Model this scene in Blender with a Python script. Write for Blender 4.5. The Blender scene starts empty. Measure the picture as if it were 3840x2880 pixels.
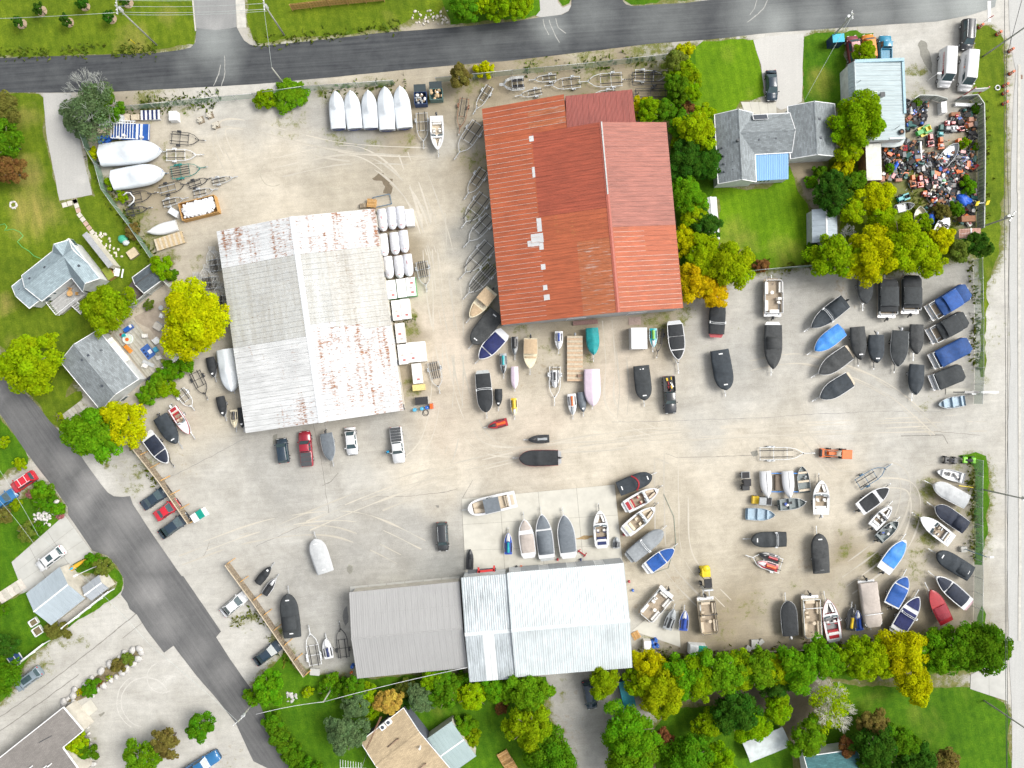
import bpy,bmesh,math,random
import numpy as np
from mathutils import Vector,Matrix,noise as mnoise
from mathutils.geometry import delaunay_2d_cdt
random.seed(7)
np.random.seed(7)
SC=bpy.context.scene
COL=SC.collection
R=math.radians
# camera, sky, sun, exposure
CAM_H=112.0
cam_data=bpy.data.cameras.new('camera')
cam_data.angle=2*math.atan(1920/22.3/CAM_H)
cam_data.clip_end=2000
cam=bpy.data.objects.new('camera',cam_data)
cam.location=(0,0,CAM_H)
COL.objects.link(cam)
SC.camera=cam
world=bpy.data.worlds.new('World')
SC.world=world
world.use_nodes=True
wn,wl=world.node_tree.nodes,world.node_tree.links
wn.clear()
sky=wn.new('ShaderNodeTexSky')
sky.sky_type='NISHITA'
sky.sun_disc=False
sky.sun_elevation=R(48)
sky.sun_rotation=R(75)
sky.air_density=1.0
sky.dust_density=4.0
sky.ozone_density=0.6
hsv=wn.new('ShaderNodeHueSaturation')
hsv.inputs['Saturation'].default_value=0.22
bg=wn.new('ShaderNodeBackground')
bg.inputs['Strength'].default_value=0.135
wo=wn.new('ShaderNodeOutputWorld')
wl.new(sky.outputs[0],hsv.inputs['Color'])
wl.new(hsv.outputs[0],bg.inputs['Color'])
wl.new(bg.outputs[0],wo.inputs['Surface'])
sun_data=bpy.data.lights.new('sun','SUN')
sun_data.energy=1.5
sun_data.angle=R(28)
sun_data.color=(1.0,0.955,0.89)
sun=bpy.data.objects.new('sun',sun_data)
sun.rotation_euler=(R(42),0,R(105))
sun.location=(60,16,90)
COL.objects.link(sun)
SC.view_settings.view_transform='Standard'
SC.view_settings.look='None'
SC.view_settings.exposure=0.78
SC.view_settings.gamma=1.0
SC.cycles.max_bounces=5
SC.cycles.diffuse_bounces=3
SC.cycles.transparent_max_bounces=6
try:
 SC.cycles.use_denoising=True
except Exception:
 pass
 # survey map: plan position of a surveyed point
PXM=22.3
def W(sx,sy,z=0.0):
 k=(1-z/CAM_H)/PXM
 return Vector(((sx-1920)*k,(1440-sy)*k,z))
def P(tile,x,y,z=0.0):
 """a point of survey sheet 'cr' (column, row) at height z"""
 return W(960*int(tile[0])+x/2.304,720*int(tile[1])+y/2.304,z)
ZM=2.304*PXM
# materials
MATS={}
def _nodes(name):
 m=bpy.data.materials.new(name)
 m.use_nodes=True
 nt=m.node_tree
 b=nt.nodes['Principled BSDF']
 return m,nt,b
def _mixcol(nt,mode,a,b,fac=None,facv=1.0):
 n=nt.nodes.new('ShaderNodeMix')
 n.data_type='RGBA'
 n.blend_type=mode
 n.inputs[0].default_value=facv
 if fac is not None:
  nt.links.new(fac,n.inputs[0])
 for s,v in((6,a),(7,b)):
  if isinstance(v,(tuple,list)):
   n.inputs[s].default_value=(*v[:3],1)
  else:
   nt.links.new(v,n.inputs[s])
 return n.outputs[2]
def _noise(nt,vec,scale,detail=4,rough=0.6,dist=0.0):
 n=nt.nodes.new('ShaderNodeTexNoise')
 n.inputs['Scale'].default_value=scale
 n.inputs['Detail'].default_value=detail
 n.inputs['Roughness'].default_value=rough
 n.inputs['Distortion'].default_value=dist
 if vec is not None:
  nt.links.new(vec,n.inputs['Vector'])
 return n.outputs['Fac']
def _ramp(nt,fac,p0,p1,c0=(0,0,0),c1=(1,1,1)):
 n=nt.nodes.new('ShaderNodeValToRGB')
 n.color_ramp.elements[0].position=p0
 n.color_ramp.elements[1].position=p1
 n.color_ramp.elements[0].color=(*c0,1)
 n.color_ramp.elements[1].color=(*c1,1)
 nt.links.new(fac,n.inputs['Fac'])
 return n.outputs['Color']
def _pos(nt):
 return nt.nodes.new('ShaderNodeNewGeometry').outputs['Position']
def _map(nt,vec,scale=(1,1,1),rot=(0,0,0)):
 n=nt.nodes.new('ShaderNodeMapping')
 n.vector_type='TEXTURE'
 n.inputs['Scale'].default_value=tuple(1/v for v in scale)
 n.inputs['Rotation'].default_value=rot
 nt.links.new(vec,n.inputs['Vector'])
 return n.outputs['Vector']
def _bump(nt,b,fac,strength=0.3,dist=0.02):
 n=nt.nodes.new('ShaderNodeBump')
 n.inputs['Strength'].default_value=strength
 n.inputs['Distance'].default_value=dist
 nt.links.new(fac,n.inputs['Height'])
 nt.links.new(n.outputs[0],b.inputs['Normal'])
def M(name,col,rough=0.6,metal=0.0,var=0.18,scale=3.0,dirt=0.0,spec=None,coat=0.0):
 """plain painted / moulded / woven surface with uneven tone and a little grime"""
 if name in MATS:
  return MATS[name]
 m,nt,b=_nodes(name)
 pos=_pos(nt)
 f=_noise(nt,pos,scale,5,0.62)
 lo=tuple(c*(1-var)for c in col)
 hi=tuple(min(1,c*(1+var))for c in col)
 c=_ramp(nt,f,0.28,0.72,lo,hi)
 if dirt>0:
  d=_noise(nt,pos,scale*0.45,6,0.7)
  dm=_ramp(nt,d,0.5,0.75)
  sc=nt.nodes.new('ShaderNodeMath')
  sc.operation='MULTIPLY'
  sc.inputs[1].default_value=dirt
  nt.links.new(dm,sc.inputs[0])
  c=_mixcol(nt,'MIX',c,(0.20,0.17,0.12),sc.outputs[0])
 nt.links.new(c,b.inputs['Base Color'])
 b.inputs['Roughness'].default_value=rough
 b.inputs['Metallic'].default_value=metal
 if spec is not None:
  b.inputs['Specular IOR Level'].default_value=spec
 if coat:
  b.inputs['Coat Weight'].default_value=coat
 MATS[name]=m
 return m
 # mesh builder and objects
class MB:
 def __init__(self):
  self.v,self.f,self.mi,self.sm=[],[],[],[]
  self.mats=[]
 def m(self,mat):
  if mat not in self.mats:
   self.mats.append(mat)
  return self.mats.index(mat)
 def add(self,verts,faces,mat,smooth=False):
  o=len(self.v)
  self.v.extend([tuple(p)for p in verts])
  k=self.m(mat)
  for f in faces:
   self.f.append(tuple(i+o for i in f))
   self.mi.append(k)
   self.sm.append(smooth)
  return self
 def box(self,c,s,mat,rz=0.0,tilt=None,taper=1.0):
  """box centred at c with size s, turned rz about z; top face scaled by taper"""
  hx,hy,hz=s[0]/2,s[1]/2,s[2]/2
  pts=[]
  for z,k in((-hz,1),(hz,taper)):
   for x,y in((-hx,-hy),(hx,-hy),(hx,hy),(-hx,hy)):
    pts.append(Vector((x*k,y*k,z)))
  mtx=Matrix.Rotation(rz,3,'Z')
  if tilt is not None:
   mtx=mtx@tilt
  pts=[mtx@p+Vector(c)for p in pts]
  return self.add(pts,[(0,3,2,1),(4,5,6,7),(0,1,5,4),(1,2,6,5),(2,3,7,6),(3,0,4,7)],mat)
 def bar(self,a,b,w,h,mat):
  """square-section bar from a to b"""
  a,b=Vector(a),Vector(b)
  d=b-a
  L=d.length
  if L<1e-5:
   return self
  d/=L
  up=Vector((0,0,1))if abs(d.z)<0.95 else Vector((1,0,0))
  s=d.cross(up).normalized()
  u=s.cross(d)
  pts=[]
  for p in(a,b):
   for i,j in((-1,-1),(1,-1),(1,1),(-1,1)):
    pts.append(p+s*(i*w/2)+u*(j*h/2))
  return self.add(pts,[(0,1,2,3),(7,6,5,4),(4,5,1,0),(5,6,2,1),(6,7,3,2),(7,4,0,3)],mat)
 def tube(self,pts,r,mat,n=6,r1=None):
  pts=[Vector(p)for p in pts]
  ring=[]
  N=len(pts)
  for i,p in enumerate(pts):
   d=(pts[min(i+1,N-1)]-pts[max(i-1,0)]).normalized()
   up=Vector((0,0,1))if abs(d.z)<0.9 else Vector((1,0,0))
   s=d.cross(up).normalized()
   u=s.cross(d)
   rr=r if r1 is None else r+(r1-r)*i/max(1,N-1)
   ring.append([p+(s*math.cos(2*math.pi*k/n)+u*math.sin(2*math.pi*k/n))*rr for k in range(n)])
  v=[q for rg in ring for q in rg]
  f=[]
  for i in range(N-1):
   for k in range(n):
    f.append((i*n+k,i*n+(k+1)%n,(i+1)*n+(k+1)%n,(i+1)*n+k))
  f.append(tuple(range(n-1,-1,-1)))
  f.append(tuple((N-1)*n+k for k in range(n)))
  return self.add(v,f,mat,True)
 def cyl(self,c,r,h,mat,n=14,axis='z',r1=None):
  c=Vector(c)
  ax={'x':Vector((1,0,0)),'y':Vector((0,1,0)),'z':Vector((0,0,1))}[axis]
  s=Vector((0,0,1))if axis!='z' else Vector((1,0,0))
  u=ax.cross(s)
  v=[]
  for t,rr in((-0.5,r),(0.5,r if r1 is None else r1)):
   for k in range(n):
    a=2*math.pi*k/n
    v.append(c+ax*(t*h)+(s*math.cos(a)+u*math.sin(a))*rr)
  f=[(k,(k+1)%n,n+(k+1)%n,n+k)for k in range(n)]
  self.add(v,f,mat,True)
  return self.add(v,[tuple(range(n-1,-1,-1)),tuple(range(n,2*n))],mat)
 def ring(self,c,R0,r,mat,n=16,k=6,axis='z'):
  c=Vector(c)
  v,f=[],[]
  for i in range(n):
   a=2*math.pi*i/n
   for j in range(k):
    b=2*math.pi*j/k
    x,y,z=(R0+r*math.cos(b))*math.cos(a),(R0+r*math.cos(b))*math.sin(a),r*math.sin(b)
    q={'z':Vector((x,y,z)),'y':Vector((x,z,y)),'x':Vector((z,x,y))}[axis]
    v.append(c+q)
    f.append((i*k+j,((i+1)%n)*k+j,((i+1)%n)*k+(j+1)%k,i*k+(j+1)%k))
  return self.add(v,f,mat,True)
 def ball(self,c,s,mat,n=10,k=7,jit=0.0,zmin=-1.0):
  c=Vector(c)
  v,f=[],[]
  for i in range(k+1):
   ph=math.pi*i/k-math.pi/2
   for j in range(n):
    a=2*math.pi*j/n
    p=Vector((math.cos(ph)*math.cos(a),math.cos(ph)*math.sin(a),max(zmin,math.sin(ph))))
    if jit:
     p*=1+jit*(mnoise.noise(p*2.3+c))
    v.append(c+Vector((p.x*s[0],p.y*s[1],p.z*s[2])))
  for i in range(k):
   for j in range(n):
    f.append((i*n+j,i*n+(j+1)%n,(i+1)*n+(j+1)%n,(i+1)*n+j))
  return self.add(v,f,mat,True)
 def prism(self,poly,z0,z1,mat,inset=0.0,smooth=False):
  """upright prism over a plan polygon; top edge pulled in by inset"""
  n=len(poly)
  cx,cy=sum(p[0]for p in poly)/n,sum(p[1]for p in poly)/n
  v=[(p[0],p[1],z0)for p in poly]
  if inset:
   for p in poly:
    d=math.hypot(p[0]-cx,p[1]-cy)or 1
    v.append((p[0]-(p[0]-cx)/d*inset,p[1]-(p[1]-cy)/d*inset,z1))
  else:
   v+=[(p[0],p[1],z1)for p in poly]
  self.add(v,[(i,(i+1)%n,n+(i+1)%n,n+i)for i in range(n)],mat,smooth)
  return self.add(v,[tuple(range(n-1,-1,-1)),tuple(range(n,2*n))],mat)
 def loft(self,rings,mat,closed=True,caps=True,smooth=True):
  n=len(rings[0])
  v=[p for r in rings for p in r]
  f=[]
  for i in range(len(rings)-1):
   for k in range(n if closed else n-1):
    f.append((i*n+k,i*n+(k+1)%n,(i+1)*n+(k+1)%n,(i+1)*n+k))
  self.add(v,f,mat,smooth)
  if caps and closed:
   o=(len(rings)-1)*n
   self.add(v,[tuple(range(n-1,-1,-1)),tuple(o+k for k in range(n))],mat)
  return self
 def quad(self,a,b,c,d,mat):
  return self.add([a,b,c,d],[(0,1,2,3)],mat)
 def plate(self,pts,t,mat):
  """a flat or folded plate: polygon pts with thickness t downwards"""
  n=len(pts)
  v=[Vector(p)for p in pts]+[Vector(p)-Vector((0,0,t))for p in pts]
  f=[tuple(range(n)),tuple(range(2*n-1,n-1,-1))]
  f+=[(i,n+i,n+(i+1)%n,(i+1)%n)for i in range(n)]
  return self.add(v,f,mat)
 def mesh(self,name):
  me=bpy.data.meshes.new(name)
  me.from_pydata(self.v,[],self.f)
  for mt in self.mats:
   me.materials.append(mt)
  me.polygons.foreach_set('material_index',self.mi)
  me.polygons.foreach_set('use_smooth',self.sm)
  me.update()
  return me
 def build(self,name,parent=None,label=None):
  o=bpy.data.objects.new(name,self.mesh(name))
  COL.objects.link(o)
  if parent is not None:
   o.parent=parent
  if label:
   o['label']=label
  return o
LABELS={}
def tag(o,label,cat,group=None):
 o['label']=label
 o['category']=cat
 if group:
  o['group']=group
 LABELS.setdefault(label,[]).append(o.name)
 return o
def thing(name,label,cat,loc=(0,0,0),rz=0.0,group=None):
 o=bpy.data.objects.new(name,None)
 o.empty_display_size=0.3
 COL.objects.link(o)
 o.location=loc
 o.rotation_euler=(0,0,rz)
 return tag(o,label,cat,group)
def place(name,me,parent,loc=(0,0,0),rot=(0,0,0),scale=(1,1,1)):
 o=bpy.data.objects.new(name,me)
 COL.objects.link(o)
 o.parent=parent
 o.location=loc
 o.rotation_euler=rot
 o.scale=scale
 return o
def copy_tree(o,parent=None):
 c=o.copy()
 COL.objects.link(c)
 c.parent=parent
 for ch in list(o.children):
  copy_tree(ch,c)
 return c
def span(tile,a,b,z=0.0):
 """centre, heading and length of the line from sheet point a to b at height z"""
 p,q=P(tile,*a,z),P(tile,*b,z)
 d=q-p
 c=(p+q)/2
 c.z=0
 return c,math.atan2(d.y,d.x),d.length
def jag(pts,step=1.2,amp=0.22,closed=True):
 """plan polyline cut into short pieces with an uneven edge"""
 out=[]
 n=len(pts)
 for i in range(n if closed else n-1):
  a,b=Vector(pts[i]).to_2d(),Vector(pts[(i+1)%n]).to_2d()
  d=b-a
  L=d.length
  k=max(1,int(L/step))
  nrm=Vector((-d.y,d.x))/(L or 1)
  for j in range(k):
   q=a+d*(j/k)
   w=amp*(mnoise.noise(Vector((q.x*0.35,q.y*0.35,3.1)))+0.7*mnoise.noise(Vector((q.x*1.3,q.y*1.3,8.7))))
   if j==0 and amp<0.1:
    w=0
   out.append(q+nrm*w)
 if not closed:
  out.append(Vector(pts[-1]).to_2d())
 return out
def face_up(bm):
 for f in bm.faces:
  f.normal_update()
  if f.normal.z<0:
   f.normal_flip()
def sheet(name,pts,z,mat,step=1.2,amp=0.2,kind='structure',parent=None):
 """a thin ground sheet over a plan outline"""
 edge=jag(pts,step,amp)
 n=len(edge)
 v,_,f=delaunay_2d_cdt([Vector((p.x,p.y))for p in edge],[],[list(range(n))],1,1e-5)[:3]
 me=bpy.data.meshes.new(name)
 me.from_pydata([(p.x,p.y,z)for p in v],[],[t if(v[t[1]]-v[t[0]]).cross(v[t[2]]-v[t[0]])>0 else t[::-1]for t in f])
 me.materials.append(mat)
 o=bpy.data.objects.new(name,me)
 COL.objects.link(o)
 if kind:
  o['kind']=kind
 if parent is not None:
  o.parent=parent
 return o
def pts(*groups):
 """outline from (sheet, (x, y), (x, y) ...) groups"""
 out=[]
 for g in groups:
  out+=[P(g[0],x,y)for x,y in g[1:]]
 return out
 # ground
def discs_fn(discs):
 """soft field over the plan: list of (sheet, x, y, radius in sheet units, strength)"""
 cs=[(P(d[0],d[1],d[2]),d[3]/ZM,d[4])for d in discs]
 def fn(x,y):
  v=np.zeros_like(x,dtype=float)
  for c,r,s in cs:
   q=((x-c.x)**2+(y-c.y)**2)/(r*r)
   v=np.maximum(v,s*np.exp(-q*1.2))
  return v
 return fn
GC={'T':(.45,.41,.335),'t':(.53,.485,.405),'G':(.355,.35,.33),'g':(.43,.42,.39),'B':(.285,.24,.165),
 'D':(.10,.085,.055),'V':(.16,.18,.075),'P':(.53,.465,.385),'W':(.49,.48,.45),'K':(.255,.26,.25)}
GROUND_TONES=[
 ('00',1250,1250,'T'),('00',1700,1300,'T'),('00',2050,1050,'g'),('00',2000,1400,'t'),('00',1300,1600,'B'),('00',1000,1100,'B'),
 ('00',450,900,'g'),('00',600,1400,'g'),('00',1850,780,'W'),('10',100,720,'W'),('10',900,690,'T'),('10',1500,640,'T'),
 ('10',450,1050,'G'),('10',250,1300,'t'),('10',800,1500,'T'),('10',1400,1500,'T'),('10',800,1160,'K'),('10',1250,1150,'B'),
 ('10',1300,850,'B'),('10',1650,1250,'g'),('10',1850,1400,'B'),('10',1900,720,'B'),('10',1600,780,'B'),('20',600,440,'T'),('20',1300,420,'g'),
 ('20',400,580,'B'),('20',1000,560,'B'),('20',700,780,'B'),('20',1150,800,'B'),
 ('11',300,80,'t'),('11',1500,300,'t'),('11',1550,900,'t'),('11',1700,1300,'P'),('11',1350,500,'B'),('11',1300,1200,'B'),
 ('11',1900,500,'K'),('11',1950,850,'K'),('11',1300,1600,'B'),('11',1750,1550,'P'),
 ('21',200,1300,'T'),('21',550,1150,'B'),('21',300,1550,'T'),('21',900,1250,'P'),('21',900,1600,'P'),('21',1250,1150,'B'),
 ('21',1650,1250,'g'),('21',2000,1100,'g'),('21',2000,1500,'G'),('31',200,850,'G'),('31',650,950,'g'),('31',300,1300,'g'),
 ('31',1500,800,'G'),('31',1600,620,'G'),('31',1000,1550,'g'),('31',1900,1100,'W'),('31',2000,700,'W'),('31',2080,1500,'W'),
 ('12',1500,620,'t'),('11',1600,700,'t'),('22',600,420,'t'),('22',1300,450,'t'),('22',1900,480,'t'),('32',300,550,'t'),('12',1300,700,'t'),('22',1500,850,'t'),('11',1620,1150,'P'),('12',1600,450,'P'),('12',1700,800,'t'),('12',900,800,'g'),('12',300,900,'G'),('12',700,1100,'g'),('12',200,1300,'g'),
 ('12',900,1400,'G'),('12',1400,1300,'G'),('12',1600,1550,'K'),('12',500,1600,'G'),('12',100,600,'G'),('12',1100,330,'G'),('12',1700,1150,'g'),
 ('02',1900,800,'g'),('02',1650,1350,'g'),('02',1800,300,'T'),('02',1450,500,'T'),('02',950,780,'W'),('02',1150,700,'g'),('02',1400,1250,'g'),
 ('22',300,350,'P'),('22',900,500,'t'),('22',1600,350,'g'),('22',1300,650,'t'),('22',700,700,'t'),('22',1900,100,'g'),('22',1450,1000,'T'),
 ('22',1000,1100,'B'),('22',1100,1250,'B'),('22',1700,1250,'T'),('22',1700,900,'t'),('22',1600,1550,'T'),('22',1250,1600,'T'),
 ('32',500,350,'W'),('32',1200,350,'g'),('32',1700,400,'g'),('32',600,750,'t'),('32',1100,800,'g'),('32',700,1150,'t'),('32',1150,1000,'g'),
 ('32',1500,1000,'B'),('32',250,1400,'T'),('32',650,1500,'B'),('32',1300,1500,'T'),('32',1650,1350,'T'),('32',2000,900,'W'),('32',1980,1500,'W'),
 ('23',1100,100,'T'),('23',1500,100,'T'),('23',1700,350,'B'),('23',2000,250,'B'),('23',1900,550,'B'),('23',1350,650,'B'),('23',1150,560,'g'),
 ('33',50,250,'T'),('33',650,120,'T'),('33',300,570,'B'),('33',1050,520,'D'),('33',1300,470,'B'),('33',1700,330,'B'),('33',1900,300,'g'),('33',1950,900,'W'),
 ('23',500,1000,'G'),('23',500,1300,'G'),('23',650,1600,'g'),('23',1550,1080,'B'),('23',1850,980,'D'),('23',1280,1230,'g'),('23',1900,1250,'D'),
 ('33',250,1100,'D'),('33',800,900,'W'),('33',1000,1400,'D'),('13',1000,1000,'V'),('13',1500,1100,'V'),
 ('03',700,500,'W'),('03',300,1100,'g'),('03',1100,450,'g'),('03',1300,1000,'W'),('03',1500,850,'W'),('03',1200,1350,'g'),('03',900,1450,'g'),
 ('03',1800,1450,'W'),('03',2050,650,'W'),('03',2100,480,'W'),('02',500,1350,'g'),('13',60,700,'W'),('13',400,300,'G'),('13',700,700,'G'),('13',600,150,'G'),
 ('30',150,450,'W'),('30',1250,350,'W'),('30',1400,650,'g'),('30',1450,1000,'g'),('30',1300,1350,'B'),('30',1700,1250,'B'),('30',1100,1550,'V'),('31',1300,50,'V'),
 ('31',1500,200,'V'),('30',2100,1000,'W'),('30',2000,250,'W'),('20',1850,330,'W'),('01',300,600,'V'),('01',1250,1150,'P'),('30',300,1450,'B'),
 ]
WEEDS=[('00',1000,1400,130,.9),('00',1500,1330,170,.55),('00',1600,930,160,.6),('00',1300,880,260,.9),('00',1250,1500,200,.6),('01',1150,250,200,.9),('01',1300,420,160,.8),
 ('01',1500,330,180,.4),('01',1700,620,150,.55),('01',1400,620,130,.9),('10',250,1080,150,.55),('10',650,1170,190,.6),('10',950,1180,190,.55),('10',1250,1180,180,.6),
 ('10',550,820,150,.9),('10',1100,760,160,.6),('10',300,720,180,.5),('10',1150,690,120,.5),('10',1850,720,250,.65),('10',1880,1380,200,.6),('10',1550,860,100,.8),
 ('20',200,560,260,.65),('20',700,560,300,.7),('20',1150,520,260,.8),('20',600,790,300,.55),('20',1280,400,160,.9),('20',1050,430,120,.4),
 ('11',1330,1200,120,.9),('11',1350,1060,70,.9),('11',1180,1120,40,.9),('11',1330,300,100,.4),('11',1900,250,180,.6),('11',1980,650,180,.6),('11',2050,930,150,.7),('11',1290,1600,110,.8),
 ('12',1330,80,90,.9),('12',810,1600,30,.9),('21',150,1180,200,.6),('21',350,1400,260,.4),('21',620,1450,200,.55),('21',1250,1090,260,.7),('21',1500,1080,160,.7),
 ('21',1900,1200,90,.35),('21',1600,1350,200,.25),('31',400,1250,110,.3),('31',1800,620,90,.6),('31',1780,1550,160,.5),('31',1950,600,250,.5),('31',1950,1250,250,.4),
 ('02',1250,700,130,.75),('02',1100,800,200,.35),('02',1200,880,120,.6),('02',1000,640,160,.5),('02',930,640,60,.9),('02',1500,600,180,.4),('02',1350,700,160,.5),
 ('32',1400,950,170,.85),('32',1350,1200,160,.9),('32',1400,1390,180,.9),('32',1680,1100,120,.55),('32',900,1530,130,.9),('32',620,1480,130,.75),('32',700,1330,160,.4),
 ('32',610,1300,60,.6),('32',1640,640,130,.6),('32',1450,180,130,.5),('32',1250,1550,200,.6),('33',1650,150,200,.35),('33',600,100,200,.4),('33',280,130,120,.5),
 ('23',2050,260,260,.5),('23',1850,500,240,.45),('23',1700,580,150,.4),('23',1250,660,160,.6),('23',450,1060,60,.6),('22',1050,1330,120,.3),
 ('03',650,560,160,.6),('03',350,740,170,.7),('03',60,1000,130,.9),('03',2050,400,120,.7),('03',2150,330,80,.8),('13',130,460,120,.9),('13',230,720,150,.9),
 ('03',1700,1600,130,.4),('03',820,1400,90,.5),('03',2000,1590,180,.4),('02',1420,720,180,.35),('30',1200,600,60,.9),('30',1330,650,90,.9),('30',1320,900,120,.6),
 ('30',1180,1350,250,.6),('30',1450,1350,180,.4),('30',1700,1250,150,.6),('31',1300,90,280,.95),('31',1600,150,220,.8),('30',1220,1560,160,.95),('30',1700,950,160,.7),
 ('32',1960,830,60,.5),('32',1960,950,50,.5),('31',1930,500,120,.7),('00',600,1350,110,.35),('00',530,1450,90,.5),('30',230,880,60,.6),('23',470,930,60,.5)]
BROWN=[('23',350,1340,260,.8),('23',560,1070,120,.5),('21',300,1560,180,.5),('21',60,1600,160,.4),('12',1600,480,200,.3),('31',640,850,90,.7),('31',730,950,90,.5),
 ('33',500,590,350,.7),('33',1100,540,220,.9),('33',1200,460,200,.7),('23',1600,1050,330,.7),('32',330,1450,200,.5),('22',980,1180,150,.7),('22',1040,1420,150,.6),
 ('03',1900,1560,260,.5),('02',1530,690,170,.4),('23',1050,250,120,.5),('23',1450,120,200,.5),('11',1350,1500,120,.4),('22',1180,1000,120,.5)]
gw,gh,gs=240.0,190.0,0.5
nx,ny=int(gw/gs)+1,int(gh/gs)+1
gx,gy=np.meshgrid(np.linspace(-gw/2,gw/2,nx),np.linspace(-gh/2,gh/2,ny))
gx,gy=gx.ravel(),gy.ravel()
num=np.zeros((nx*ny,3))
den=np.zeros(nx*ny)
wx,wy=gx.copy(),gy.copy()
for k in range(nx*ny):
 q=Vector((gx[k]*.13,gy[k]*.13,0.0))
 q2=q*4.1
 wx[k]+=3.0*mnoise.noise(q)+1.1*mnoise.noise(q2)
 wy[k]+=3.0*mnoise.noise(q+Vector((31,7,2)))+1.1*mnoise.noise(q2+Vector((3,17,9)))
for t in GROUND_TONES:
 p=P(t[0],t[1],t[2])
 w=1.0/(((wx-p.x)**2+(wy-p.y)**2)/9.0+0.9)**1.6
 num+=w[:,None]*np.array(GC[t[3]])
 den+=w
gcol=num/den[:,None]
gveg=discs_fn(WEEDS)(wx,wy)
gbrn=discs_fn(BROWN)(wx,wy)*.8
me=bpy.data.meshes.new('gravel_ground')
co=np.stack([gx,gy,np.zeros_like(gx)],1)
ii=np.arange(nx*ny).reshape(ny,nx)
quads=np.stack([ii[:-1,:-1],ii[:-1,1:],ii[1:,1:],ii[1:,:-1]],-1).reshape(-1,4)
me.vertices.add(nx*ny)
me.vertices.foreach_set('co',co.ravel())
me.loops.add(quads.size)
me.loops.foreach_set('vertex_index',quads.ravel())
me.polygons.add(len(quads))
me.polygons.foreach_set('loop_start',np.arange(0,quads.size,4))
me.update()
a=me.color_attributes.new('tone','FLOAT_COLOR','POINT')
a.data.foreach_set('color',np.concatenate([gcol,np.ones((nx*ny,1))],1).ravel())
for nm,arr in(('weeds',gveg),('brown',gbrn)):
 a=me.attributes.new(nm,'FLOAT','POINT')
 a.data.foreach_set('value',arr.astype(np.float32))
me.validate()
def _attr(nt,name,colour=False):
 n=nt.nodes.new('ShaderNodeAttribute')
 n.attribute_name=name
 return n.outputs['Color' if colour else 'Fac']
def _math(nt,op,a,b,clamp=False):
 n=nt.nodes.new('ShaderNodeMath')
 n.operation=op
 n.use_clamp=clamp
 for i,v in enumerate((a,b)):
  if isinstance(v,(int,float)):
   n.inputs[i].default_value=v
  else:
   nt.links.new(v,n.inputs[i])
 return n.outputs[0]
def ground_material():
 m,nt,b=_nodes('gravel')
 pos=_pos(nt)
 c=_attr(nt,'tone',True)
 n1=_noise(nt,pos,0.16,6,0.62,0.6)
 n2=_noise(nt,pos,0.9,6,0.7)
 n3=_noise(nt,pos,5.5,3,0.7)
 st=_noise(nt,_map(nt,pos,(0.12,1.6,1),(0,0,R(5))),1.0,4,0.6,0.8)
 c=_mixcol(nt,'MULTIPLY',c,_ramp(nt,n1,0.3,0.7,(.80,.79,.77),(1.10,1.10,1.10)))
 c=_mixcol(nt,'MULTIPLY',c,_ramp(nt,n2,0.25,0.75,(.86,.86,.86),(1.10,1.10,1.09)))
 c=_mixcol(nt,'MULTIPLY',c,_ramp(nt,n3,0.2,0.8,(.80,.80,.79),(1.16,1.16,1.16)))
 c=_mixcol(nt,'MULTIPLY',c,_ramp(nt,st,0.35,0.7,(.94,.94,.94),(1.05,1.05,1.05)))
 bn=_math(nt,'ADD',_attr(nt,'brown'),_math(nt,'MULTIPLY',_math(nt,'SUBTRACT',n2,0.5),2.2))
 c=_mixcol(nt,'MIX',c,_ramp(nt,n3,.3,.7,(.15,.105,.06),(.27,.20,.12)),_ramp(nt,bn,0.36,1.0))
 vn=_math(nt,'ADD',_attr(nt,'weeds'),_math(nt,'ADD',_math(nt,'MULTIPLY',_math(nt,'SUBTRACT',n2,0.5),2.0),
 _math(nt,'MULTIPLY',_math(nt,'SUBTRACT',n3,0.5),1.1)))
 gcol_=_ramp(nt,_noise(nt,pos,1.7,4,.7),.35,.7,(.105,.13,.028),(.20,.185,.07))
 c=_mixcol(nt,'MIX',c,gcol_,_ramp(nt,vn,0.44,0.84))
 nt.links.new(c,b.inputs['Base Color'])
 b.inputs['Roughness'].default_value=0.95
 b.inputs['Specular IOR Level'].default_value=0.15
 _bump(nt,b,n3,0.35,0.03)
 return m
me.materials.append(ground_material())
g_ob=bpy.data.objects.new('gravel_ground',me)
COL.objects.link(g_ob)
g_ob['kind']='structure'
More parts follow.
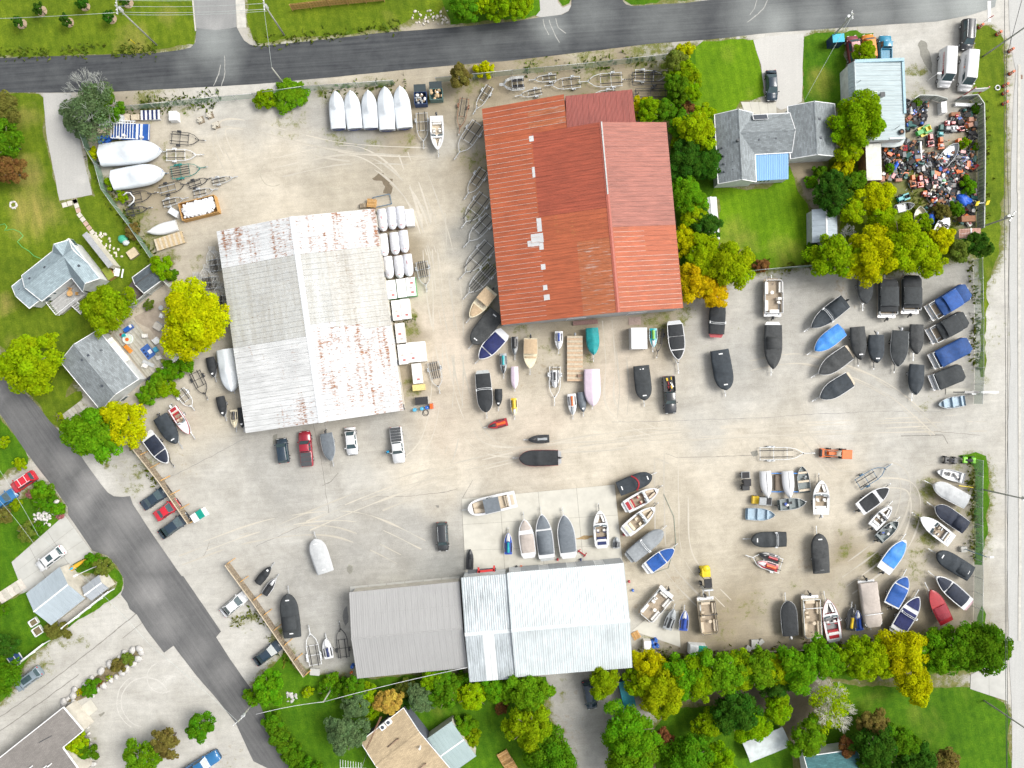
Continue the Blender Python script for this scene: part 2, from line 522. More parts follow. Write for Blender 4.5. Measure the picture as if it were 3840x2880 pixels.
def grass_material(name,lo,hi,dry,dry_amt=0.5):
 m,nt,b=_nodes(name)
 pos=_pos(nt)
 n1=_noise(nt,pos,0.13,5,0.6,0.5)
 n2=_noise(nt,pos,0.75,6,0.7)
 n3=_noise(nt,pos,4.5,4,0.75)
 c=_ramp(nt,n2,0.3,0.72,lo,hi)
 dm=_math(nt,'ADD',_attr(nt,'dry'),_math(nt,'MULTIPLY',_math(nt,'SUBTRACT',n1,0.5),1.6))
 c=_mixcol(nt,'MIX',c,dry,_ramp(nt,dm,0.30,0.95,(0,0,0),(dry_amt,)*3))
 c=_mixcol(nt,'MULTIPLY',c,_ramp(nt,n1,0.3,0.7,(.72,.76,.8),(1.2,1.15,1.1)))
 c=_mixcol(nt,'MULTIPLY',c,_ramp(nt,n3,0.22,0.78,(.48,.52,.48),(1.42,1.38,1.3)))
 mw=nt.nodes.new('ShaderNodeTexWave')
 mw.inputs['Scale'].default_value=.22
 mw.inputs['Distortion'].default_value=1.5
 nt.links.new(_map(nt,pos,rot=(0,0,R(12))),mw.inputs['Vector'])
 c=_mixcol(nt,'MULTIPLY',c,_ramp(nt,mw.outputs['Fac'],.3,.7,(.93,.95,.93),(1.05,1.04,1.03)))
 nt.links.new(c,b.inputs['Base Color'])
 b.inputs['Roughness'].default_value=0.9
 b.inputs['Specular IOR Level'].default_value=0.1
 _bump(nt,b,n3,0.5,0.06)
 return m
GRASS_A=grass_material('lawn_bright',(.085,.185,.005),(.145,.265,.008),(.28,.25,.06),.75)
GRASS_B=grass_material('lawn_olive',(.075,.130,.007),(.150,.205,.014),(.29,.24,.08),.85)
GRASS_C=grass_material('lawn_deep',(.040,.120,.005),(.090,.195,.008),(.20,.21,.04),.7)
DRY=[('00',1450,130,160,.5),('00',1150,390,250,.55),('10',1150,140,200,.5),('10',300,60,200,.25),('00',250,1000,200,.6),('00',250,1500,200,.9),('01',350,100,320,.7),('01',500,260,150,.6),('01',40,950,140,.8),
 ('30',420,650,110,1.2),('30',420,800,110,1.2),('21',1980,450,260,.8),('31',60,100,200,.5),('31',100,560,260,.6),('33',1450,1250,260,.6),('33',950,1060,150,.6),('33',1280,1170,140,.5),
 ('13',520,1190,130,.5),('13',1550,1200,130,.7),('33',1500,900,200,.6),('31',1930,700,120,.6),('01',100,1250,120,.6),('20',1800,470,180,.5),('20',2050,800,160,.4),('33',1750,1000,200,.4)]
dry_fn=discs_fn(DRY)
def grid_cut(o,step):
 bm=bmesh.new()
 bm.from_mesh(o.data)
 xs=[v.co.x for v in bm.verts]
 ys=[v.co.y for v in bm.verts]
 for ax,lo,hi in((0,min(xs),max(xs)),(1,min(ys),max(ys))):
  t=math.floor(lo/step)*step+step
  while t<hi:
   c=Vector((0,0,0))
   c[ax]=t
   n=Vector((0,0,0))
   n[ax]=1
   bmesh.ops.bisect_plane(bm,geom=bm.verts[:]+bm.edges[:]+bm.faces[:],plane_co=c,plane_no=n)
   t+=step
 face_up(bm)
 bm.to_mesh(o.data)
 bm.free()
def set_attr(o,name,fn):
 me=o.data
 n=len(me.vertices)
 c=np.empty(n*3)
 me.vertices.foreach_get('co',c)
 c=c.reshape(-1,3)
 at=me.attributes.new(name,'FLOAT','POINT')
 at.data.foreach_set('value',fn(c[:,0],c[:,1]).astype(np.float32))
LAWNS=[]
def lawn(name,outline,mat,amp=0.55):
 o=sheet(name,outline,0.004+0.001*len(LAWNS),mat,0.9,amp)
 LAWNS.append([(p.x,p.y)for p in outline])
 grid_cut(o,2.5)
 set_attr(o,'dry',dry_fn)
 return o
lawn('lawn',pts(('00',(-160,-120),(1655,-120),(1690,260),(1680,375),(1450,415),(1370,448),(1000,468),(640,478),(-160,492))),GRASS_B)
lawn('lawn',pts(('00',(2135,-120),(2140,50),(2150,200),(2190,330)),('10',(10,372),(300,330),(520,312),(800,290),(1250,235),(1340,150),(1560,170),(1700,-120))),GRASS_B)
lawn('lawn',pts(('10',(1600,-120),(1680,215),(2212,165)),('20',(110,160),(230,120),(240,-120))),GRASS_C)
lawn('lawn',pts(('20',(375,-120),(395,20),(450,68),(500,30),(515,-120))),GRASS_C)
lawn('lawn',pts(('20',(955,-120),(970,20),(1030,46),(1300,20),(1660,-8),(1700,-120))),GRASS_C)
lawn('lawn',pts(('20',(1650,355),(2090,342),(2140,560),(2180,830),(1980,885),(1930,950),(1760,1000),(1560,980),(1540,600),(1560,450))),GRASS_A)
lawn('lawn',pts(('30',(315,305),(420,285),(600,278),(760,275),(900,285),(900,320),(655,330),(675,860),(690,950),(300,900),(295,600))),GRASS_C)
lawn('lawn',pts(('20',(1640,1630),(2212,1640)),('30',(190,1430),(240,1600)),('31',(300,60),(370,150),(365,630),(50,665)),('21',(2030,690),(1900,520),(1790,430),(1790,60),(1680,30))),GRASS_A)
lawn('lawn',pts(('30',(1800,190),(1900,225),(2030,330),(2050,700),(2040,1659)),('31',(2015,100),(2005,560),(1900,780),(1880,1200),(1870,1600),(1835,1600),(1840,700),(1835,100)),('30',(1840,1400),(1830,900),(1760,840),(1790,600),(1790,400))),GRASS_B)
lawn('lawn',pts(('32',(1640,615),(1790,600),(1870,630),(1905,700),(1915,900),(1890,1150),(1880,1400),(1850,1560),(1790,1560),(1785,700))),GRASS_C)
lawn('lawn',pts(('33',(1840,260),(1890,330),(1870,420),(1830,420))),GRASS_C)
lawn('lawn',pts(('33',(560,920),(900,955),(1300,955),(1740,965),(1900,1000),(2050,1090),(2090,1200),(2090,1800),(300,1800),(350,1500),(600,1100))),GRASS_C)
lawn('lawn',pts(('33',(480,840),(900,830),(1000,860),(800,895),(560,885))),GRASS_C)
lawn('lawn',pts(('13',(150,780),(260,640),(330,800),(430,850),(560,870),(900,900),(1500,850),(2212,900)),('23',(280,870),(300,1000),(280,1130),(400,1400),(560,1659),(560,1800)),('13',(330,1800),(310,1659),(90,1220),(0,1090)),('03',(2180,1060),(2190,940))),GRASS_C)
lawn('lawn',pts(('23',(1230,1290),(1420,1140),(1700,1130),(2212,1200)),('33',(150,1350),(250,1800)),('23',(1250,1800))),GRASS_C)
lawn('lawn',pts(('00',(-160,808),(60,805),(330,812),(390,870),(380,1130),(400,1250),(500,1659)),('01',(510,80),(540,130),(640,140),(640,70),(810,40)),('00',(800,1650),(715,1210),(705,1100),(760,1150),(800,1400),(920,1659)),('01',(1010,150),(1130,300),(1340,590),(1330,700),(1150,1000),(900,1200),(700,1500)),('02',(560,100),(700,60),(720,120),(560,380),(520,400),(440,340),(330,180)),('01',(110,1500),(-20,1270),(-160,1150))),GRASS_B)
lawn('lawn',pts(('02',(-160,130),(0,280),(130,450),(250,640),(240,690),(120,720),(0,800),(-160,880))),GRASS_C)
lawn('lawn',pts(('02',(-160,1190),(250,960),(290,870),(370,830),(460,960),(570,1060),(570,1110),(520,1150),(490,1220),(110,1530),(170,1659)),('03',(190,30),(-160,230))),GRASS_C)
lawn('lawn',pts(('03',(30,240),(230,140),(440,430),(560,430),(990,100),(1010,60),(880,-30)),('02',(620,1640),(600,1560),(700,1510),(860,1475),(930,1490),(1060,1659)),('03',(1062,60),(1050,130),(900,240),(600,440),(430,560),(180,770),(100,820),(-160,1000),(-160,330))),GRASS_C)
lawn('lawn',pts(('03',(-160,900),(180,790),(130,900),(60,1050),(-160,1180))),GRASS_C)
lawn('undergrowth',pts(('23',(1060,690),(1300,720),(2212,690)),('33',(0,670),(900,650),(1200,540),(1900,430),(2010,620),(1850,800),(1450,830),(900,790),(300,850),(0,880)),('23',(2000,900),(1500,960),(1300,1150),(1180,1130),(1060,900))),GRASS_C,.7)
lawn('undergrowth',pts(('20',(1370,480),(1560,430),(1580,700),(1560,960),(1760,1000),(1740,1600)),('21',(1700,60),(1650,430),(1950,560),(1960,740),(1700,860),(1520,900),(1450,560),(1400,60)),('20',(1380,1500),(1385,1040),(1080,1030),(1080,890),(1330,870))),GRASS_C,.6)
lawn('undergrowth',pts(('30',(520,1330),(760,1290),(840,1560),(1000,1600)),('31',(1100,60),(1650,330),(1790,420),(1760,540),(1350,620),(1000,700),(420,640),(400,470),(620,430),(620,130),(480,30))),GRASS_B,.7)
inside=np.zeros(nx*ny)
for ol in LAWNS:
 hit=np.zeros(nx*ny,dtype=bool)
 for i in range(len(ol)):
  (x0,y0),(x1,y1)=ol[i],ol[(i+1)%len(ol)]
  if y0!=y1:
   hit^=((gy<y0)!=(gy<y1))&(gx<(x1-x0)*(gy-y0)/(y1-y0)+x0)
 inside[hit]=1
blur=inside.reshape(ny,nx)
for _ in range(2):
 blur=sum(np.roll(blur,k,0)for k in range(-3,4))/7
 blur=sum(np.roll(blur,k,1)for k in range(-3,4))/7
g_ob.data.attributes['weeds'].data.foreach_set('value',np.maximum(gveg,np.clip(blur.ravel()*1.9,0,1)).astype(np.float32))
# roads
def asphalt_material(name,dark,dust,ang,streak=1.0):
 m,nt,b=_nodes(name)
 pos=_pos(nt)
 n1=_noise(nt,pos,0.35,6,0.65,0.4)
 n3=_noise(nt,pos,6.0,3,0.7)
 st=_noise(nt,_map(nt,pos,(0.05,2.2,1),(0,0,R(ang))),1.0,6,0.7,0.25)
 dm=_math(nt,'ADD',_attr(nt,'dust'),_math(nt,'ADD',_math(nt,'MULTIPLY',_math(nt,'SUBTRACT',st,0.5),0.4*streak),
 _math(nt,'MULTIPLY',_math(nt,'SUBTRACT',n1,0.5),0.28)))
 c=_mixcol(nt,'MIX',dark,dust,_ramp(nt,dm,0.0,1.0))
 c=_mixcol(nt,'MULTIPLY',c,_ramp(nt,n3,0.2,0.8,(.84,.84,.84),(1.14,1.14,1.14)))
 nt.links.new(c,b.inputs['Base Color'])
 b.inputs['Roughness'].default_value=0.85
 b.inputs['Specular IOR Level'].default_value=0.25
 _bump(nt,b,n3,0.2,0.015)
 return m
ASPH_N=asphalt_material('asphalt_new',(.040,.043,.048),(.30,.32,.31),4)
ASPH_W=asphalt_material('asphalt_worn',(.060,.062,.065),(.34,.335,.325),-55)
ASPH_E=asphalt_material('asphalt_pale',(.20,.205,.20),(.50,.50,.48),88)
ASPH_D=asphalt_material('asphalt_grey',(.16,.165,.165),(.36,.36,.35),85)
def road(name,outline,mat,z,dust,base=0.1,amp=0.06):
 o=sheet(name,outline,z,mat,1.6,amp)
 grid_cut(o,2.0)
 f=discs_fn(dust)
 set_attr(o,'dust',lambda x,y:np.maximum(base,f(x,y)))
 o['kind']='structure'
 return o
road('road_north',pts(('00',(-200,502),(0,500),(640,482),(1100,467),(1370,456),(1560,432),(1650,410),(1690,365),(1697,250),(2045,235),(2075,290),(2110,350),(2160,385)),
 ('10',(0,402),(500,352),(1000,293),(1500,252),(1700,237),(2212,187)),('20',(240,150),(430,128),(490,95),(512,50),(515,-140),(952,-140),(958,10),(985,38),(1030,52),(1500,26),(1700,0)),
 ('30',(0,-60),(1000,-140),(2000,-140),(1960,60),(1750,130),(1450,187),(1000,215),(500,250),(0,285)),('20',(1700,342),(1200,378),(600,452),(0,522)),('10',(1400,592),(700,664),(0,727)),
 ('00',(1500,767),(1000,792),(600,800),(0,800),(-200,800))),ASPH_N,0.034,
 [('00',1850,330,260,.75),('00',1950,560,170,.45),('00',1600,560,160,.25),('20',330,230,190,.6),('20',700,130,260,.35),('20',1300,170,400,.3),('20',2100,120,300,.55),('30',60,190,220,.75),('30',400,150,250,.5),
 ('30',900,120,300,.5),('30',1400,60,350,.8),('30',1750,30,350,1.0),('30',2000,-60,300,1.0),('10',1900,330,500,.18)],0.08)
road('driveway',pts(('00',(1660,-140),(2028,-140),(2045,232),(1990,246),(1860,262),(1760,250),(1697,246))),ASPH_D,0.039,[('00',1850,240,150,.7)],0.42)
road('sidewalk',pts(('00',(2030,-140),(2105,-140),(2130,238),(2050,246))),M('kerb_concrete',(.47,.455,.41),.9,dirt=.25,scale=1.2),0.044,[])
road('kerb_strip',pts(('00',(1645,-140),(1660,-140),(1697,265),(1686,270))),M('kerb_concrete',(.47,.455,.41)),0.044,[])
GRAV_D=asphalt_material('gravel_drive',(.30,.30,.29),(.50,.49,.46),90)
road('driveway',pts(('20',(205,135),(238,90),(238,-140),(380,-140),(392,22),(440,72),(500,40),(510,55),(486,98),(425,130),(240,152))),GRAV_D,0.030,[],0.55,0.15)
road('driveway',pts(('20',(2085,350),(2212,310)),('30',(310,290),(300,600),(295,880),(220,920),(110,950)),('20',(2190,870),(2150,560))),GRAV_D,0.030,[('30',120,400,300,.9)],0.85,0.2)
road('driveway',pts(('00',(375,806),(620,806),(560,960),(540,1050),(640,1120),(690,1200),(730,1400),(790,1640)),('01',(800,25),(515,75)),('00',(500,1659),(460,1450),(400,1150))),GRAV_D,0.030,[('00',700,1560,80,.9),('00',470,950,130,.8)],0.45,0.15)
road('road_west',pts(('01',(-200,1180),(0,1420),(90,1560)),('02',(70,-60),(220,80),(340,200),(420,310),(530,425),(600,520),(690,605),(760,710),(870,860),(930,935),(985,970),(1060,975),(1125,968),(1150,1040),(1320,1300),(1570,1659)),('03',(1585,0),(1910,478),(1868,528),(1990,720),(2160,960),(2212,1035)),
 ('13',(80,1215),(200,1450),(310,1659),(370,1800),(150,1800),(100,1659)),('03',(2190,1600),(2040,1275),(1880,1070),(1690,850),(1500,602),(1418,662),(1270,470),(1185,335),(1122,285),(1100,230),(1045,160),(1070,100),(1068,20)),
 ('02',(1010,1570),(930,1482),(800,1440),(700,1290),(590,1130),(585,1060),(480,910),(380,790),(250,620),(100,400),(0,258),(-200,0))),ASPH_W,0.034,
 [('02',600,620,200,.6),('02',800,850,200,.6),('02',700,1050,170,.55),('02',1100,1150,250,.5),('02',1350,1500,200,.5),('03',1300,150,200,.6),('03',1450,420,220,.45),('03',1700,650,250,.35),('03',1950,850,200,.4),('02',150,250,200,.3),('02',950,1400,150,.5),('02',30,60,90,.5)],0.2)
road('road_east',pts(('30',(2075,-140),(2400,-140)),('31',(2400,0)),('32',(2400,0)),('33',(2400,1800),(2110,1800),(2105,1200),(2080,600),(2070,0)),('32',(2060,800)),('31',(2090,1500),(2085,700)),('30',(2100,1500),(2120,900),(2140,620),(2100,420),(2085,200))),ASPH_E,0.034,
 [('31',2150,900,200,.8),('33',2130,700,200,.8)],0.72,0.1)
KERB=M('kerb_concrete',(.47,.455,.41))
mb=MB()
for(t,x0,y0),(t2,x1,y1)in((('30',2170,560),('30',2160,1659)),(('31',2165,0),('31',2170,1659)),(('32',2170,0),('32',2175,1659)),(('33',2172,0),('33',2170,560))):
 a_,b_=P(t,x0,y0),P(t2,x1,y1)
 mb.bar((a_.x,a_.y,.04),(b_.x,b_.y,.04),.45,.10,KERB)
o=mb.build('kerb')
o['kind']='structure'
PAD=M('concrete_pad',(.50,.485,.425),.9,dirt=.28,scale=.5,var=.10)
PADG=M('concrete_grey',(.43,.43,.40),.9,dirt=.22,scale=.5,var=.10)
def slabs(name,quad,nu,nv,z,mat,gap=0.03):
 """a concrete surface cast in bays: each bay a slab, thin dark joints between"""
 base=sheet(name,quad,z,M('joint_dirt',(.16,.145,.12),.95),5,0.0)
 a,b,c,d=quad
 k=0
 for i in range(nu):
  for j in range(nv):
   q=[]
   for u,v in((i,j),(i+1,j),(i+1,j+1),(i,j+1)):
    u,v=u/nu,v/nv
    q.append((a*(1-u)+b*u)*(1-v)+(d*(1-u)+c*u)*v)
   ctr=sum(q,Vector())/4
   q=[p+(ctr-p).normalized()*gap for p in q]
   m_=MB().plate([(p.x,p.y,z+.012+.003*random.random())for p in q],0.02,mat)
   m_.build('slab',base)
 return base
slabs('concrete_apron',[P('12',1775,992),P('22',888,868),P('22',968,1659),P('12',1812,1659)],4,3,0.036,PAD)
slabs('side_slab',[P('23',1036,470),P('23',1240,300),P('23',1440,300),P('23',1456,615)],2,1,0.036,PAD)
slabs('front_strip',[P('13',810,90),P('13',1760,0),P('13',1768,90),P('13',815,170)],6,1,0.036,PADG)
slabs('concrete_driveway',[P('02',560,1130),P('02',805,1460),P('02',200,1800),P('02',100,1540)],3,3,0.036,PADG)
slabs('concrete_patch',[P('33',1750,850),P('33',2060,700),P('33',2075,1085),P('33',1745,975)],2,1,0.036,PADG)
slabs('patio',[P('20',1975,880),P('30',70,880),P('30',75,1020),P('20',2010,970)],4,1,0.036,PAD)
CRACK=M('tar_crack',(.20,.19,.17),.9)
def crack(path,w=0.06,z=0.006,mat=None,name='crack'):
 e=[]
 p2=[P(t,x,y)for t,x,y in path]
 L,Rr=[],[]
 fine=[]
 for i in range(len(p2)-1):
  n=max(1,int((p2[i+1]-p2[i]).length/0.5))
  for j in range(n):
   fine.append(p2[i].lerp(p2[i+1],j/n))
 fine.append(p2[-1])
 for i,q in enumerate(fine):
  d=(fine[min(i+1,len(fine)-1)]-fine[max(0,i-1)]).normalized()
  s=Vector((-d.y,d.x,0))
  off=s*0.12*mnoise.noise(q*0.9)
  ww=w*(0.5+0.9*abs(mnoise.noise(q*1.7+Vector((5,1,0)))))
  L.append(q+off+s*ww)
  Rr.append(q+off-s*ww)
 m_=MB()
 v=[(p.x,p.y,z)for p in L]+[(p.x,p.y,z)for p in Rr]
 n=len(L)
 m_.add(v,[(n+i,n+i+1,i+1,i)for i in range(n-1)],mat or CRACK)
 o=m_.build(name)
 o['kind']='structure'
 return o
crack([('12',495,350),('12',560,640),('12',630,1115)],.05)
crack([('12',590,330),('12',640,660),('12',650,780)],.03)
crack([('12',575,880),('12',650,840),('12',710,765)],.07)
crack([('12',1040,975),('12',1330,970),('12',1650,930),('12',1740,905)],.05)
crack([('12',1785,985),('12',1870,830)],.05)
crack([('12',0,1400),('12',250,1290),('12',500,1170)],.05,mat=M('patch_seam',(.22,.22,.21),.9))
crack([('32',1150,450),('32',1350,445),('32',1510,440),('32',1555,515)],.11)
crack([('32',1430,410),('32',1830,440)],.05)
crack([('22',1330,600),('22',1420,635),('22',1700,630),('22',2100,615)],.05)
crack([('22',860,330),('22',1300,320),('22',2212,290),('32',300,265),('32',1000,235),('32',1500,235)],.04,mat=M('patch_seam',(.22,.22,.21),.9))
crack([('02',1420,830),('02',1800,640),('02',2115,470)],.05,mat=M('patch_seam',(.22,.22,.21),.9))
crack([('02',1750,1500),('02',1790,1430),('02',1810,1360)],.05)
crack([('03',0,1220),('03',400,940),('03',830,610),('03',1170,330),('03',1420,80)],.10)
crack([('03',0,1340),('03',400,1060),('03',680,850)],.10)
crack([('03',1060,540),('03',1230,400),('03',1520,140)],.06)
crack([('30',940,70),('30',880,130),('30',830,190)],.07)
crack([('30',780,110),('30',1100,95),('30',1420,85)],.05)
STAIN=M('oil_stain',(.15,.12,.08),.85)
def stain(tile,outline,mat=STAIN,z=0.005):
 o=sheet('stain',[P(tile,x,y)for x,y in outline],z,mat,0.4,0.25)
 return o
stain('10',[(1000,1540),(1060,1500),(1100,1495),(1110,1540),(1180,1545),(1180,1575),(1150,1585),(1185,1620),(1160,1680),(1100,1670),(1120,1610),(1090,1560),(1020,1555)])
WET=M('wet_gravel',(.20,.195,.165),.7)
stain('30',[(1295,390),(1320,350),(1370,370),(1375,420),(1400,480),(1420,560),(1415,640),(1370,590),(1320,480)],WET)
stain('12',[(740,425),(760,440),(745,455),(730,440)],WET)
stain('12',[(1550,1045),(1585,1050),(1580,1075),(1560,1070)],CRACK)
stain('12',[(790,1590),(810,1570),(830,1600),(815,1640),(795,1620)],WET)
stain('12',[(150,440),(180,430),(170,500),(145,530)],WET)
stain('22',[(2060,590),(2110,580),(2130,610),(2080,630)],WET)
stain('33',[(2090,165),(2130,150),(2140,260),(2115,270)],WET)
stain('03',[(850,1190),(905,1170),(910,1190),(860,1220)],WET)
stain('13',[(755,300),(785,260),(800,400),(775,430),(755,370)],M('oil_film',(.15,.15,.145),.6))
stain('22',[(545,1330),(620,1315),(700,1305),(700,1325),(600,1340),(560,1345)],M('rust_stain',(.34,.24,.12),.9),0.062)
LINE=M('road_paint',(.72,.72,.70),.8,dirt=.3)
o=sheet('stop_bar',[P('30',1895,10),P('30',1925,10),P('30',1925,190),P('30',1897,190)],0.044,LINE,3,0)
TRK=M('track_dust',(.33,.33,.31),.95,var=.3)
for pth in([('00',1940,480),('00',1945,620),('00',1915,745)],[('00',1905,560),('00',1895,640),('00',1845,740)],[('20',265,165),('20',285,240),('20',320,300)],[('20',375,160),('20',400,240),('20',465,290)],
 [('20',2115,0),('20',2090,80),('20',2055,130)],[('30',5,-20),('20',2170,80),('20',2080,160),('20',2030,195)],[('20',320,170),('20',350,260),('20',410,370)]):
 crack(pth,.10,.040,TRK,'tyre_track')
PALE=M('pale_track',(.50,.485,.45),.95,var=.12)
for c0,r0,a0,a1 in((('03',1260,1090),215,100,330),(('03',1260,1090),250,120,240),(('03',1400,880),130,60,250),(('10',700,1500),140,60,230),(('10',150,1500),110,60,230),(('10',1180,1430),100,80,220)):
 pth=[]
 for k in range(15):
  an=R(a0+(a1-a0)*k/14)
  pth.append((c0[0],c0[1]+r0*math.cos(an),c0[2]+r0*math.sin(an)))
 crack(pth,.09,.006,PALE if c0[0]=='03' else M('track_grey',(.36,.335,.27),.95,var=.12),'tyre_track')
RUT=[M('rut_pale',(.475,.44,.37),.95,var=.10),M('rut_dull',(.415,.385,.325),.95,var=.10)]
WAYS=[(('10',1300,1350),('11',1500,300),('11',1600,1000),('12',1500,500),('12',900,900)),(('11',1560,200),('11',1640,1100),('22',-250,500),('22',600,560),('22',1700,450),('32',900,400),('32',1900,380)),(('10',200,1450),('10',900,1350),('11',1350,60),('11',1560,600)),
 (('12',250,1250),('12',900,980),('12',1600,760),('22',700,480),('22',1900,420),('32',1500,330)),(('22',1500,500),('22',1500,1000),('22',1550,1500),('23',1900,250)),(('32',300,480),('32',600,760),('32',1150,820),('32',1100,1300),('33',600,60)),
 (('02',1700,1500),('12',100,1300),('12',800,1250),('12',1400,1500)),(('21',850,1150),('21',880,1500),('22',900,250),('22',1300,480)),(('21',2000,1400),('31',250,1350),('31',900,1580),('32',1400,330)),(('00',2000,1500),('00',1950,1150),('10',700,1350),('10',1500,1400))]
for wi,w_ in enumerate(WAYS):
 ctrl=[P(*p)for p in w_]
 for rep in range(2):
  offs=Vector((random.gauss(0,1.6),random.gauss(0,1.3),0))
  m_=MB()
  for side in(-.8,.8):
   L=[]
   for i in range(len(ctrl)-1):
    p0,p1,p2,p3=ctrl[max(0,i-1)],ctrl[i],ctrl[i+1],ctrl[min(len(ctrl)-1,i+2)]
    for k in range(14):
     t=k/14
     q=.5*(2*p1+(p2-p0)*t+(2*p0-5*p1+4*p2-p3)*t*t+(3*p1-p0-3*p2+p3)*t**3)
     L.append(q+offs)
   run=[]
   for i,q in enumerate(L):
    d=(L[min(i+1,len(L)-1)]-L[max(i-1,0)]).normalized()
    s_=Vector((-d.y,d.x,0))
    c_=q+s_*side
    w2=.12*max(0,.55+mnoise.noise(c_*.22+Vector((rep*9,0,0)))*1.6)
    run.append((c_+s_*w2,c_-s_*w2,w2))
   z=.0015+.001*(2*wi+rep)
   for(a,b,u),(c,e,v)in zip(run,run[1:]):
    if u>.02 and v>.02:
     m_.quad((b.x,b.y,z),(e.x,e.y,z),(c.x,c.y,z),(a.x,a.y,z),RUT[rep%2])
  m_.build('wheel_rut')['kind']='structure'
  # buildings
def tex_local(nt,rz):
 """world position turned into the building's own axes"""
 return _map(nt,_pos(nt),(1,1,1),(0,0,rz))
def roof_metal(name,base,rz,wave_axis='y',pitch=0.25,rust=0.0,rustcol=(.34,.12,.035),lichen=0.0,rough=0.5,metal=0.0,var=.12,streak=.25,deep=.4,pale=None):
 """corrugated sheet: ribs as relief, streaks down the fall, rust in short runs along the ribs"""
 if name in MATS:
  return MATS[name]
 m,nt,b=_nodes(name)
 loc=tex_local(nt,rz)
 along=(0.35,3.2,1)if wave_axis=='y' else(3.2,0.35,1)
 st=_noise(nt,_map(nt,loc,along),1.0,6,0.7,0.3)
 n1=_noise(nt,loc,0.22,5,0.6)
 n2=_noise(nt,loc,1.6,5,0.7)
 c=_mixcol(nt,'MULTIPLY',base,_ramp(nt,n1,.3,.7,(1-var,)*3,(1+var*.6,)*3))
 c=_mixcol(nt,'MULTIPLY',c,_ramp(nt,st,.32,.68,(1-streak,)*3,(1+streak*.35,)*3))
 if lichen:
  lm=_noise(nt,_map(nt,loc,(2.4,1.3,1)if wave_axis=='y' else(1.3,2.4,1)),1.1,6,.72)
  pl_=_noise(nt,_map(nt,loc,(1.1,.04,1)),1.0,3,.6)
  lm2=_math(nt,'ADD',_math(nt,'ADD',_math(nt,'MULTIPLY',lm,.5),_math(nt,'MULTIPLY',st,.5)),_math(nt,'MULTIPLY',pl_,.5))
  c=_mixcol(nt,'MIX',c,(.27,.245,.19),_ramp(nt,lm2,.62,1.0,(0,0,0),(lichen,)*3))
 if pale is not None:
  pm=_noise(nt,_map(nt,loc,(.40,4.6,1)),1.0,5,.7)
  c=_mixcol(nt,'MIX',c,pale,_ramp(nt,pm,.55,.72,(0,0,0),(.8,)*3))
 if rust:
  rn=_noise(nt,_map(nt,loc,(1.5,4.6,1)if wave_axis=='y' else(4.6,1.5,1)),1.0,7,.74,.2)
  big=_noise(nt,loc,.16,4,.6)
  pur=_noise(nt,_map(nt,loc,(1.3,.05,1)if wave_axis=='y' else(.05,1.3,1)),1.0,2,.5)
  rm=_math(nt,'ADD',_math(nt,'ADD',rn,_math(nt,'MULTIPLY',_math(nt,'SUBTRACT',pur,.5),.45)),_math(nt,'MULTIPLY',_math(nt,'SUBTRACT',big,.5),.40))
  c=_mixcol(nt,'MIX',c,_ramp(nt,n2,.3,.7,tuple(v*.62 for v in rustcol),rustcol),_ramp(nt,rm,.70-rust*.16,.80-rust*.13))
 w=nt.nodes.new('ShaderNodeTexWave')
 w.wave_type='BANDS'
 w.bands_direction='Y' if wave_axis=='y' else 'X'
 w.inputs['Scale'].default_value=0.314/pitch
 w.inputs['Distortion'].default_value=0.0
 nt.links.new(loc,w.inputs['Vector'])
 _bump(nt,b,w.outputs['Fac'],deep,.05)
 nt.links.new(c,b.inputs['Base Color'])
 b.inputs['Roughness'].default_value=rough
 b.inputs['Metallic'].default_value=metal
 MATS[name]=m
 return m
def shingle(name,base,rz,axis='y',var=.2):
 """asphalt shingles: courses as relief, every tab a slightly different tone"""
 if name in MATS:
  return MATS[name]
 m,nt,b=_nodes(name)
 loc=tex_local(nt,rz)
 br=nt.nodes.new('ShaderNodeTexBrick')
 br.inputs['Scale'].default_value=1.0
 br.inputs['Brick Width'].default_value=.62
 br.inputs['Row Height'].default_value=.2
 br.inputs['Mortar Size'].default_value=.012
 br.inputs['Color1'].default_value=(*[v*(1-var)for v in base],1)
 br.inputs['Color2'].default_value=(*[v*(1+var)for v in base],1)
 br.inputs['Mortar'].default_value=(*[v*.6 for v in base],1)
 vec=loc if axis=='y' else _map(nt,loc,(1,1,1),(0,0,R(90)))
 nt.links.new(vec,br.inputs['Vector'])
 n1=_noise(nt,loc,.5,5,.65)
 n2=_noise(nt,loc,4.5,3,.7)
 c=_mixcol(nt,'MULTIPLY',br.outputs['Color'],_ramp(nt,n1,.3,.7,(.86,.86,.86),(1.12,1.12,1.12)))
 c=_mixcol(nt,'MULTIPLY',c,_ramp(nt,n2,.25,.75,(.85,.85,.85),(1.15,1.15,1.15)))
 nt.links.new(c,b.inputs['Base Color'])
 b.inputs['Roughness'].default_value=.92
 _bump(nt,b,br.outputs['Fac'],-.4,.01)
 MATS[name]=m
 return m
WALL_W=M('wall_white',(.58,.60,.60),.7,dirt=.25,scale=1.0)
WALL_G=M('wall_grey',(.40,.42,.44),.6,dirt=.3,scale=1.2)
WALL_B=M('wall_beige',(.52,.49,.42),.8,dirt=.3,scale=1.0)
TRIM_W=M('trim_white',(.75,.76,.76),.5)
TRIM_D=M('trim_dark',(.06,.065,.07),.6)
GLASS=M('window_glass',(.05,.09,.11),.08,var=.3)
DOORM=M('door_paint',(.36,.38,.39),.6)
VENT=M('vent_dark',(.055,.065,.08),.55)
GALV=M('galvanised',(.52,.54,.55),.42,.35,var=.2)
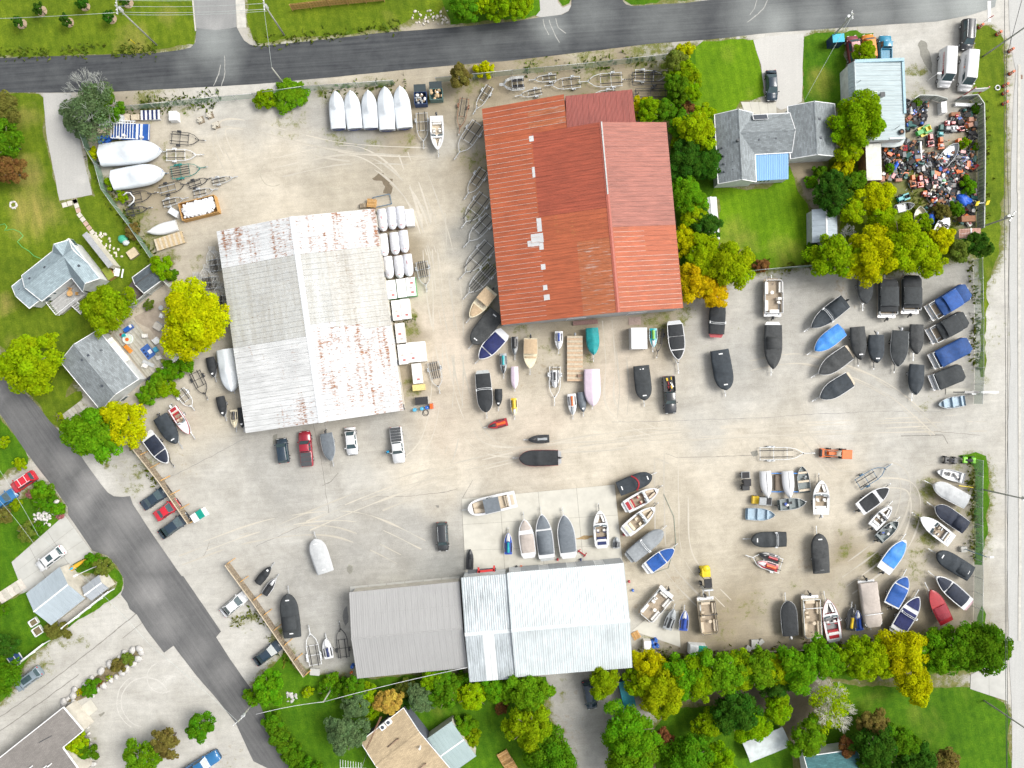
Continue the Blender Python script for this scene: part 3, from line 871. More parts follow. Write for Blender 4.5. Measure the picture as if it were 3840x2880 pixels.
def gable(root,x0,x1,xr,y0,y1,ze0,ze1,zr,roofmats,wall,nrow=(1,1),ncol=1,colmats=None,overhang=.25,cap=TRIM_W,cap_w=.35,along='y',walls=True,seam=.012,thick=.05,gap=.012,rowcuts=None,zb=0.0,cap_h=.05):
 """gable roof and walls in the building's own axes (ridge along y). Sheets of the roof are panels of their own.
    x0/x1 eaves, xr ridge; y0..y1 along the ridge; ze0/ze1 eave heights, zr ridge height."""
 def T(x,y,z):
  return Vector((x,y,z))if along=='y' else Vector((-y,x,z))
 if walls:
  w=MB()
  o=overhang
  xa,xb,ya,yb=x0+o,x1-o,y0+o,y1-o
  za=ze0+(zr-ze0)*o/max(.1,xr-x0)-.08
  zb_=ze1+(zr-ze1)*o/max(.1,x1-xr)-.08
  for y in(ya,yb):
   f=[T(xa,y,zb),T(xb,y,zb),T(xb,y,zb_),T(xr,y,zr-.08),T(xa,y,za)]
   if y==yb:
    f=f[::-1]
   w.add(f,[tuple(range(5))],wall)
  w.quad(T(xa,yb,zb),T(xa,ya,zb),T(xa,ya,za),T(xa,yb,za),wall)
  w.quad(T(xb,ya,zb),T(xb,yb,zb),T(xb,yb,zb_),T(xb,ya,zb_),wall)
  w.build('wall',root)
 for side,(xe,ze)in enumerate(((x0,ze0),(x1,ze1))):
  run,rise=abs(xr-xe),zr-ze
  L=math.hypot(run,rise)
  cuts=rowcuts[side]if rowcuts else[k/nrow[side]for k in range(nrow[side]+1)]
  dy=(y1-y0)/ncol
  if ncol==1:
   MB().bar((xe,y0,ze-.03),(xe,y1,ze-.03),.12,.12,TRIM_W).bar((xe,y0,ze-.02),(xr,y0,zr-.02),.1,.1,TRIM_W).bar((xe,y1,ze-.02),(xr,y1,zr-.02),.1,.1,TRIM_W).build('eave_trim',root)
  for r in range(len(cuts)-1):
   l=(cuts[r+1]-cuts[r])*L
   meshes={}
   for c in range(ncol):
    mt=colmats(side,r,c)if colmats else roofmats[side]
    if mt not in meshes:
     pm=MB()
     sgn=1 if xe<xr else-1
     hx,hz=run*l/L,rise*l/L
     px0,px1=-hx/2*sgn,hx/2*sgn
     lift=seam if r<len(cuts)-2 else 0
     q=[T(px0,-dy/2+gap,-hz/2),T(px1,-dy/2+gap,hz/2),T(px1,dy/2-gap,hz/2),T(px0,dy/2-gap,-hz/2)]
     if sgn<0:
      q=[q[1],q[0],q[3],q[2]]
     pm.plate(q,thick,mt)
     meshes[mt]=pm.mesh('roof_panel')
    mid=(cuts[r]+cuts[r+1])/2
    ctr=T(xe+(xr-xe)*mid,y0+dy*(c+.5),ze+rise*mid-.003*r+.004*(c%2))
    place('roof_panel',meshes[mt],root,ctr)
 if cap is not None:
  m_=MB()
  s0,s1=(zr-ze0)/max(.1,xr-x0),(zr-ze1)/max(.1,x1-xr)
  v=[T(xr-cap_w,y0-.02,zr-cap_w*s0+cap_h-.01),T(xr,y0-.02,zr+cap_h),T(xr+cap_w,y0-.02,zr-cap_w*s1+cap_h-.01),
 T(xr-cap_w,y1+.02,zr-cap_w*s0+cap_h-.01),T(xr,y1+.02,zr+cap_h),T(xr+cap_w,y1+.02,zr-cap_w*s1+cap_h-.01)]
  m_.add(v,[(0,1,4,3),(1,2,5,4),(1,0,3,4),(2,1,4,5)][:2],cap)
  m_.build('ridge_cap',root)
def opening(root,name,a,b,z0,z1,out,mat,frame=TRIM_W,sill=True):
 """a door or window in a wall: leaf/pane with a frame standing proud; a, b local plan points along the wall, out = outward normal"""
 a,b,out=Vector((*a,0)),Vector((*b,0)),Vector((*out,0))
 m_=MB()
 c=(a+b)/2+out*.03
 L=(b-a).length
 rz=math.atan2((b-a).y,(b-a).x)
 fr=MB()
 fr.box((c.x,c.y,(z0+z1)/2),(L,.06,z1-z0),frame,rz)
 f=fr.build(name,root)
 c2=c+out*.035
 m_.box((c2.x,c2.y,(z0+z1)/2),(L-.16,.02,z1-z0-.16),mat,rz)
 m_.build('pane' if 'window' in name else 'leaf',f)
 return f
def roof_vent(root,p,s=.32,h=.18,mat=None,slope=0):
 m_=MB().box((0,0,h/2),(s,s,h),mat or VENT,0,None,.8)
 o=m_.build('roof_vent',root)
 o.location=p
 o.rotation_euler=(0,0,0)
 return o
WB_RZ=R(8.2)
wbp=W(1165,1203,0)
wb=thing('warehouse','long low white metal shed with rust-streaked corrugated roof beside the stacked crates','warehouse',(0,0,0),WB_RZ)
tl,tr,br_,bl=W(816,870,3.8),W(1394,781,3.8),W(1524,1533,3.8),W(918,1629,3.8)
c0=(tl+tr+br_+bl)/4
wb.location=(c0.x,c0.y,0)
wb_w=((tr-tl).length+(br_-bl).length)/2
wb_l=((bl-tl).length+(br_-tr).length)/2
rw=roof_metal('roof_white_rust',(.63,.645,.65),WB_RZ,'y',.42,rust=1.05,rustcol=(.32,.135,.055),streak=.22,deep=.9,pale=None)
rc=roof_metal('roof_white_clean',(.63,.64,.635),WB_RZ,'y',.42,rust=.6,rustcol=(.30,.14,.06),streak=.25,deep=.9)
rl=roof_metal('roof_lichen',(.575,.59,.575),WB_RZ,'y',.42,rust=.25,lichen=.8,streak=.28,deep=.9,rustcol=(.24,.14,.08))
rl2=roof_metal('roof_lichen_heavy',(.61,.61,.58),WB_RZ,'y',.42,rust=.45,lichen=.85,streak=.28,deep=.9,rustcol=(.22,.13,.07))
NC=38
def wb_mat(side,r,c):
 t=c/NC
 if side==0:
  band=t<.42
  return(rc if r==0 else rw if t<.12 else rc)if band else(rl if t<.80 else rw)
 if t<.42+.02*r:
  return rw
 if t<.80:
  return rl2 if r in(0,1)else rl
 return rw
gable(wb,-wb_w/2,wb_w/2,.1,-wb_l/2,wb_l/2,3.8,3.8,6.0,None,WALL_B,(2,3),NC,wb_mat,.3,M('cap_white',(.66,.68,.69),.45),.45)
m_=MB()
for k in range(9):
 y=wb_l/2-3-k*3.7
 m_=MB().box((wb_w/2-.27,y,1.9),(.10,.9,1.4 if k%3 else 2.6),WALL_G if k%2 else TRIM_D)
 m_.build('wall_hatch',wb)
for k in range(4):
 m_=MB()
 x=-2.2+k*1.35
 m_.tube([(x,-wb_l/2+.9+.1*k,5.35),(x,-wb_l/2+.1,5.2),(x,-wb_l/2-.1,5.0)],.035,TRIM_D,6)
 m_.build('roof_pipe',wb)
RS_RZ=R(5.2)
rs=thing('red_shed','large rust-red corrugated metal shed with pale patches and a lean-to at its north end','shed',(0,0,0),RS_RZ)
rs.location=W(2190,815,0)
RR={k:roof_metal('roof_red_'+k,c,RS_RZ,'y',.42,rust=ru,rustcol=rcx,streak=.34,pale=pl,deep=.9,rough=.6)for k,c,ru,rcx,pl in
 (('a',(.40,.098,.038),.45,(.46,.165,.05),None),('b',(.34,.072,.036),.2,(.42,.115,.045),None),('c',(.345,.125,.092),0.15,(.40,.15,.08),None),('d',(.40,.12,.045),.4,(.42,.17,.06),(.46,.47,.45)))}
RED_CAP=M('cap_red',(.33,.085,.055),.6)
ll=lambda sx,sy,z:(Matrix.Translation(rs.location)@Matrix.Rotation(RS_RZ,4,'Z')).inverted()@W(sx,sy,z)
bl,br_,rb,rt=ll(1880,1219,4.2),ll(2569,1155,5.4),ll(2318,1171,8.0),ll(2254,457,8.0)
tl=ll(1808,408,4.2)
xr=(rb.x+rt.x)/2
x0,x1=(bl.x+tl.x)/2,br_.x-.3
yb,yt=(bl.y+br_.y+rb.y)/3,rt.y
SPLIT=yt
def rs_mat(side,r,c):
 if side==0:
  return RR['d']if(r==2 and c<15)else RR['a']if r==0 else RR['b']if c>20 else RR['a']
 return RR['a']if c<17 else RR['c']
WALL_C=roof_metal('wall_cladding',(.40,.42,.44),RS_RZ,'x',.2,rust=.1,streak=.1)
gable(rs,x0,x1,xr,yb,yt,4.2,5.4,8.0,None,WALL_C,(3,2),38,rs_mat,.15,RED_CAP,.3,rowcuts=([0,.41,.71,1.0],[0,.45,1.0]))
xs=ll(2126,486,6.8).x
fr_=(xs-x0)/(xr-x0)
zs=4.2+3.8*fr_
yn=tl.y
m_=MB()
NN=6
for r_,(u0,u1)in enumerate(((0,.55),(.55,1.0))):
 for c in range(NN):
  ya,yb2=yt+(yn-yt)*c/NN+.012,yt+(yn-yt)*(c+1)/NN-.012
  xa,xb=x0+(xs-x0)*u0,x0+(xs-x0)*u1
  za,zb2=4.2+(zs-4.2)*u0,4.2+(zs-4.2)*u1
  pm=MB().plate([(xa,ya,za),(xb,ya,zb2),(xb,yb2,zb2),(xa,yb2,za)],.05,RR['d']if(r_==1 and c in(1,3))else RR['a'])
  pm.build('roof_panel',rs)
m_=MB()
m_.quad((xs-.1,yn-.15,0),(x0+.15,yn-.15,0),(x0+.15,yn-.15,4.1),(xs-.1,yn-.15,zs-.1),WALL_C)
m_.quad((x0+.15,yn-.15,0),(x0+.15,yt,0),(x0+.15,yt,4.1),(x0+.15,yn-.15,4.1),WALL_C)
m_.build('wall',rs)
la,lb,lc,ld=ll(2119.7,360,5.2),ll(2371,335,5.2),ll(2384,458,6.2),ll(2126,486,6.2)
rdark=roof_metal('roof_red_lean',(.26,.066,.05),RS_RZ,'x',.21,rust=.1,rustcol=(.30,.08,.04),streak=.2,deep=.55)
NL=12
for c in range(NL):
 u0,u1=c/NL+.001,(c+1)/NL-.001
 q=[ld.lerp(lc,u0),ld.lerp(lc,u1),la.lerp(lb,u1),la.lerp(lb,u0)]
 q=[Vector((p.x,p.y,p.z))for p in q]
 MB().plate(q,.05,rdark).build('roof_panel',rs)
m_=MB()
m_.quad((lb.x-.2,lb.y-.15,0),(la.x,la.y-.15,0),(la.x,la.y-.15,5.05),(lb.x-.2,lb.y-.15,5.05),WALL_C)
m_.quad((lc.x-.2,lc.y,0),(lb.x-.2,lb.y-.15,0),(lb.x-.2,lb.y-.15,5.05),(lc.x-.2,lc.y,6.0),WALL_C)
m_.build('wall',rs)
o=MB().bar(tuple(rt+Vector((0.05,0,.09))),tuple(rb.lerp(rt,.62)+Vector((0.05,0,.09))),.22,.05,M('cap_pale',(.42,.43,.42),.6,var=.3)).build('ridge_flashing',rs)
PATCH=roof_metal('roof_patch',(.56,.57,.57),RS_RZ,'y',.21,streak=.1)
slope_w=lambda x:4.2+3.8*(x-x0)/(xr-x0)
for t_,xa,ya,xb,yb_ in(('21',215,228,255,345),('21',165,360,270,440),('21',135,420,165,470),('21',235,440,272,500),('21',165,440,236,468),('21',250,625,288,672),('21',268,805,305,848),('21',275,888,325,935),
 ('20',148,1178,186,1225),('20',175,1445,198,1535)):
 q0=P(t_,(xa+xb)/2,(ya+yb_)/2,5.6)
 lp=(Matrix.Translation(rs.location)@Matrix.Rotation(RS_RZ,4,'Z')).inverted()@q0
 zz=slope_w(lp.x)
 w_,h_=(xb-xa)/ZM*.95,(yb_-ya)/ZM*.95
 k=3.8/(xr-x0)
 MB().plate([(lp.x-w_/2,lp.y-h_/2,slope_w(lp.x-w_/2)+.035),(lp.x+w_/2,lp.y-h_/2,slope_w(lp.x+w_/2)+.035),
 (lp.x+w_/2,lp.y+h_/2,slope_w(lp.x+w_/2)+.035),(lp.x-w_/2,lp.y+h_/2,slope_w(lp.x-w_/2)+.035)],.02,PATCH).build('roof_patch',rs)
SEAL=M('seam_seal',(.46,.33,.28),.6,var=.35,scale=4)
m_=MB()
for c in range(1,38):
 y=yb+(yt-yb)*c/38
 xa,xb=x0+.05,x0+(xr-x0)*.40
 m_.bar((xa,y,slope_w(xa)+.03),(xb,y,slope_w(xb)+.03),.06,.02,SEAL)
 if c<17:
  sl=lambda x:5.4+2.6*(x1-x)/(x1-xr)
  xa,xb=xr+.4,(xr+x1)/2 if c>11 else x1-.1
  m_.bar((xa,y,sl(xa)+.03),(xb,y,sl(xb)+.03),.06,.02,SEAL)
for c in range(1,NN):
 y=yt+(yn-yt)*c/NN
 m_.bar((x0+.05,y,4.25),(xs-.1,y,zs+.03),.06,.02,SEAL)
m_.build('seam_strip',rs)['kind']='stuff'
for t_,xa,xb,nm in(('21',475,640,'door'),('21',1010,1160,'door')):
 a_,b_=[(Matrix.Translation(rs.location)@Matrix.Rotation(RS_RZ,4,'Z')).inverted()@P(t_,q,1100,2.5)for q in(xa,xb)]
 opening(rs,'garage_door',(a_.x,yb+.15),(b_.x,yb+.15),0,3.4,(0,-1),DOORM)
SW_RZ=R(4.7)
def rect_root(name,label,cat,corners,z,rz):
 c=sum((W(x,y,z)for x,y in corners),Vector())/4
 o=thing(name,label,cat,(c.x,c.y,0),rz)
 inv=(Matrix.Translation(o.location)@Matrix.Rotation(rz,4,'Z')).inverted()
 q=[inv@W(x,y,z)for x,y in corners]
 return o,inv,q
ROOF_GREY=roof_metal('roof_grey',(.325,.325,.32),R(5.6),'x',.36,streak=.07,var=.05,deep=.35)
an,inv,q=rect_root('annex','plain grey metal-roofed annex joined to the silver workshop','annex',[(1309,2224),(1724,2181),(1752,2505),(1338,2544)],3.4,R(5.6))
x0_,x1_=(q[0].x+q[3].x)/2,(q[1].x+q[2].x)/2
yn_,ys_=(q[0].y+q[1].y)/2,(q[2].y+q[3].y)/2
yr_=(inv@W(1309,2398,4.6)).y
def gable_x(root,x0,x1,y0,y1,yr,ze0,ze1,zr,mats,wall,n,nrow=(1,1),cap=TRIM_W,cap_w=.3,oh=.3,gap=.008,thick=.05,colmats=None,zb=0.0):
 """gable with its ridge along local x; y0 south eave, y1 north eave"""
 w=MB()
 xa,xb,ya,yb=x0+oh,x1-oh,y0+oh,y1-oh
 za=ze0+(zr-ze0)*oh/max(.1,yr-y0)-.08
 zc=ze1+(zr-ze1)*oh/max(.1,y1-yr)-.08
 for x in(xa,xb):
  f=[(x,ya,zb),(x,yb,zb),(x,yb,zc),(x,yr,zr-.08),(x,ya,za)]
  w.add(f if x==xb else f[::-1],[tuple(range(5))],wall)
 w.quad((xa,ya,zb),(xb,ya,zb),(xb,ya,za),(xa,ya,za),wall)
 w.quad((xb,yb,zb),(xa,yb,zb),(xa,yb,zc),(xb,yb,zc),wall)
 w.build('wall',root)
 for side,(ye,ze)in enumerate(((y0,ze0),(y1,ze1))):
  for r in range(nrow[side]):
   u0,u1=r/nrow[side],(r+1)/nrow[side]
   ya_,yb_=ye+(yr-ye)*u0,ye+(yr-ye)*u1
   za_,zb_=ze+(zr-ze)*u0,ze+(zr-ze)*u1
   dx=(x1-x0)/n
   if n==1:
    MB().bar((x0,ye,ze-.03),(x1,ye,ze-.03),.12,.12,TRIM_W).bar((x0,ye,ze-.02),(x0,yr,zr-.02),.1,.1,TRIM_W).bar((x1,ye,ze-.02),(x1,yr,zr-.02),.1,.1,TRIM_W).build('eave_trim',root)
   cache={}
   for c in range(n):
    mt=colmats(side,r,c)if colmats else mats[side]
    if mt not in cache:
     p=[(-dx/2+gap,ya_,za_),(dx/2-gap,ya_,za_),(dx/2-gap,yb_,zb_),(-dx/2+gap,yb_,zb_)]
     if ya_>yb_:
      p=p[::-1]
     cache[mt]=MB().plate(p,thick,mt).mesh('roof_panel')
    place('roof_panel',cache[mt],root,(x0+dx*(c+.5),0,.004*(c%2)-.03*(nrow[side]>1 and r==0)))
 if cap is not None:
  s0,s1=(zr-ze0)/max(.1,yr-y0),(zr-ze1)/max(.1,y1-yr)
  m_=MB()
  v=[]
  for x in(x0-.02,x1+.02):
   v+=[(x,yr-cap_w,zr-cap_w*s0+.04),(x,yr,zr+.06),(x,yr+cap_w,zr-cap_w*s1+.04)]
  m_.add(v,[(0,3,4,1),(1,4,5,2)],cap)
  m_.build('ridge_cap',root)
gable_x(an,x0_,x1_,ys_,yn_,yr_,3.4,3.2,4.6,[ROOF_GREY,ROOF_GREY],WALL_B,18,(1,2),M('cap_grey',(.31,.31,.305),.5),.14)
RS1=roof_metal('roof_silver_streak',(.50,.55,.57),R(4.7),'x',.36,streak=.38,var=.2,rough=.42,metal=.2,deep=.6)
RS2=roof_metal('roof_silver',(.57,.625,.635),R(4.7),'x',.36,streak=.14,var=.2,rough=.42,metal=.1,deep=.6)
RS3=roof_metal('roof_silver_clear',(.62,.645,.645),R(4.7),'x',.55,streak=.06,var=.05,rough=.4)
sw=thing('workshop','bright silver metal workshop with ribbed gable roof behind the concrete apron','workshop',(0,0,0),SW_RZ)
cA=[(1727,2166),(1896,2153),(1936,2543),(1763,2559)]
cB=[(1896,2149),(2335,2112),(2376,2500),(1936,2543)]
c_=sum((W(x,y,4.2)for x,y in cB),Vector())/4
sw.location=(c_.x,c_.y,0)
inv=(Matrix.Translation(sw.location)@Matrix.Rotation(SW_RZ,4,'Z')).inverted()
qa,qb=[inv@W(x,y,4.0)for x,y in cA],[inv@W(x,y,4.3)for x,y in cB]
yrA,yrB=(inv@W(1831,2373,5.4)).y,(inv@W(2139,2346,5.9)).y
xm=(qa[1].x+qa[2].x+qb[0].x+qb[3].x)/4
gable_x(sw,(qa[0].x+qa[3].x)/2,xm+.05,(qa[2].y+qa[3].y)/2,(qa[0].y+qa[1].y)/2,yrA,4.0,4.0,5.4,None,WALL_W,8,(1,1),M('cap_silver',(.58,.62,.63),.45),.3,
 colmats=lambda s,r,c:RS3 if(s==0 and c in(3,4))else RS1)
gable_x(sw,xm+.06,(qb[1].x+qb[2].x)/2,(qb[2].y+qb[3].y)/2,(qb[0].y+qb[1].y)/2,yrB,4.3,4.3,5.9,[RS2,RS2],WALL_W,20,(1,1),M('cap_silver',(.58,.62,.63),.45),.3)
for k in range(4):
 xx=xm+2.2+k*4.6
 opening(sw,'garage_door',(xx,qb[0].y-.3),(xx+3.2,qb[0].y-.3),0,3.2,(0,1),DOORM)
RED_T=M('red_awning',(.50,.030,.030),.6)
m_=MB()
a_=inv@P('12',1830,1640,3.0)
b_=inv@P('12',2075,1625,3.0)
m_.plate([(a_.x,a_.y,2.9),(b_.x,a_.y,2.9),(b_.x,a_.y+.55,2.7),(a_.x,a_.y+.55,2.7)],.06,TRIM_D)
m_.bar((a_.x+1.6,a_.y+.2,3.0),(a_.x+4.4,a_.y+.3,3.0),.35,.14,RED_T)
m_.bar((a_.x+1.9,a_.y,3.0),(a_.x+1.8,a_.y+.9,3.0),.3,.14,RED_T)
m_.bar((a_.x+4.3,a_.y,3.0),(a_.x+4.4,a_.y+1.0,3.0),.3,.14,RED_T)
m_.build('door_canopy',sw)
for k,(t_,x,y,w_,d_,h_,cc)in enumerate((('22',305,1585,2.4,.7,1.1,WALL_G),('22',615,1553,1.4,.7,1.3,WALL_G),('22',890,1528,1.0,.5,1.0,WALL_G))):
 p=inv@P(t_,x,y,.6)
 MB().box((0,0,h_/2),(w_,d_,h_),cc).box((0,0,h_+.03),(w_*.9,d_*.8,.06),TRIM_D).build('wall_unit',sw).location=(p.x,p.y,0)
SH_G=lambda rz,ax='y':shingle('shingle_grey_%d_%s'%(round(math.degrees(rz)),ax),(.215,.24,.25),rz,ax)
SH_B=lambda rz,ax='y':shingle('shingle_blue_%d_%s'%(round(math.degrees(rz)),ax),(.25,.315,.345),rz,ax,.13)
def house_root(name,label,tile,x,y,rz,cat='house'):
 o=thing(name,label,cat,tuple(P(tile,x,y,0)),rz)
 inv=(Matrix.Translation(o.location)@Matrix.Rotation(rz,4,'Z')).inverted()
 return o,(lambda t,x,y,z:inv@P(t,x,y,z))
H1R=R(38.4)
h1,L1=house_root('house','blue-grey shingled house with white walls and a raised deck','01',450,720,H1R)
a,b,c,d=L1('01',180,715,3.2),L1('01',625,390,3.2),L1('01',640,740,3.2),L1('01',340,945,3.2)
yn,ys=(a.y+b.y)/2,(c.y+d.y)/2
rid=L1('01',400,675,4.9)
gable_x(h1,a.x,b.x-.6,ys,yn,rid.y,3.2,3.2,4.9,[SH_B(H1R),SH_B(H1R)],WALL_W,1,(1,1),SH_B(H1R),.15)
e,f_=L1('01',90,800,2.8),L1('01',255,1025,2.8)
gable_x(h1,e.x,a.x+.35,f_.y+.3,e.y-.35,(e.y+f_.y)/2+.1,2.8,2.8,3.8,[SH_B(H1R),SH_B(H1R)],WALL_W,1,(1,1),SH_B(H1R),.12)
g1,g2,g3=L1('01',720,860,3.2),L1('01',870,755,3.2),L1('01',625,390,3.2)
xw0,xw1=g1.x-.1,g2.x
gable(h1,xw0,xw1,(xw0+xw1)/2,g1.y,g3.y,3.2,3.2,4.85,[SH_B(H1R,'x'),SH_B(H1R,'x')],WALL_W,(1,1),1,None,.2,SH_B(H1R,'x'),.15)
for t_,x,y,z in(('01',528,545,4.2),('01',388,652,4.4),('01',258,748,4.3),('01',680,638,4.2),('01',172,845,3.4)):
 p=L1(t_,x,y,z)
 roof_vent(h1,(p.x,p.y,z-.1),.38,.22)
DECK_B=[M('deck_grey%d'%k,c,.85,dirt=.2)for k,c in enumerate(((.40,.40,.39),(.43,.43,.42),(.37,.37,.36)))]
a,b,c,d=L1('01',430,960,.9),L1('01',700,765,.9),L1('01',760,870,.9),L1('01',480,1085,.9)
dk=MB().box(((a.x+c.x)/2-.1,(a.y+c.y)/2,.40),(c.x-a.x-.4,a.y-c.y-.3,.78),M('deck_skirt',(.42,.40,.36),.9)).build('deck',h1)
n=14
for k in range(n):
 y0_=c.y+(a.y-c.y)*k/n
 MB().box(((a.x+c.x)/2-.1,y0_+.1,.83),(c.x-a.x-.2,(a.y-c.y)/n-.02,.04),DECK_B[k%3]).build('board',dk)
m_=MB()
for xx in(a.x,c.x-.2):
 m_.bar((xx,a.y,1.8),(xx,c.y,1.8),.09,.07,TRIM_W)
 for k in range(7):
  yy=c.y+(a.y-c.y)*k/6
  m_.bar((xx,yy,.85),(xx,yy,1.78),.07,.07,TRIM_W)
m_.bar((a.x,c.y,1.8),(c.x-1.7,c.y,1.8),.09,.07,TRIM_W)
m_.build('railing',dk)
sa=L1('01',690,1010,.4)
stp=MB().bar((sa.x-.55,c.y,.8),(sa.x-.55,c.y-1.7,.1),.1,.2,TRIM_W).bar((sa.x+.55,c.y,.8),(sa.x+.55,c.y-1.7,.1),.1,.2,TRIM_W).build('stairs',h1)
for k in range(5):
 MB().box((sa.x,c.y-.2-k*.33,.72-k*.145),(1.05,.28,.05),DECK_B[0]).build('tread',stp)
opening(h1,'window',(a.x+.2,ys+.32),(a.x+1.3,ys+.32),1.6,2.6,(0,-1),GLASS)
opening(h1,'window',(a.x+2.0,ys+.32),(a.x+2.5,ys+.32),1.8,2.6,(0,-1),GLASS)
opening(h1,'window',(xw1-.2,0.2),(xw1-.2,1.6),1.4,2.5,(1,0),GLASS)
a,b=L1('01',720,355,2.4),L1('01',930,660,2.4)
m_=MB().box(((a.x+b.x)/2+.35,(a.y+b.y)/2-.1,1.15),(.75,abs(a.y-b.y)-.3,2.3),WALL_B)
m_.box(((a.x+b.x)/2+.35,(a.y+b.y)/2-.1,2.36),(.95,abs(a.y-b.y)-.1,.08),M('porch_roof',(.33,.34,.35),.7))
m_.build('porch',h1)
H2R=math.atan2(-(1640-1200),1220-855)
H2R=-math.atan2(440,365)
h2,L2=house_root('house','grey shingled house with a plain gable roof and cluttered rear deck','01',880,1560,H2R)
aN,aE,aW,aS=L2('01',855,1200,3.0),L2('01',1225,1645,3.0),L2('01',515,1450,3.0),L2('01',845,1864,3.0)
gable_x(h2,(aN.x+aW.x)/2,(aE.x+aS.x)/2,(aW.y+aS.y)/2,(aN.y+aE.y)/2,L2('01',770,1480,4.5).y,3.0,3.0,4.5,[SH_G(H2R),SH_G(H2R)],WALL_W,1,(1,1),SH_G(H2R),.15)
for t_,x,y in(('01',760,1412),('01',708,1450),('02',880,15)):
 p=L2(t_,x,y,4.3)
 roof_vent(h2,(p.x,p.y,4.05),.4,.3)
p=L2('01',875,1365,4.0)
MB().cyl((0,0,.3),.07,.6,VENT).build('vent_pipe',h2).location=(p.x,p.y,3.7)
m_=MB()
p0,p1=L2('01',970,1250,2.4),L2('01',1130,1440,2.4)
nn=10
aw=MB().bar((p0.x,aN.y-.25,2.75),(p1.x,aN.y-.25,2.75),.1,.1,TRIM_W).build('awning',h2)
for k in range(nn):
 xa,xb=p0.x+(p1.x-p0.x)*k/nn+.01,p0.x+(p1.x-p0.x)*(k+1)/nn-.01
 MB().plate([(xa,aN.y-.2,2.75),(xa,aN.y+.75,2.45),(xb,aN.y+.75,2.45),(xb,aN.y-.2,2.75)][::-1],.02,M('awning_cream',(.62,.58,.48),.6)if k%2 else M('awning_pale',(.70,.69,.64),.6)).build('slat',aw)
opening(h2,'window',(aE.x-.28,.3),(aE.x-.28,1.6),1.2,2.3,(1,0),GLASS)
H3R=R(3.0)
h3,L3=house_root('house','grey shingled house with crossing gables and a bright blue metal porch roof','20',2080,1250,H3R)
w0,w1,w2,w3=L3('20',1770,990,3.1),L3('20',1960,950,4.8),L3('20',1760,1590,3.1),L3('20',1985,1570,4.8)
xr_=L3('20',1972,1250,4.9).x
gable(h3,(w0.x+w2.x)/2,xr_+(xr_-(w0.x+w2.x)/2)*.9,xr_,w2.y,w0.y,3.1,3.1,4.9,[SH_G(H3R,'x'),SH_G(H3R,'x')],WALL_W,(1,1),1,None,.25,SH_G(H3R,'x'),.15)
n0,n1,s0=L3('20',2085,975,3.1),L3('30',175,1015,3.1),L3('20',2100,1335,3.1)
ry=L3('20',2100,1140,4.8).y
gable_x(h3,xr_+.1,n1.x+.3,s0.y,(n0.y+n1.y)/2+.2,ry,3.1,3.1,4.8,[SH_G(H3R),SH_G(H3R)],WALL_W,1,(1,1),SH_G(H3R),.15)
b0,b1=L3('20',1995,1345,2.6),L3('30',180,1545,2.6)
BLUE_R=roof_metal('roof_blue',(.15,.34,.58),H3R,'x',.3,streak=.12,var=.06,deep=.5)
n=9
for k in range(n):
 xa,xb=b0.x+(b1.x-b0.x)*k/n+.006,b0.x+(b1.x-b0.x)*(k+1)/n-.006
 MB().plate([(xa,b1.y,2.45),(xb,b1.y,2.45),(xb,b0.y,3.0),(xa,b0.y,3.0)],.04,BLUE_R).build('porch_panel',h3)
m_=MB().quad((b0.x,b1.y+.2,0),(b1.x,b1.y+.2,0),(b1.x,b1.y+.2,2.42),(b0.x,b1.y+.2,2.42),WALL_W)
m_.quad((b1.x-.1,b1.y+.2,0),(b1.x-.1,b0.y,0),(b1.x-.1,b0.y,2.9),(b1.x-.1,b1.y+.2,2.42),WALL_W)
m_.build('porch_wall',h3)
for k in range(7):
 xa=b0.x+.4+k*.62
 opening(h3,'window',(xa,b1.y+.2),(xa+.5,b1.y+.2),1.1,2.2,(0,-1),GLASS)
for t_,x,y in(('20',1928,1028),('20',1930,1095),('20',1822,1268),('20',1835,1340),('20',1838,1408),('20',1840,1475),('20',1908,1398),('20',1910,1465),('20',2135,1205),('30',70,1195)):
 p=L3(t_,x,y,4.2)
 roof_vent(h3,(p.x,p.y,4.0 if x>1900 or t_=='30' else 3.65),.3,.3)
p=L3('20',1945,1220,4.6)
MB().cyl((0,0,.4),.22,.8,TRIM_D).build('chimney',h3).location=(p.x,p.y,4.4)
k0=L3('20',2150,1005,4.0)
MB().box((0,0,0),(2.4,1.1,.12),TRIM_W,0,Matrix.Rotation(R(-25),3,'X')).box((0,-.03,.08),(2.2,.95,.06),VENT,0,Matrix.Rotation(R(-25),3,'X')).build('skylight',h3).location=(k0.x,k0.y,3.75)
g0,g1_,g2_,g3_=L3('30',168,930,3.0),L3('30',585,885,3.0),L3('30',600,1335,3.0),L3('30',195,1390,3.0)
gr=L3('30',415,1120,4.5)
gable(h3,(g0.x+g3_.x)/2,(g1_.x+g2_.x)/2-.1,gr.x,(g2_.y+g3_.y)/2,(g0.y+g1_.y)/2,3.0,3.0,4.5,[SH_G(H3R,'x'),SH_G(H3R,'x')],WALL_W,(1,1),1,None,.25,SH_G(H3R,'x'),.15)
for x,y in((387,1035),(398,1193),(440,1030),(453,1192)):
 p=L3('30',x,y,4.1)
 roof_vent(h3,(p.x,p.y,4.1),.42,.25)
H4R=R(2.2)
h4,L4=house_root('repair_shop','repair shop with pale ribbed metal roof beside the mower yard','30',950,860,H4R,'shop')
a,b,c,d=L4('30',745,555,3.6),L4('30',1168,500,3.6),L4('30',1186,1195,3.6),L4('30',880,1225,3.6)
PALE_R=roof_metal('roof_pale',(.36,.44,.46),H4R,'y',.5,streak=.2,var=.1,deep=.9)
e=L4('30',690,590,2.9)
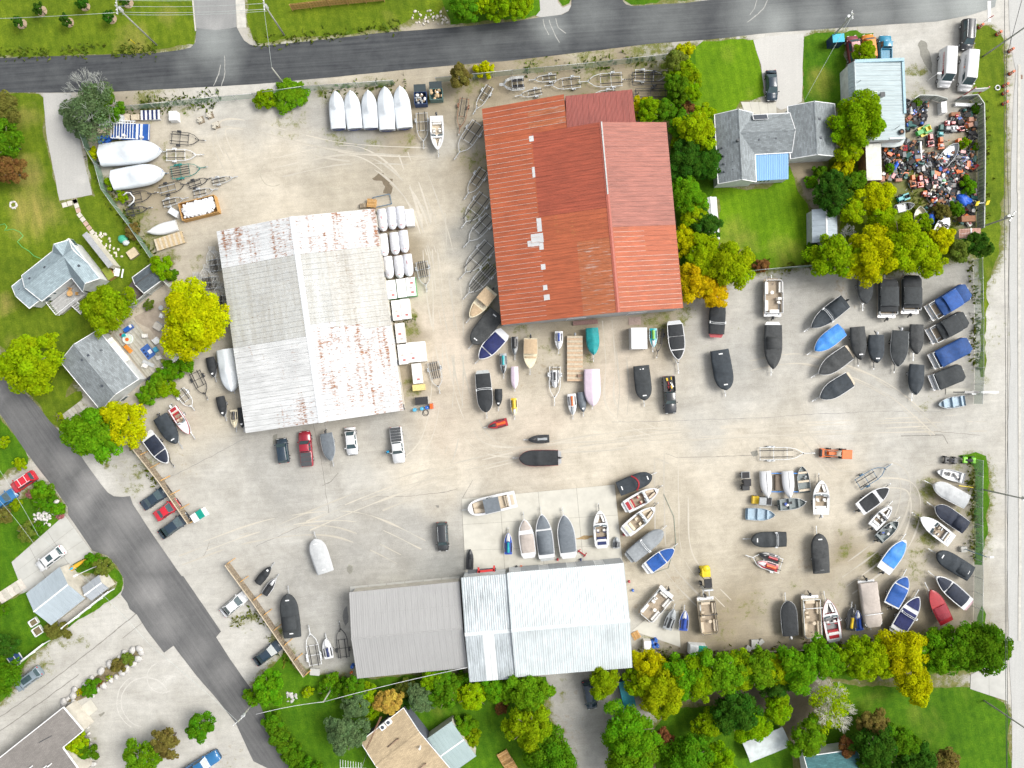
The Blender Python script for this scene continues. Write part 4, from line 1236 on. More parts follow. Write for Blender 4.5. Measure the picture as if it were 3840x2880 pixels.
gable(h4,e.x,(b.x+c.x)/2,(a.x+L4('30',742,860,3.6).x)/2,(c.y+d.y)/2,(a.y+b.y)/2,2.9,3.5,3.9,[PALE_R,PALE_R],WALL_W,(1,1),16,None,.12,M('cap_pale2',(.40,.47,.49),.5),.12)
FASC=M('fascia_blue',(.30,.45,.52),.6)
MB().box(((b.x+c.x)/2+.02,(b.y+c.y)/2+2,3.55),(.4,9.0,.25),FASC).build('fascia',h4)
MB().box(((a.x+b.x)/2,(a.y+b.y)/2,3.8),(b.x-a.x,.5,.25),FASC).build('fascia',h4)
p=L4('30',985,820,4.0)
MB().box((0,0,.3),(.6,.6,.6),M('duct',(.45,.45,.44),.6)).box((0,0,.63),(.75,.75,.08),TRIM_D).build('roof_unit',h4).location=(p.x,p.y,3.6)
p=L4('30',865,805,4.0)
MB().bar((-2.3,.1,.1),(1.6,.3,.1),.09,.09,TRIM_W).build('roof_pipe',h4).location=(p.x,p.y,3.75)
for t_,x,y,L_ in(('30',770,800,.9),('30',1105,1110,.7),('30',780,710,.4)):
 p=L4(t_,x,y,4.0)
 MB().tube([(0,0,0),(0,0,.5),(L_*.7,L_*.5,.6)],.05,VENT).build('vent_pipe',h4).location=(p.x,p.y,3.7)
p=L4('30',1115,1195,3.7)
MB().bar((-1.2,0,.15),(1.25,.05,.15),.22,.12,TRIM_W).build('gutter',h4).location=(p.x,p.y,3.55)
def simple_shed(name,label,tile,quad,z,zr,mat_fn,wall,ridge='y',n=5,cat='shed',cap=TRIM_W,oh=.12,capw=.12):
 """quad: NW, NE, SE, SW roof corners in sheet units at eave height"""
 w=[P(tile,x,y,z)for x,y in quad]
 c=sum(w,Vector())/4
 ex=((w[1]-w[0])+(w[2]-w[3]))/2
 rz=math.atan2(ex.y,ex.x)
 o=thing(name,label,cat,(c.x,c.y,0),rz)
 hx=ex.length/2
 hy=((w[0]-w[3]).length+(w[1]-w[2]).length)/4
 m=mat_fn(rz)if callable(mat_fn)else mat_fn
 if ridge=='y':
  gable(o,-hx,hx,0,-hy,hy,z,z,zr,[m,m],wall,(1,1),n,None,oh,cap,capw)
 else:
  gable_x(o,-hx,hx,-hy,hy,0,z,z,zr,[m,m],wall,n,(1,1),cap,capw,oh)
 return o
ms=lambda nm,col,ax,**k:(lambda rz:roof_metal(nm,col,rz,ax,.22,streak=.12,var=.1,deep=.5,**k))
simple_shed('garden_shed','grey ribbed metal shed standing at the edge of the bright lawn','31',[(385,150),(590,150),(605,435),(375,440)],2.3,3.0,ms('roof_shed',(.36,.42,.47),'y'),WALL_G,'y',6)
simple_shed('garden_shed','small white shed half hidden by bushes beside the red shed','21',[(1640,48),(1778,45),(1785,405),(1700,420)],2.3,2.6,ms('roof_shed_white',(.6,.62,.62),'y'),WALL_W,'y',4)
SH_D=lambda rz:shingle('shingle_dark_%d'%round(math.degrees(rz)),(.085,.105,.12),rz,'y',.2)
simple_shed('garden_shed','dark blue-grey gambrel shed behind the picket fence','01',[(1140,745),(1300,620),(1425,745),(1245,870)],2.2,3.1,SH_D,M('wall_taupe',(.28,.27,.24),.8),'x',1,cap=TRIM_D)
simple_shed('garden_shed','striped red and white tin roofed shack by the grass verge','31',[(1650,320),(1838,312),(1840,390),(1652,400)],2.0,2.3,ms('roof_red_white',(.40,.19,.13),'x',pale=(.66,.66,.64)),WALL_B,'y',5)
s5=simple_shed('garage','pale blue-grey ribbed metal garage next to the concrete driveway','03',[(225,148),(520,-82),(730,195),(440,428)],2.6,3.7,ms('roof_garage',(.36,.42,.46),'x'),WALL_B,'x',10,'garage')
simple_shed('garden_shed','small grey metal roofed shed beside the white fence','03',[(700,98),(855,-5),(938,100),(795,215)],2.2,2.8,ms('roof_shed2',(.34,.37,.40),'x'),WALL_B,'x',5)
c,rz,L=span('01',(1140,880),(1180,900),.8)
o=thing('tarp_shelter','brown arched fabric shelter tucked beside the dark shed','shelter',tuple(P('01',1150,870,.9).to_2d())+(0,),R(-38))
m_=MB()
BRN=M('fabric_brown',(.125,.10,.085),.8)
rings=[]
for x in(-1.3,-.65,0,.65,1.3):
 rings.append([(x*1.0,-1.15*math.cos(math.pi*k/10)*(1 if True else 0),1.9*math.sin(math.pi*k/10)**.8+.02)for k in range(11)])
m_.loft([[(p[1]*1.15,p[0]*1.4,p[2])for p in r]for r in rings],BRN,closed=False,caps=False)
m_.build('canopy',o)
H6R=R(38)
h6,L6=house_root('house','tan shingled house with a rooftop aerial mast at the south edge','13',1270,1480,H6R)
TAN=shingle('shingle_tan',(.40,.315,.20),H6R,'y',.12)
a,b,c=L6('13',900,1430,3.0),L6('13',1275,1140,3.0),L6('13',1620,1680,3.0)
gable_x(h6,a.x,b.x,c.y-3,(a.y+b.y)/2,(a.y+b.y)/2-4.4,3.0,3.0,3.9,[TAN,TAN],M('wall_dark',(.10,.11,.14),.8),1,(1,1),TAN,.15)
for x,y in((1095,1300),(1145,1258)):
 p=L6('13',x,y,3.4)
 MB().box((0,0,.35),(.9,.9,.5),TRIM_W).cyl((0,0,.62),.3,.06,VENT).build('roof_unit',h6).location=(p.x,p.y,3.1)
for x,y,l_ in((1185,1440,2.2),(1440,1640,1.4)):
 p=L6('13',x,y,3.7)
 MB().tube([(-l_/2,0,.1),(l_/2,.05,.1),(l_/2,.05,.5)],.09,M('pipe_brown',(.26,.17,.12),.7)).build('roof_pipe',h6).location=(p.x,p.y,3.7)
p=L6('13',1420,1470,3.7)
MB().cyl((0,0,.5),.16,1.0,TRIM_W).build('chimney',h6).location=(p.x,p.y,3.6)
h6b=simple_shed('carport','pale green-blue ribbed metal carport joined to the tan house','13',[(1490,1400),(1700,1250),(1895,1560),(1640,1740)],2.4,2.7,ms('roof_carport',(.33,.42,.42),'x'),WALL_B,'x',8,'carport')
H7R=math.atan2(435,550)
h7,L7=house_root('house','flat brown-grey roofed house with white eaves in the south-west corner','03',350,1500,H7R)
FLAT=shingle('roof_flat_grey',(.205,.19,.175),H7R,'y',.08)
z=3.4
poly=[L7('03',x,y,z)for x,y in((550,1132),(722,1335),(545,1480),(720,1720),(560,1900),(-200,1900),(-260,1760),(0,1568))]
MB().plate([(p.x,p.y,z)for p in poly],.12,FLAT).build('roof',h7)
m_=MB()
for i in range(len(poly)):
 p,q_=poly[i],poly[(i+1)%len(poly)]
 m_.bar((p.x,p.y,z+.02),(q_.x,q_.y,z+.02),.14,.2,TRIM_W)
m_.build('fascia',h7)
ctr=sum(poly,Vector())/len(poly)
MB().prism([tuple((p+(ctr-p).normalized()*.5).to_2d())for p in poly],0,z-.1,WALL_B).build('wall',h7)
for x,y in((280,1640),(400,1640),(445,1620)):
 p=L7('03',x,y,z)
 MB().cyl((0,0,.45),.1,.9,TRIM_W).build('vent_pipe',h7).location=(p.x,p.y,z)
p=L7('03',400,1415,z)
MB().bar((-1.2,.4,.06),(1.2,-.05,.06),.10,.05,TRIM_D).build('roof_seam',h7).location=(p.x,p.y,z)
pd=slabs('door_slab',[P('03',650,1165),P('03',785,1058),P('03',850,1150),P('03',715,1255)],1,1,.04,PAD)
h8,L8=house_root('house','teal and black roofed cottage nearly hidden under the southern trees','33',500,1640,R(8))
a,b=L8('33',310,1560,3.0),L8('33',780,1560,3.0)
gable_x(h8,a.x,b.x,a.y-6,a.y,a.y-2.6,3.0,3.0,4.2,[shingle('shingle_black',(.035,.04,.05),R(8)),shingle('shingle_teal',(.055,.15,.16),R(8))],WALL_W,1,(1,1),None)
o=thing('tarp_shelter','long white tarpaulin shelter among the southern trees','shelter',tuple(P('33',-20,1450,1.2).to_2d())+(0,),R(22))
m_=MB()
TARP_W=M('tarp_white',(.50,.55,.55),.6,dirt=.3,scale=1.0)
rings=[]
for i in range(9):
 x=-3.6+7.2*i/8
 rings.append([(x,-1.75+3.5*k/8,1.5+.55*math.sin(math.pi*k/8)+.12*mnoise.noise(Vector((x,k,0))))for k in range(9)])
m_.loft(rings,TARP_W,closed=False,caps=False)
m_.build('canopy',o)
m_=MB()
for x in(-3.5,0,3.5):
 for y in(-1.7,1.7):
  m_.bar((x,y,0),(x,y,1.5),.08,.08,GALV)
m_.build('frame',o)
# trees and bushes
def foliage_material():
 m=bpy.data.materials.new('foliage')
 m.use_nodes=True
 nt=m.node_tree
 nt.nodes.clear()
 oi=nt.nodes.new('ShaderNodeObjectInfo')
 lv=nt.nodes.new('ShaderNodeAttribute')
 lv.attribute_name='leaf'
 hs=nt.nodes.new('ShaderNodeHueSaturation')
 hue=nt.nodes.new('ShaderNodeMapRange')
 hue.inputs['To Min'].default_value=0.478
 hue.inputs['To Max'].default_value=0.522
 val=nt.nodes.new('ShaderNodeMapRange')
 val.inputs['To Min'].default_value=0.62
 val.inputs['To Max'].default_value=1.42
 sep=nt.nodes.new('ShaderNodeSeparateColor')
 nt.links.new(lv.outputs['Color'],sep.inputs[0])
 nt.links.new(sep.outputs[0],hue.inputs['Value'])
 nt.links.new(sep.outputs[1],val.inputs['Value'])
 nt.links.new(hue.outputs[0],hs.inputs['Hue'])
 nt.links.new(val.outputs[0],hs.inputs['Value'])
 nt.links.new(oi.outputs['Color'],hs.inputs['Color'])
 d=nt.nodes.new('ShaderNodeBsdfDiffuse')
 t=nt.nodes.new('ShaderNodeBsdfTranslucent')
 mx=nt.nodes.new('ShaderNodeMixShader')
 mx.inputs[0].default_value=0.38
 nt.links.new(hs.outputs[0],d.inputs[0])
 nt.links.new(hs.outputs[0],t.inputs[0])
 nt.links.new(d.outputs[0],mx.inputs[1])
 nt.links.new(t.outputs[0],mx.inputs[2])
 out=nt.nodes.new('ShaderNodeOutputMaterial')
 nt.links.new(mx.outputs[0],out.inputs[0])
 return m
FOL=foliage_material()
BARK=M('bark',(.16,.125,.09),.9,var=.3)
BARKW=M('bark_pale',(.50,.47,.42),.85,var=.25)
def leaf_cloud(name,r,hz,clumps,per,leaf,seed,flat=.75,spread=1.0):
 """crown of separate leaf clumps over a dome: uneven outline, gaps between the clumps"""
 rg=np.random.RandomState(seed)
 vs,cs=[],[]
 lob=rg.uniform(0,6.28,3)
 for k in range(clumps):
  u=(k+.5)/clumps
  zc=1-u*1.15
  a=k*2.39996+rg.uniform(-.5,.5)
  rr=math.sqrt(max(0,1-max(zc,-1)**2))
  lobe=1+.17*math.sin(2*a+lob[0])+.13*math.sin(3*a+lob[1])+.10*math.sin(5*a+lob[2])
  dep=rg.uniform(.60,1.06)
  cr=r*rg.uniform(.13,.31)*(1.25 if clumps<16 else 1)
  cx=(r-cr*.6)*rr*math.cos(a)*dep*lobe
  cy=(r-cr*.6)*rr*math.sin(a)*dep*lobe
  cz=hz*(zc*dep)*rg.uniform(.8,1.1)
  n=int(per*rg.uniform(.7,1.3)*(cr/(r*.23))**2)
  d=rg.normal(size=(n,3))
  dr,da=np.sqrt(rg.uniform(0,1.0,n)),rg.uniform(0,6.283,n)
  d=np.stack([dr*np.cos(da),dr*np.sin(da),np.sqrt(np.maximum(0,1-dr*dr))],1)
  d[:n//6,2]*=-.5
  rad=cr*rg.uniform(.72,1.12,n)**.6
  p=np.array([cx,cy,cz])+d*rad[:,None]*np.array([1,1,flat])
  nr=d*.8+np.array([0,0,.75])+rg.normal(size=(n,3))*.45
  nr/=np.linalg.norm(nr,axis=1)[:,None]
  t=np.cross(nr,rg.normal(size=(n,3)))
  t/=np.linalg.norm(t,axis=1)[:,None]+1e-9
  b=np.cross(nr,t)
  s=leaf*rg.uniform(.4,1.5,n)[:,None]
  tone=rg.uniform(0,1)
  q=np.stack([p-t*s*.5,p+b*s*.34+nr*s*.06,p+t*s*.5,p-b*s*.34+nr*s*.06],1)
  vs.append(q.reshape(-1,3))
  c=np.empty((n,4,4))
  c[:,:,0]=np.clip(tone*.5+rg.uniform(0,.5,n),0,1)[:,None]
  c[:,:,1]=np.clip(.25*tone+rg.uniform(0,.75,n),0,1)[:,None]
  c[:,:,2]=0
  c[:,:,3]=1
  cs.append(c.reshape(-1,4))
 v=np.concatenate(vs)
 c=np.concatenate(cs)
 nq=len(v)//4
 me=bpy.data.meshes.new(name)
 me.vertices.add(len(v))
 me.vertices.foreach_set('co',v.ravel())
 me.loops.add(len(v))
 me.loops.foreach_set('vertex_index',np.arange(len(v)))
 me.polygons.add(nq)
 me.polygons.foreach_set('loop_start',np.arange(0,len(v),4))
 me.update()
 at=me.color_attributes.new('leaf','FLOAT_COLOR','POINT')
 at.data.foreach_set('color',c.ravel())
 me.materials.append(FOL)
 me.validate()
 return me
CROWNS={}
TRUNKS={}
SIZES=(0.6,1.0,1.6,2.4,3.4,4.6,6.0)
def crown_mesh(r,style,var):
 s=min(SIZES,key=lambda q:abs(math.log(q/r)))
 key=(s,style,var)
 if key not in CROWNS:
  seed=int(s*100)+var*17+(0 if style=='tree' else 500 if style=='ball' else 900)
  if style=='ball':
   CROWNS[key]=leaf_cloud('crown',s,s*.95,int(14+10*s),int(60+16*s),.20+.03*s,seed,.9)
  elif style=='thin':
   CROWNS[key]=leaf_cloud('crown',s,s*.8,int(12+14*s),int(14+14*s),.16+.03*s,seed,.8)
  else:
   CROWNS[key]=leaf_cloud('crown',s,s*.78,int(14+13*s),int(44+34*s),.20+.035*s,seed)
 return CROWNS[key],r/s
def trunk_mesh(r,h,pale=False):
 k=(round(r),round(h),pale)
 if k not in TRUNKS:
  rg=random.Random(str(k))
  m=MB()
  mt=BARKW if pale else BARK
  R0=.05+.045*r
  top=h*.55
  m.tube([(0,0,-.1),(.03*r,0,top*.5),(0,.04*r,top)],R0,mt,7,R0*.6)
  n=5 if r<3 else 7
  for i in range(n):
   a=2*math.pi*i/n+rg.uniform(-.4,.4)
   l=r*rg.uniform(.5,.8)
   m.tube([(0,0,top*rg.uniform(.6,.95)),(math.cos(a)*l*.5,math.sin(a)*l*.5,top+(h-top)*.35),(math.cos(a)*l,math.sin(a)*l,top+(h-top)*rg.uniform(.45,.75))],R0*.5,mt,5,R0*.15)
  TRUNKS[k]=m.mesh('trunk')
 return TRUNKS[k]
TONES={'Y':(.43,.45,.004),'O':(.56,.38,.006),'L':(.19,.32,.005),'M':(.27,.385,.005),'G':(.085,.21,.008),'D':(.042,.12,.011),'E':(.115,.27,.008),'B':(.115,.18,.075),
 'R':(.21,.105,.035),'K':(.17,.155,.035),'P':(.38,.13,.14),'V':(.15,.20,.03),'T':(.50,.33,.065)}
NTREE=[0]
def tree(tile,x,y,rpx,tone,label,cat=None,h=None,style='tree',group=None,name=None,pale=False,rscale=1.0):
 """x, y: middle of the crown as surveyed from above; rpx its radius in sheet units"""
 NTREE[0]+=1
 r=rpx/ZM*1.08
 bush=r<1.9 if h is None else h<2.6
 if h is None:
  h=r*1.25 if bush else r*1.35+1.2
 hz=r*.78
 zc=max(h-hz,r*.15 if bush else h*.4)
 p=P(tile,x,y,zc)
 k=(1-zc/CAM_H)
 r*=k
 cat=cat or('bush' if bush else 'tree')
 o=thing(name or(cat if ' ' not in cat else cat.replace(' ','_')),label,cat,(p.x,p.y,0),random.uniform(0,6.28),group)
 me,s=crown_mesh(r,style,NTREE[0]%3)
 c=place('crown',me,o,(0,0,zc),(0,0,0),(s,s,s*(h-zc)/max(.1,hz)))
 t=TONES[tone]if isinstance(tone,str)else tone
 j=random.uniform(.9,1.1)
 c.color=(t[0]*j,t[1]*random.uniform(.94,1.06),t[2]*j,1)
 place('trunk',trunk_mesh(r,h,pale),o)
 return o
G_S='trees in the row along the south fence'
G_E='trees and bushes in the row east of the red shed'
for t in(
 ('01',1710,1120,278,'Y','big bright yellow tree overhanging the west wall of the white shed'),
 ('01',955,1020,200,'L','lime green tree between the deck house and the picket fence'),
 ('01',300,1490,238,'M','yellow-green birch with white branches showing beside the west road'),
 ('02',840,420,225,'E','leafy green tree overhanging a white car by the west road'),
 ('02',1085,320,185,'Y','yellow and orange tree at the upper end of the ladder-like fence'),
 ('00',60,960,140,'K','olive brown tree on the far west edge below the north road'),
 ('00',55,1230,160,'G','dark green tree on the far west edge beside dry lawn'),
 ('00',70,1470,130,'R','reddish tree on the far west edge above the west lawn'),
 ('10',1790,55,135,'G','green tree with gravel bank on its left across the north road'),
 ('10',1950,40,105,'M','yellow-green tree across the north road beside the dark green one'),
 ('10',2100,55,120,'L','lime tree across the north road with a yellow guard leaning out'),
 ('20',70,60,105,'L','lime tree on the corner of the pale northern driveway'),
 ('20',1600,1140,160,'M','large yellow-lime tree beside the western gable of the crossing-gable house'),
 ('20',1490,1400,155,'D','dark green round tree touching the east eave of the red shed'),
 ('20',1655,1420,145,'D','dark green round tree touching the crossing-gable house'),
 ('21',1500,60,145,'E','green tree between the red shed and the white garden shed'),
 ('21',1660,290,125,'D','blackish green tree covering the lower end of the white garden shed'),
 ('21',1650,560,165,'M','yellow-green tree at the lower east corner of the red shed'),
 ('21',1850,640,195,'M','broad yellow-lime tree at the corner of the bright lawn'),
 ('21',1570,790,165,'O','golden orange tree over the lower corner of the red shed'),
 ('21',1730,880,120,'O','small orange tree above the black covered wakeboard boat'),
 ('30',755,1060,215,'L','lime tree leaning over the west side of the repair shop roof'),
 ('30',665,1290,125,'M','yellow-green tree between the garage wing and the camper roof'),
 ('30',560,1590,125,'D','dark green tree beside the small flower garden'),
 ('30',730,1600,110,'G','mid green tree below the rusty camper roof'),
 ('31',560,60,140,'D','dark green tree north of the ribbed metal garden shed'),
 ('31',700,140,125,'M','yellow-green tree beside the ribbed metal garden shed'),
 ('31',900,70,150,'Y','yellow tree in the middle of the tree belt beside the mower yard'),
 ('31',960,240,125,'M','lime-yellow tree left of the small wooden boat'),
 ('31',550,570,190,'L','lime tree below the ribbed metal garden shed by the boat lot'),
 ('31',860,560,215,'Y','bright golden yellow tree overhanging the dark covered runabout'),
 ('31',1120,470,225,'M','large yellow-lime tree over the two covered pontoon boats'),
 ('31',1320,590,165,'M','yellow-lime tree at the eastern end above the pontoon boats'),
 ('31',1460,420,120,'Y','thin yellow tree with bare twigs beside the tin roofed shack'),
 ('31',1620,500,105,'V','olive tree in front of the striped tin roofed shack'),
 ('31',1800,455,110,'D','round dark green tree on the grass verge below the shack'),
 ('23',1200,770,145,'Y','yellow tree at the south-east corner of the silver workshop'),
 ('23',1010,1320,225,'E','large bright green tree beside the gravel parking with a dark blue car'),
 ('23',1010,1590,220,'E','large green tree cut by the south edge beside the gravel track'),
 ('23',130,990,170,'E','bright green tree at the south wall of the silver workshop'),
 ('23',150,1290,190,'L','broad lime tree left of the leaf-strewn gravel parking'),
 ('23',330,1540,210,'G','green tree at the south edge left of the gravel track'),
 ('23',800,880,140,'L','lime tree hiding the bonnet of a dark blue car'),
 ('23',1090,920,130,'L','lime tree touching the front of the teal box trailer'),
 ('23',1500,1560,205,'G','green tree at the south edge right of the gravel track'),
 ('23',1690,1260,125,'L','lime tree standing alone south of the brown leaf-covered lane'),
 ('23',1900,1150,185,'D','dark green tree on the south side of the brown leaf-covered lane'),
 ('23',2060,1270,150,'L','lime tree right behind the white tarpaulin shelter'),
 ('23',1300,1400,95,'R','rusty brown tree beside the bright green one in the south'),
 ('23',1790,1600,140,'L','lime tree on the south edge left of the white tarpaulin shelter'),
 ('33',70,1120,125,'L','lime tree just above the right end of the white tarpaulin shelter'),
 ('33',330,1390,155,'E','green tree between the white tarpaulin shelter and bare birch'),
 ('33',60,930,125,'D','dark green tree left of the bare white birch'),
 ('33',900,1470,190,'D','dark green tree to the right of the teal roofed cottage'),
 ('33',1120,1420,145,'G','mid green tree on the western rim of the south-east lawn'),
 ('33',1260,1590,165,'D','dark green tree at the south edge of the south-east lawn'),
 ('33',1480,1620,140,'K','olive brown tree at the south edge beside the mown lawn'),
 ('33',680,1470,95,'R','rusty red tree above the teal roofed cottage'),
 ('33',900,1270,120,'K','olive and russet tree below the bare white birch'),
 ('33',1140,640,195,'Y','bright yellow tree in the south row below the blue covered boats'),
 ('33',1240,890,165,'Y','yellow tree overhanging the pale track below the other yellow one'),
 ('33',1430,640,165,'E','mid green tree right beside the bright yellow one in the south row'),
 ('33',1620,600,190,'G','second green tree to the right of the bright yellow one'),
 ('33',1820,590,208,'G','largest green tree at the roadside end of the south row'),
 ('13',110,960,135,'E','bright green tree at the foot of the leaning plank fence'),
 ('13',1150,1080,112,'T','round tan-orange tree beside the tan house roof'),
 ('13',1870,1020,122,'M','round yellow-lime tree south of the workshop and annex joint'),
 ('13',790,1340,160,'B','silvery blue-green willow left of the tan house'),
 ('13',1420,1050,115,'B','grey-green tree to the right of the tan-orange one'),
 ('13',880,1090,115,'B','grey-green tree to the left of the tan-orange one'),
 ('13',1640,1000,130,'G','dark leafy tree south of the grey annex roof'),
 ('03',50,850,150,'G','green tree above the parked grey car in the south-west'),
 ('03',1260,1580,155,'E','bright green tree above the blue pickup at the south edge'),
 ('03',1735,1290,118,'G','dark glossy tree alone at the south-west roadside'),
 ('03',1450,1430,120,'K','olive and orange tree in the south-west planting strip'),
 ):
 tree(*t)
for t in(
 ('20',1480,460,80,'Y','yellow flowering bush at the north end of the row by the red shed'),
 ('20',1400,550,105,'V','grey-olive bush with purple tips beside the black trailer beds'),
 ('20',1500,640,110,'L','lime bush beside the northern lawn and the black trailer beds'),
 ('20',1430,760,112,'G','green bush shading the black trailer beds'),
 ('20',1530,790,95,'L','lime bush bulging over the northern lawn edge'),
 ('20',1090,930,85,'Y','yellow bush at the corner of the lean-to roof'),
 ('20',1190,960,105,'L','lime bush behind the lean-to of the red shed'),
 ('20',1300,960,100,'G','green bush above the north-east corner of the red shed'),
 ('20',1420,890,90,'E','green bush next to the dark red-brown shrub'),
 ('20',1505,950,75,'R','dark red-brown shrub among green bushes'),
 ('20',1470,1080,105,'G','green bush at the north-east eave of the red shed'),
 ('20',1640,990,90,'M','lime-yellow bush at the foot of the northern lawn'),
 ('20',1450,1210,90,'L','lime bush pressed against the east eave of the red shed'),
 ('20',1480,1630,120,'E','green bush below the pair of dark round trees'),
 ('21',1580,210,110,'M','yellow-green bush left of the white garden shed'),
 ('21',1490,430,115,'Y','yellow bush leaning over the red roof edge'),
 ('21',2150,640,60,'R','small reddish shrub on the fence below the bright lawn'),
 ('10',300,830,145,'E','leafy green bush around the guy post by the north fence',None,1.7),
 ('10',90,860,85,'L','lime bush at the west end of the guy post clump'),
 ('10',1770,670,95,'K','olive bush on the north fence above the trailers'),
 ('10',1975,610,75,'Y','small bright yellow bush on the roadside verge'),
 ('30',825,480,100,'L','lime bush growing over the orange pickup and the shop roof'),
 ('30',650,1450,90,'Y','yellow bush behind the rust-sided camper'),
 ('30',370,1575,55,'E','small rounded bush in the flower garden'),
 ('30',440,1490,60,'G','low dark bush in the flower garden'),
 ('30',2050-1000,640+820,40,'E','small weedy bush among the scrap beside the camper'),
 ('31',1340,260,70,'L','lime bush covering the stern of the small wooden boat'),
 ('31',1500,180,70,'K','olive bush among scrap below the blue tarpaulin'),
 ('31',1620,150,60,'G','green bush below the blue tarpaulin'),
 ('30',1720,1610,70,'E','bright bush among scrap by the mower yard fence'),
 ('30',1285,885,35,'E','tiny bright bush at the mower yard gate'),
 ('30',1790,940,40,'G','green shrub inside the upper corner of the mower yard fence'),
 ('30',1790,1275,28,'E','tiny round shrub against the mower yard fence'),
 ('30',1690,1240,45,'L','lime weed clump beside the upturned grey boat'),
 ('31',380,480,60,'G','low green bush at the foot of the ribbed metal garden shed'),
 ('01',1515,920,62,'E','clipped round topiary bush in the patio corner'),
 ('01',1400,640,95,'L','lime bush on the chain fence above the gambrel shed'),
 ('01',1480,720,55,'G','dark green bush at the patio fence corner'),
 ('01',1290,980,45,'V','flowering bush inside the picket fence'),
 ('01',1060,50,45,'L','lime weed bush on the chain fence beside the white arch trailer'),
 ('01',1150,340,60,'K','olive bush on the chain fence above the green pool toy'),
 ('00',1000,1590,70,'L','lime bush at the stern of the lower white wrapped boat'),
 ('00',825,1330,55,'Y','yellow bush at the stern of the upper white wrapped boat'),
 ('02',40,500,45,'M','round yellow-green bush on the far west verge'),
 ('02',185,690,55,'M','round yellow-green bush at the corner of the gravel drive'),
 ('02',372,920,85,'E','green bush behind the red wagon on the corner bed'),
 ('02',280,950,40,'P','pink flowering bush on the corner bed'),
 ('02',385,1030,75,'G','dark green bush above the white rockery'),
 ('02',150,1040,50,'L','small lime bush along the blue car drive'),
 ('02',40,1130,75,'K','mixed flower bush on the west edge of the corner lawn'),
 ('02',240,1280,75,'V','bush with yellow flowers below the white rockery'),
 ('02',335,1240,45,'G','small dark bush touching the white rockery'),
 ('02',505,1080,55,'E','green bush at the rounded road corner'),
 ('02',522,1135,30,'P','pink flower bush at the tip of the corner lawn'),
 ('02',800,1520,65,'G','bush with red flowers beside the yellow kayak'),
 ('02',905,1580,80,'V','olive bush between kayak and road'),
 ('02',523,278,28,'M','small round lime bush beside the boardwalk'),
 ('02',553,340,20,'M','tiny round lime bush at the boardwalk end'),
 ('03',50,600,100,'D','dark clipped hedge bush in the south-west garden'),
 ('03',505,455,90,'K','brown bush below the metal garage'),
 ('03',20,285,55,'G','green bush on the west edge left of the metal garage'),
 ('03',690,1440,90,'M','yellow-lime bush in the angle of the brown roof'),
 ('03',765,1500,80,'G','green bush in the angle of the brown roof'),
 ('03',1030,770,60,'K','dry olive bush in the stone-edged island'),
 ('03',1110,710,50,'V','small olive bush at the tip of the stone-edged island'),
 ('03',790,960,70,'G','green bush at the low end of the stone-edged island'),
 ('03',692,1000,30,'Y','bright yellow bush in the stone-edged island'),
 ('03',860,925,28,'R','small red bush in the stone-edged island'),
 ('03',942,880,24,'M','lime tuft in the middle of the stone-edged island'),
 ('03',2195,1040,75,'E','green bush at the road edge beside the power pole arm'),
 ('13',450,1000,45,'M','small yellow bush on the lawn below the annex yard'),
 ('13',1800,1280,90,'E','green hedge bush beside the carport roof'),
 ('13',1860,1400,80,'L','lime hedge bush beyond the carport roof'),
 ('13',1000,1170,65,'L','lime bush above the tan house corner'),
 ('13',2120,1140,55,'R','brown bush on the lawn south of the workshop'),
 ):
 tree(*t[:6],'bush',*t[7:])
for t_,x,y,r_,w_ in(('23',1300,950,165,'just right of the yellow workshop corner tree'),('23',1460,830,150,'below the gap left of the green-lidded bin'),('23',1610,860,160,'directly below the green-lidded twin bin'),('23',1790,820,155,'just right of the green-lidded twin bin'),('23',1960,800,150,'left of the leaning concrete slabs'),('23',2120,810,160,'directly below the leaning concrete slabs'),
 ('33',70,770,140,'left of the black fishing boat'),('33',220,780,150,'directly below the black fishing boat'),('33',450,720,140,'below the beige pontoon with white arch'),('33',560,760,110,'below the red and white bowrider'),('33',740,690,145,'below the black and yellow jet ski'),('33',900,710,130,'below the fawn pontoon boat')):
 tree(t_,x+random.uniform(-15,15),y+random.uniform(-25,20),r_*random.uniform(.98,1.25),random.choice('LLMLEEM'),'south fence tree '+w_,group=G_S)
tree('23',1260,1090,120,'L','lime tree bulging towards the pale end of the leafy lane')
for k,(x,y,r_)in enumerate(((160,1250,90),(200,1350,95),(260,1450,100),(340,1550,105),(430,1640,105))):
 tree('13',x,y,r_,'G',('topmost','second from the top','middle','second from the bottom','lowest')[k]+' dense bush of the hedge line beside the south-west road',cat='bush',group='hedge beside the south-west road',style='ball',h=2.5)
for x,y,r_,c_,w_ in((660,900,80,'E','at the rubble below the annex yard corner'),(750,960,85,'G','right of the short cable pole'),(860,950,100,'G','at the south-west corner of the annex roof'),(950,1030,95,'L','above the grey-green tree left of the tan-orange one'),(1300,960,85,'V','above and right of the tan-orange tree'),(1530,880,100,'L','touching the annex eave near its middle'),(1600,890,105,'G','above the dark leafy annex tree'),(1780,900,85,'G','in the corner where annex meets workshop'),(2050,950,110,'E','right of the round yellow-lime tree'),(2160,970,100,'E','left of the bright tree at the workshop wall'),(1270,1080,70,'D','touching the tan-orange tree on its right'),(620,1000,80,'G','left of the short cable pole')):
 tree('13',x,y,r_,c_,'thicket bush '+w_,cat='bush',group='thicket below the annex')
for k,(t_,x,y,r_)in enumerate((('01',1610,1480,85),('01',1500,1550,90),('01',1400,1620,85),('02',1360,20,90),('02',1270,110,80))):
 tree(t_,x,y,r_,'E',('uppermost','second highest','middle','second lowest','lowest')[k]+' feathery shrub in the line outside the party deck fence',cat='bush',group='shrubs outside the party deck')
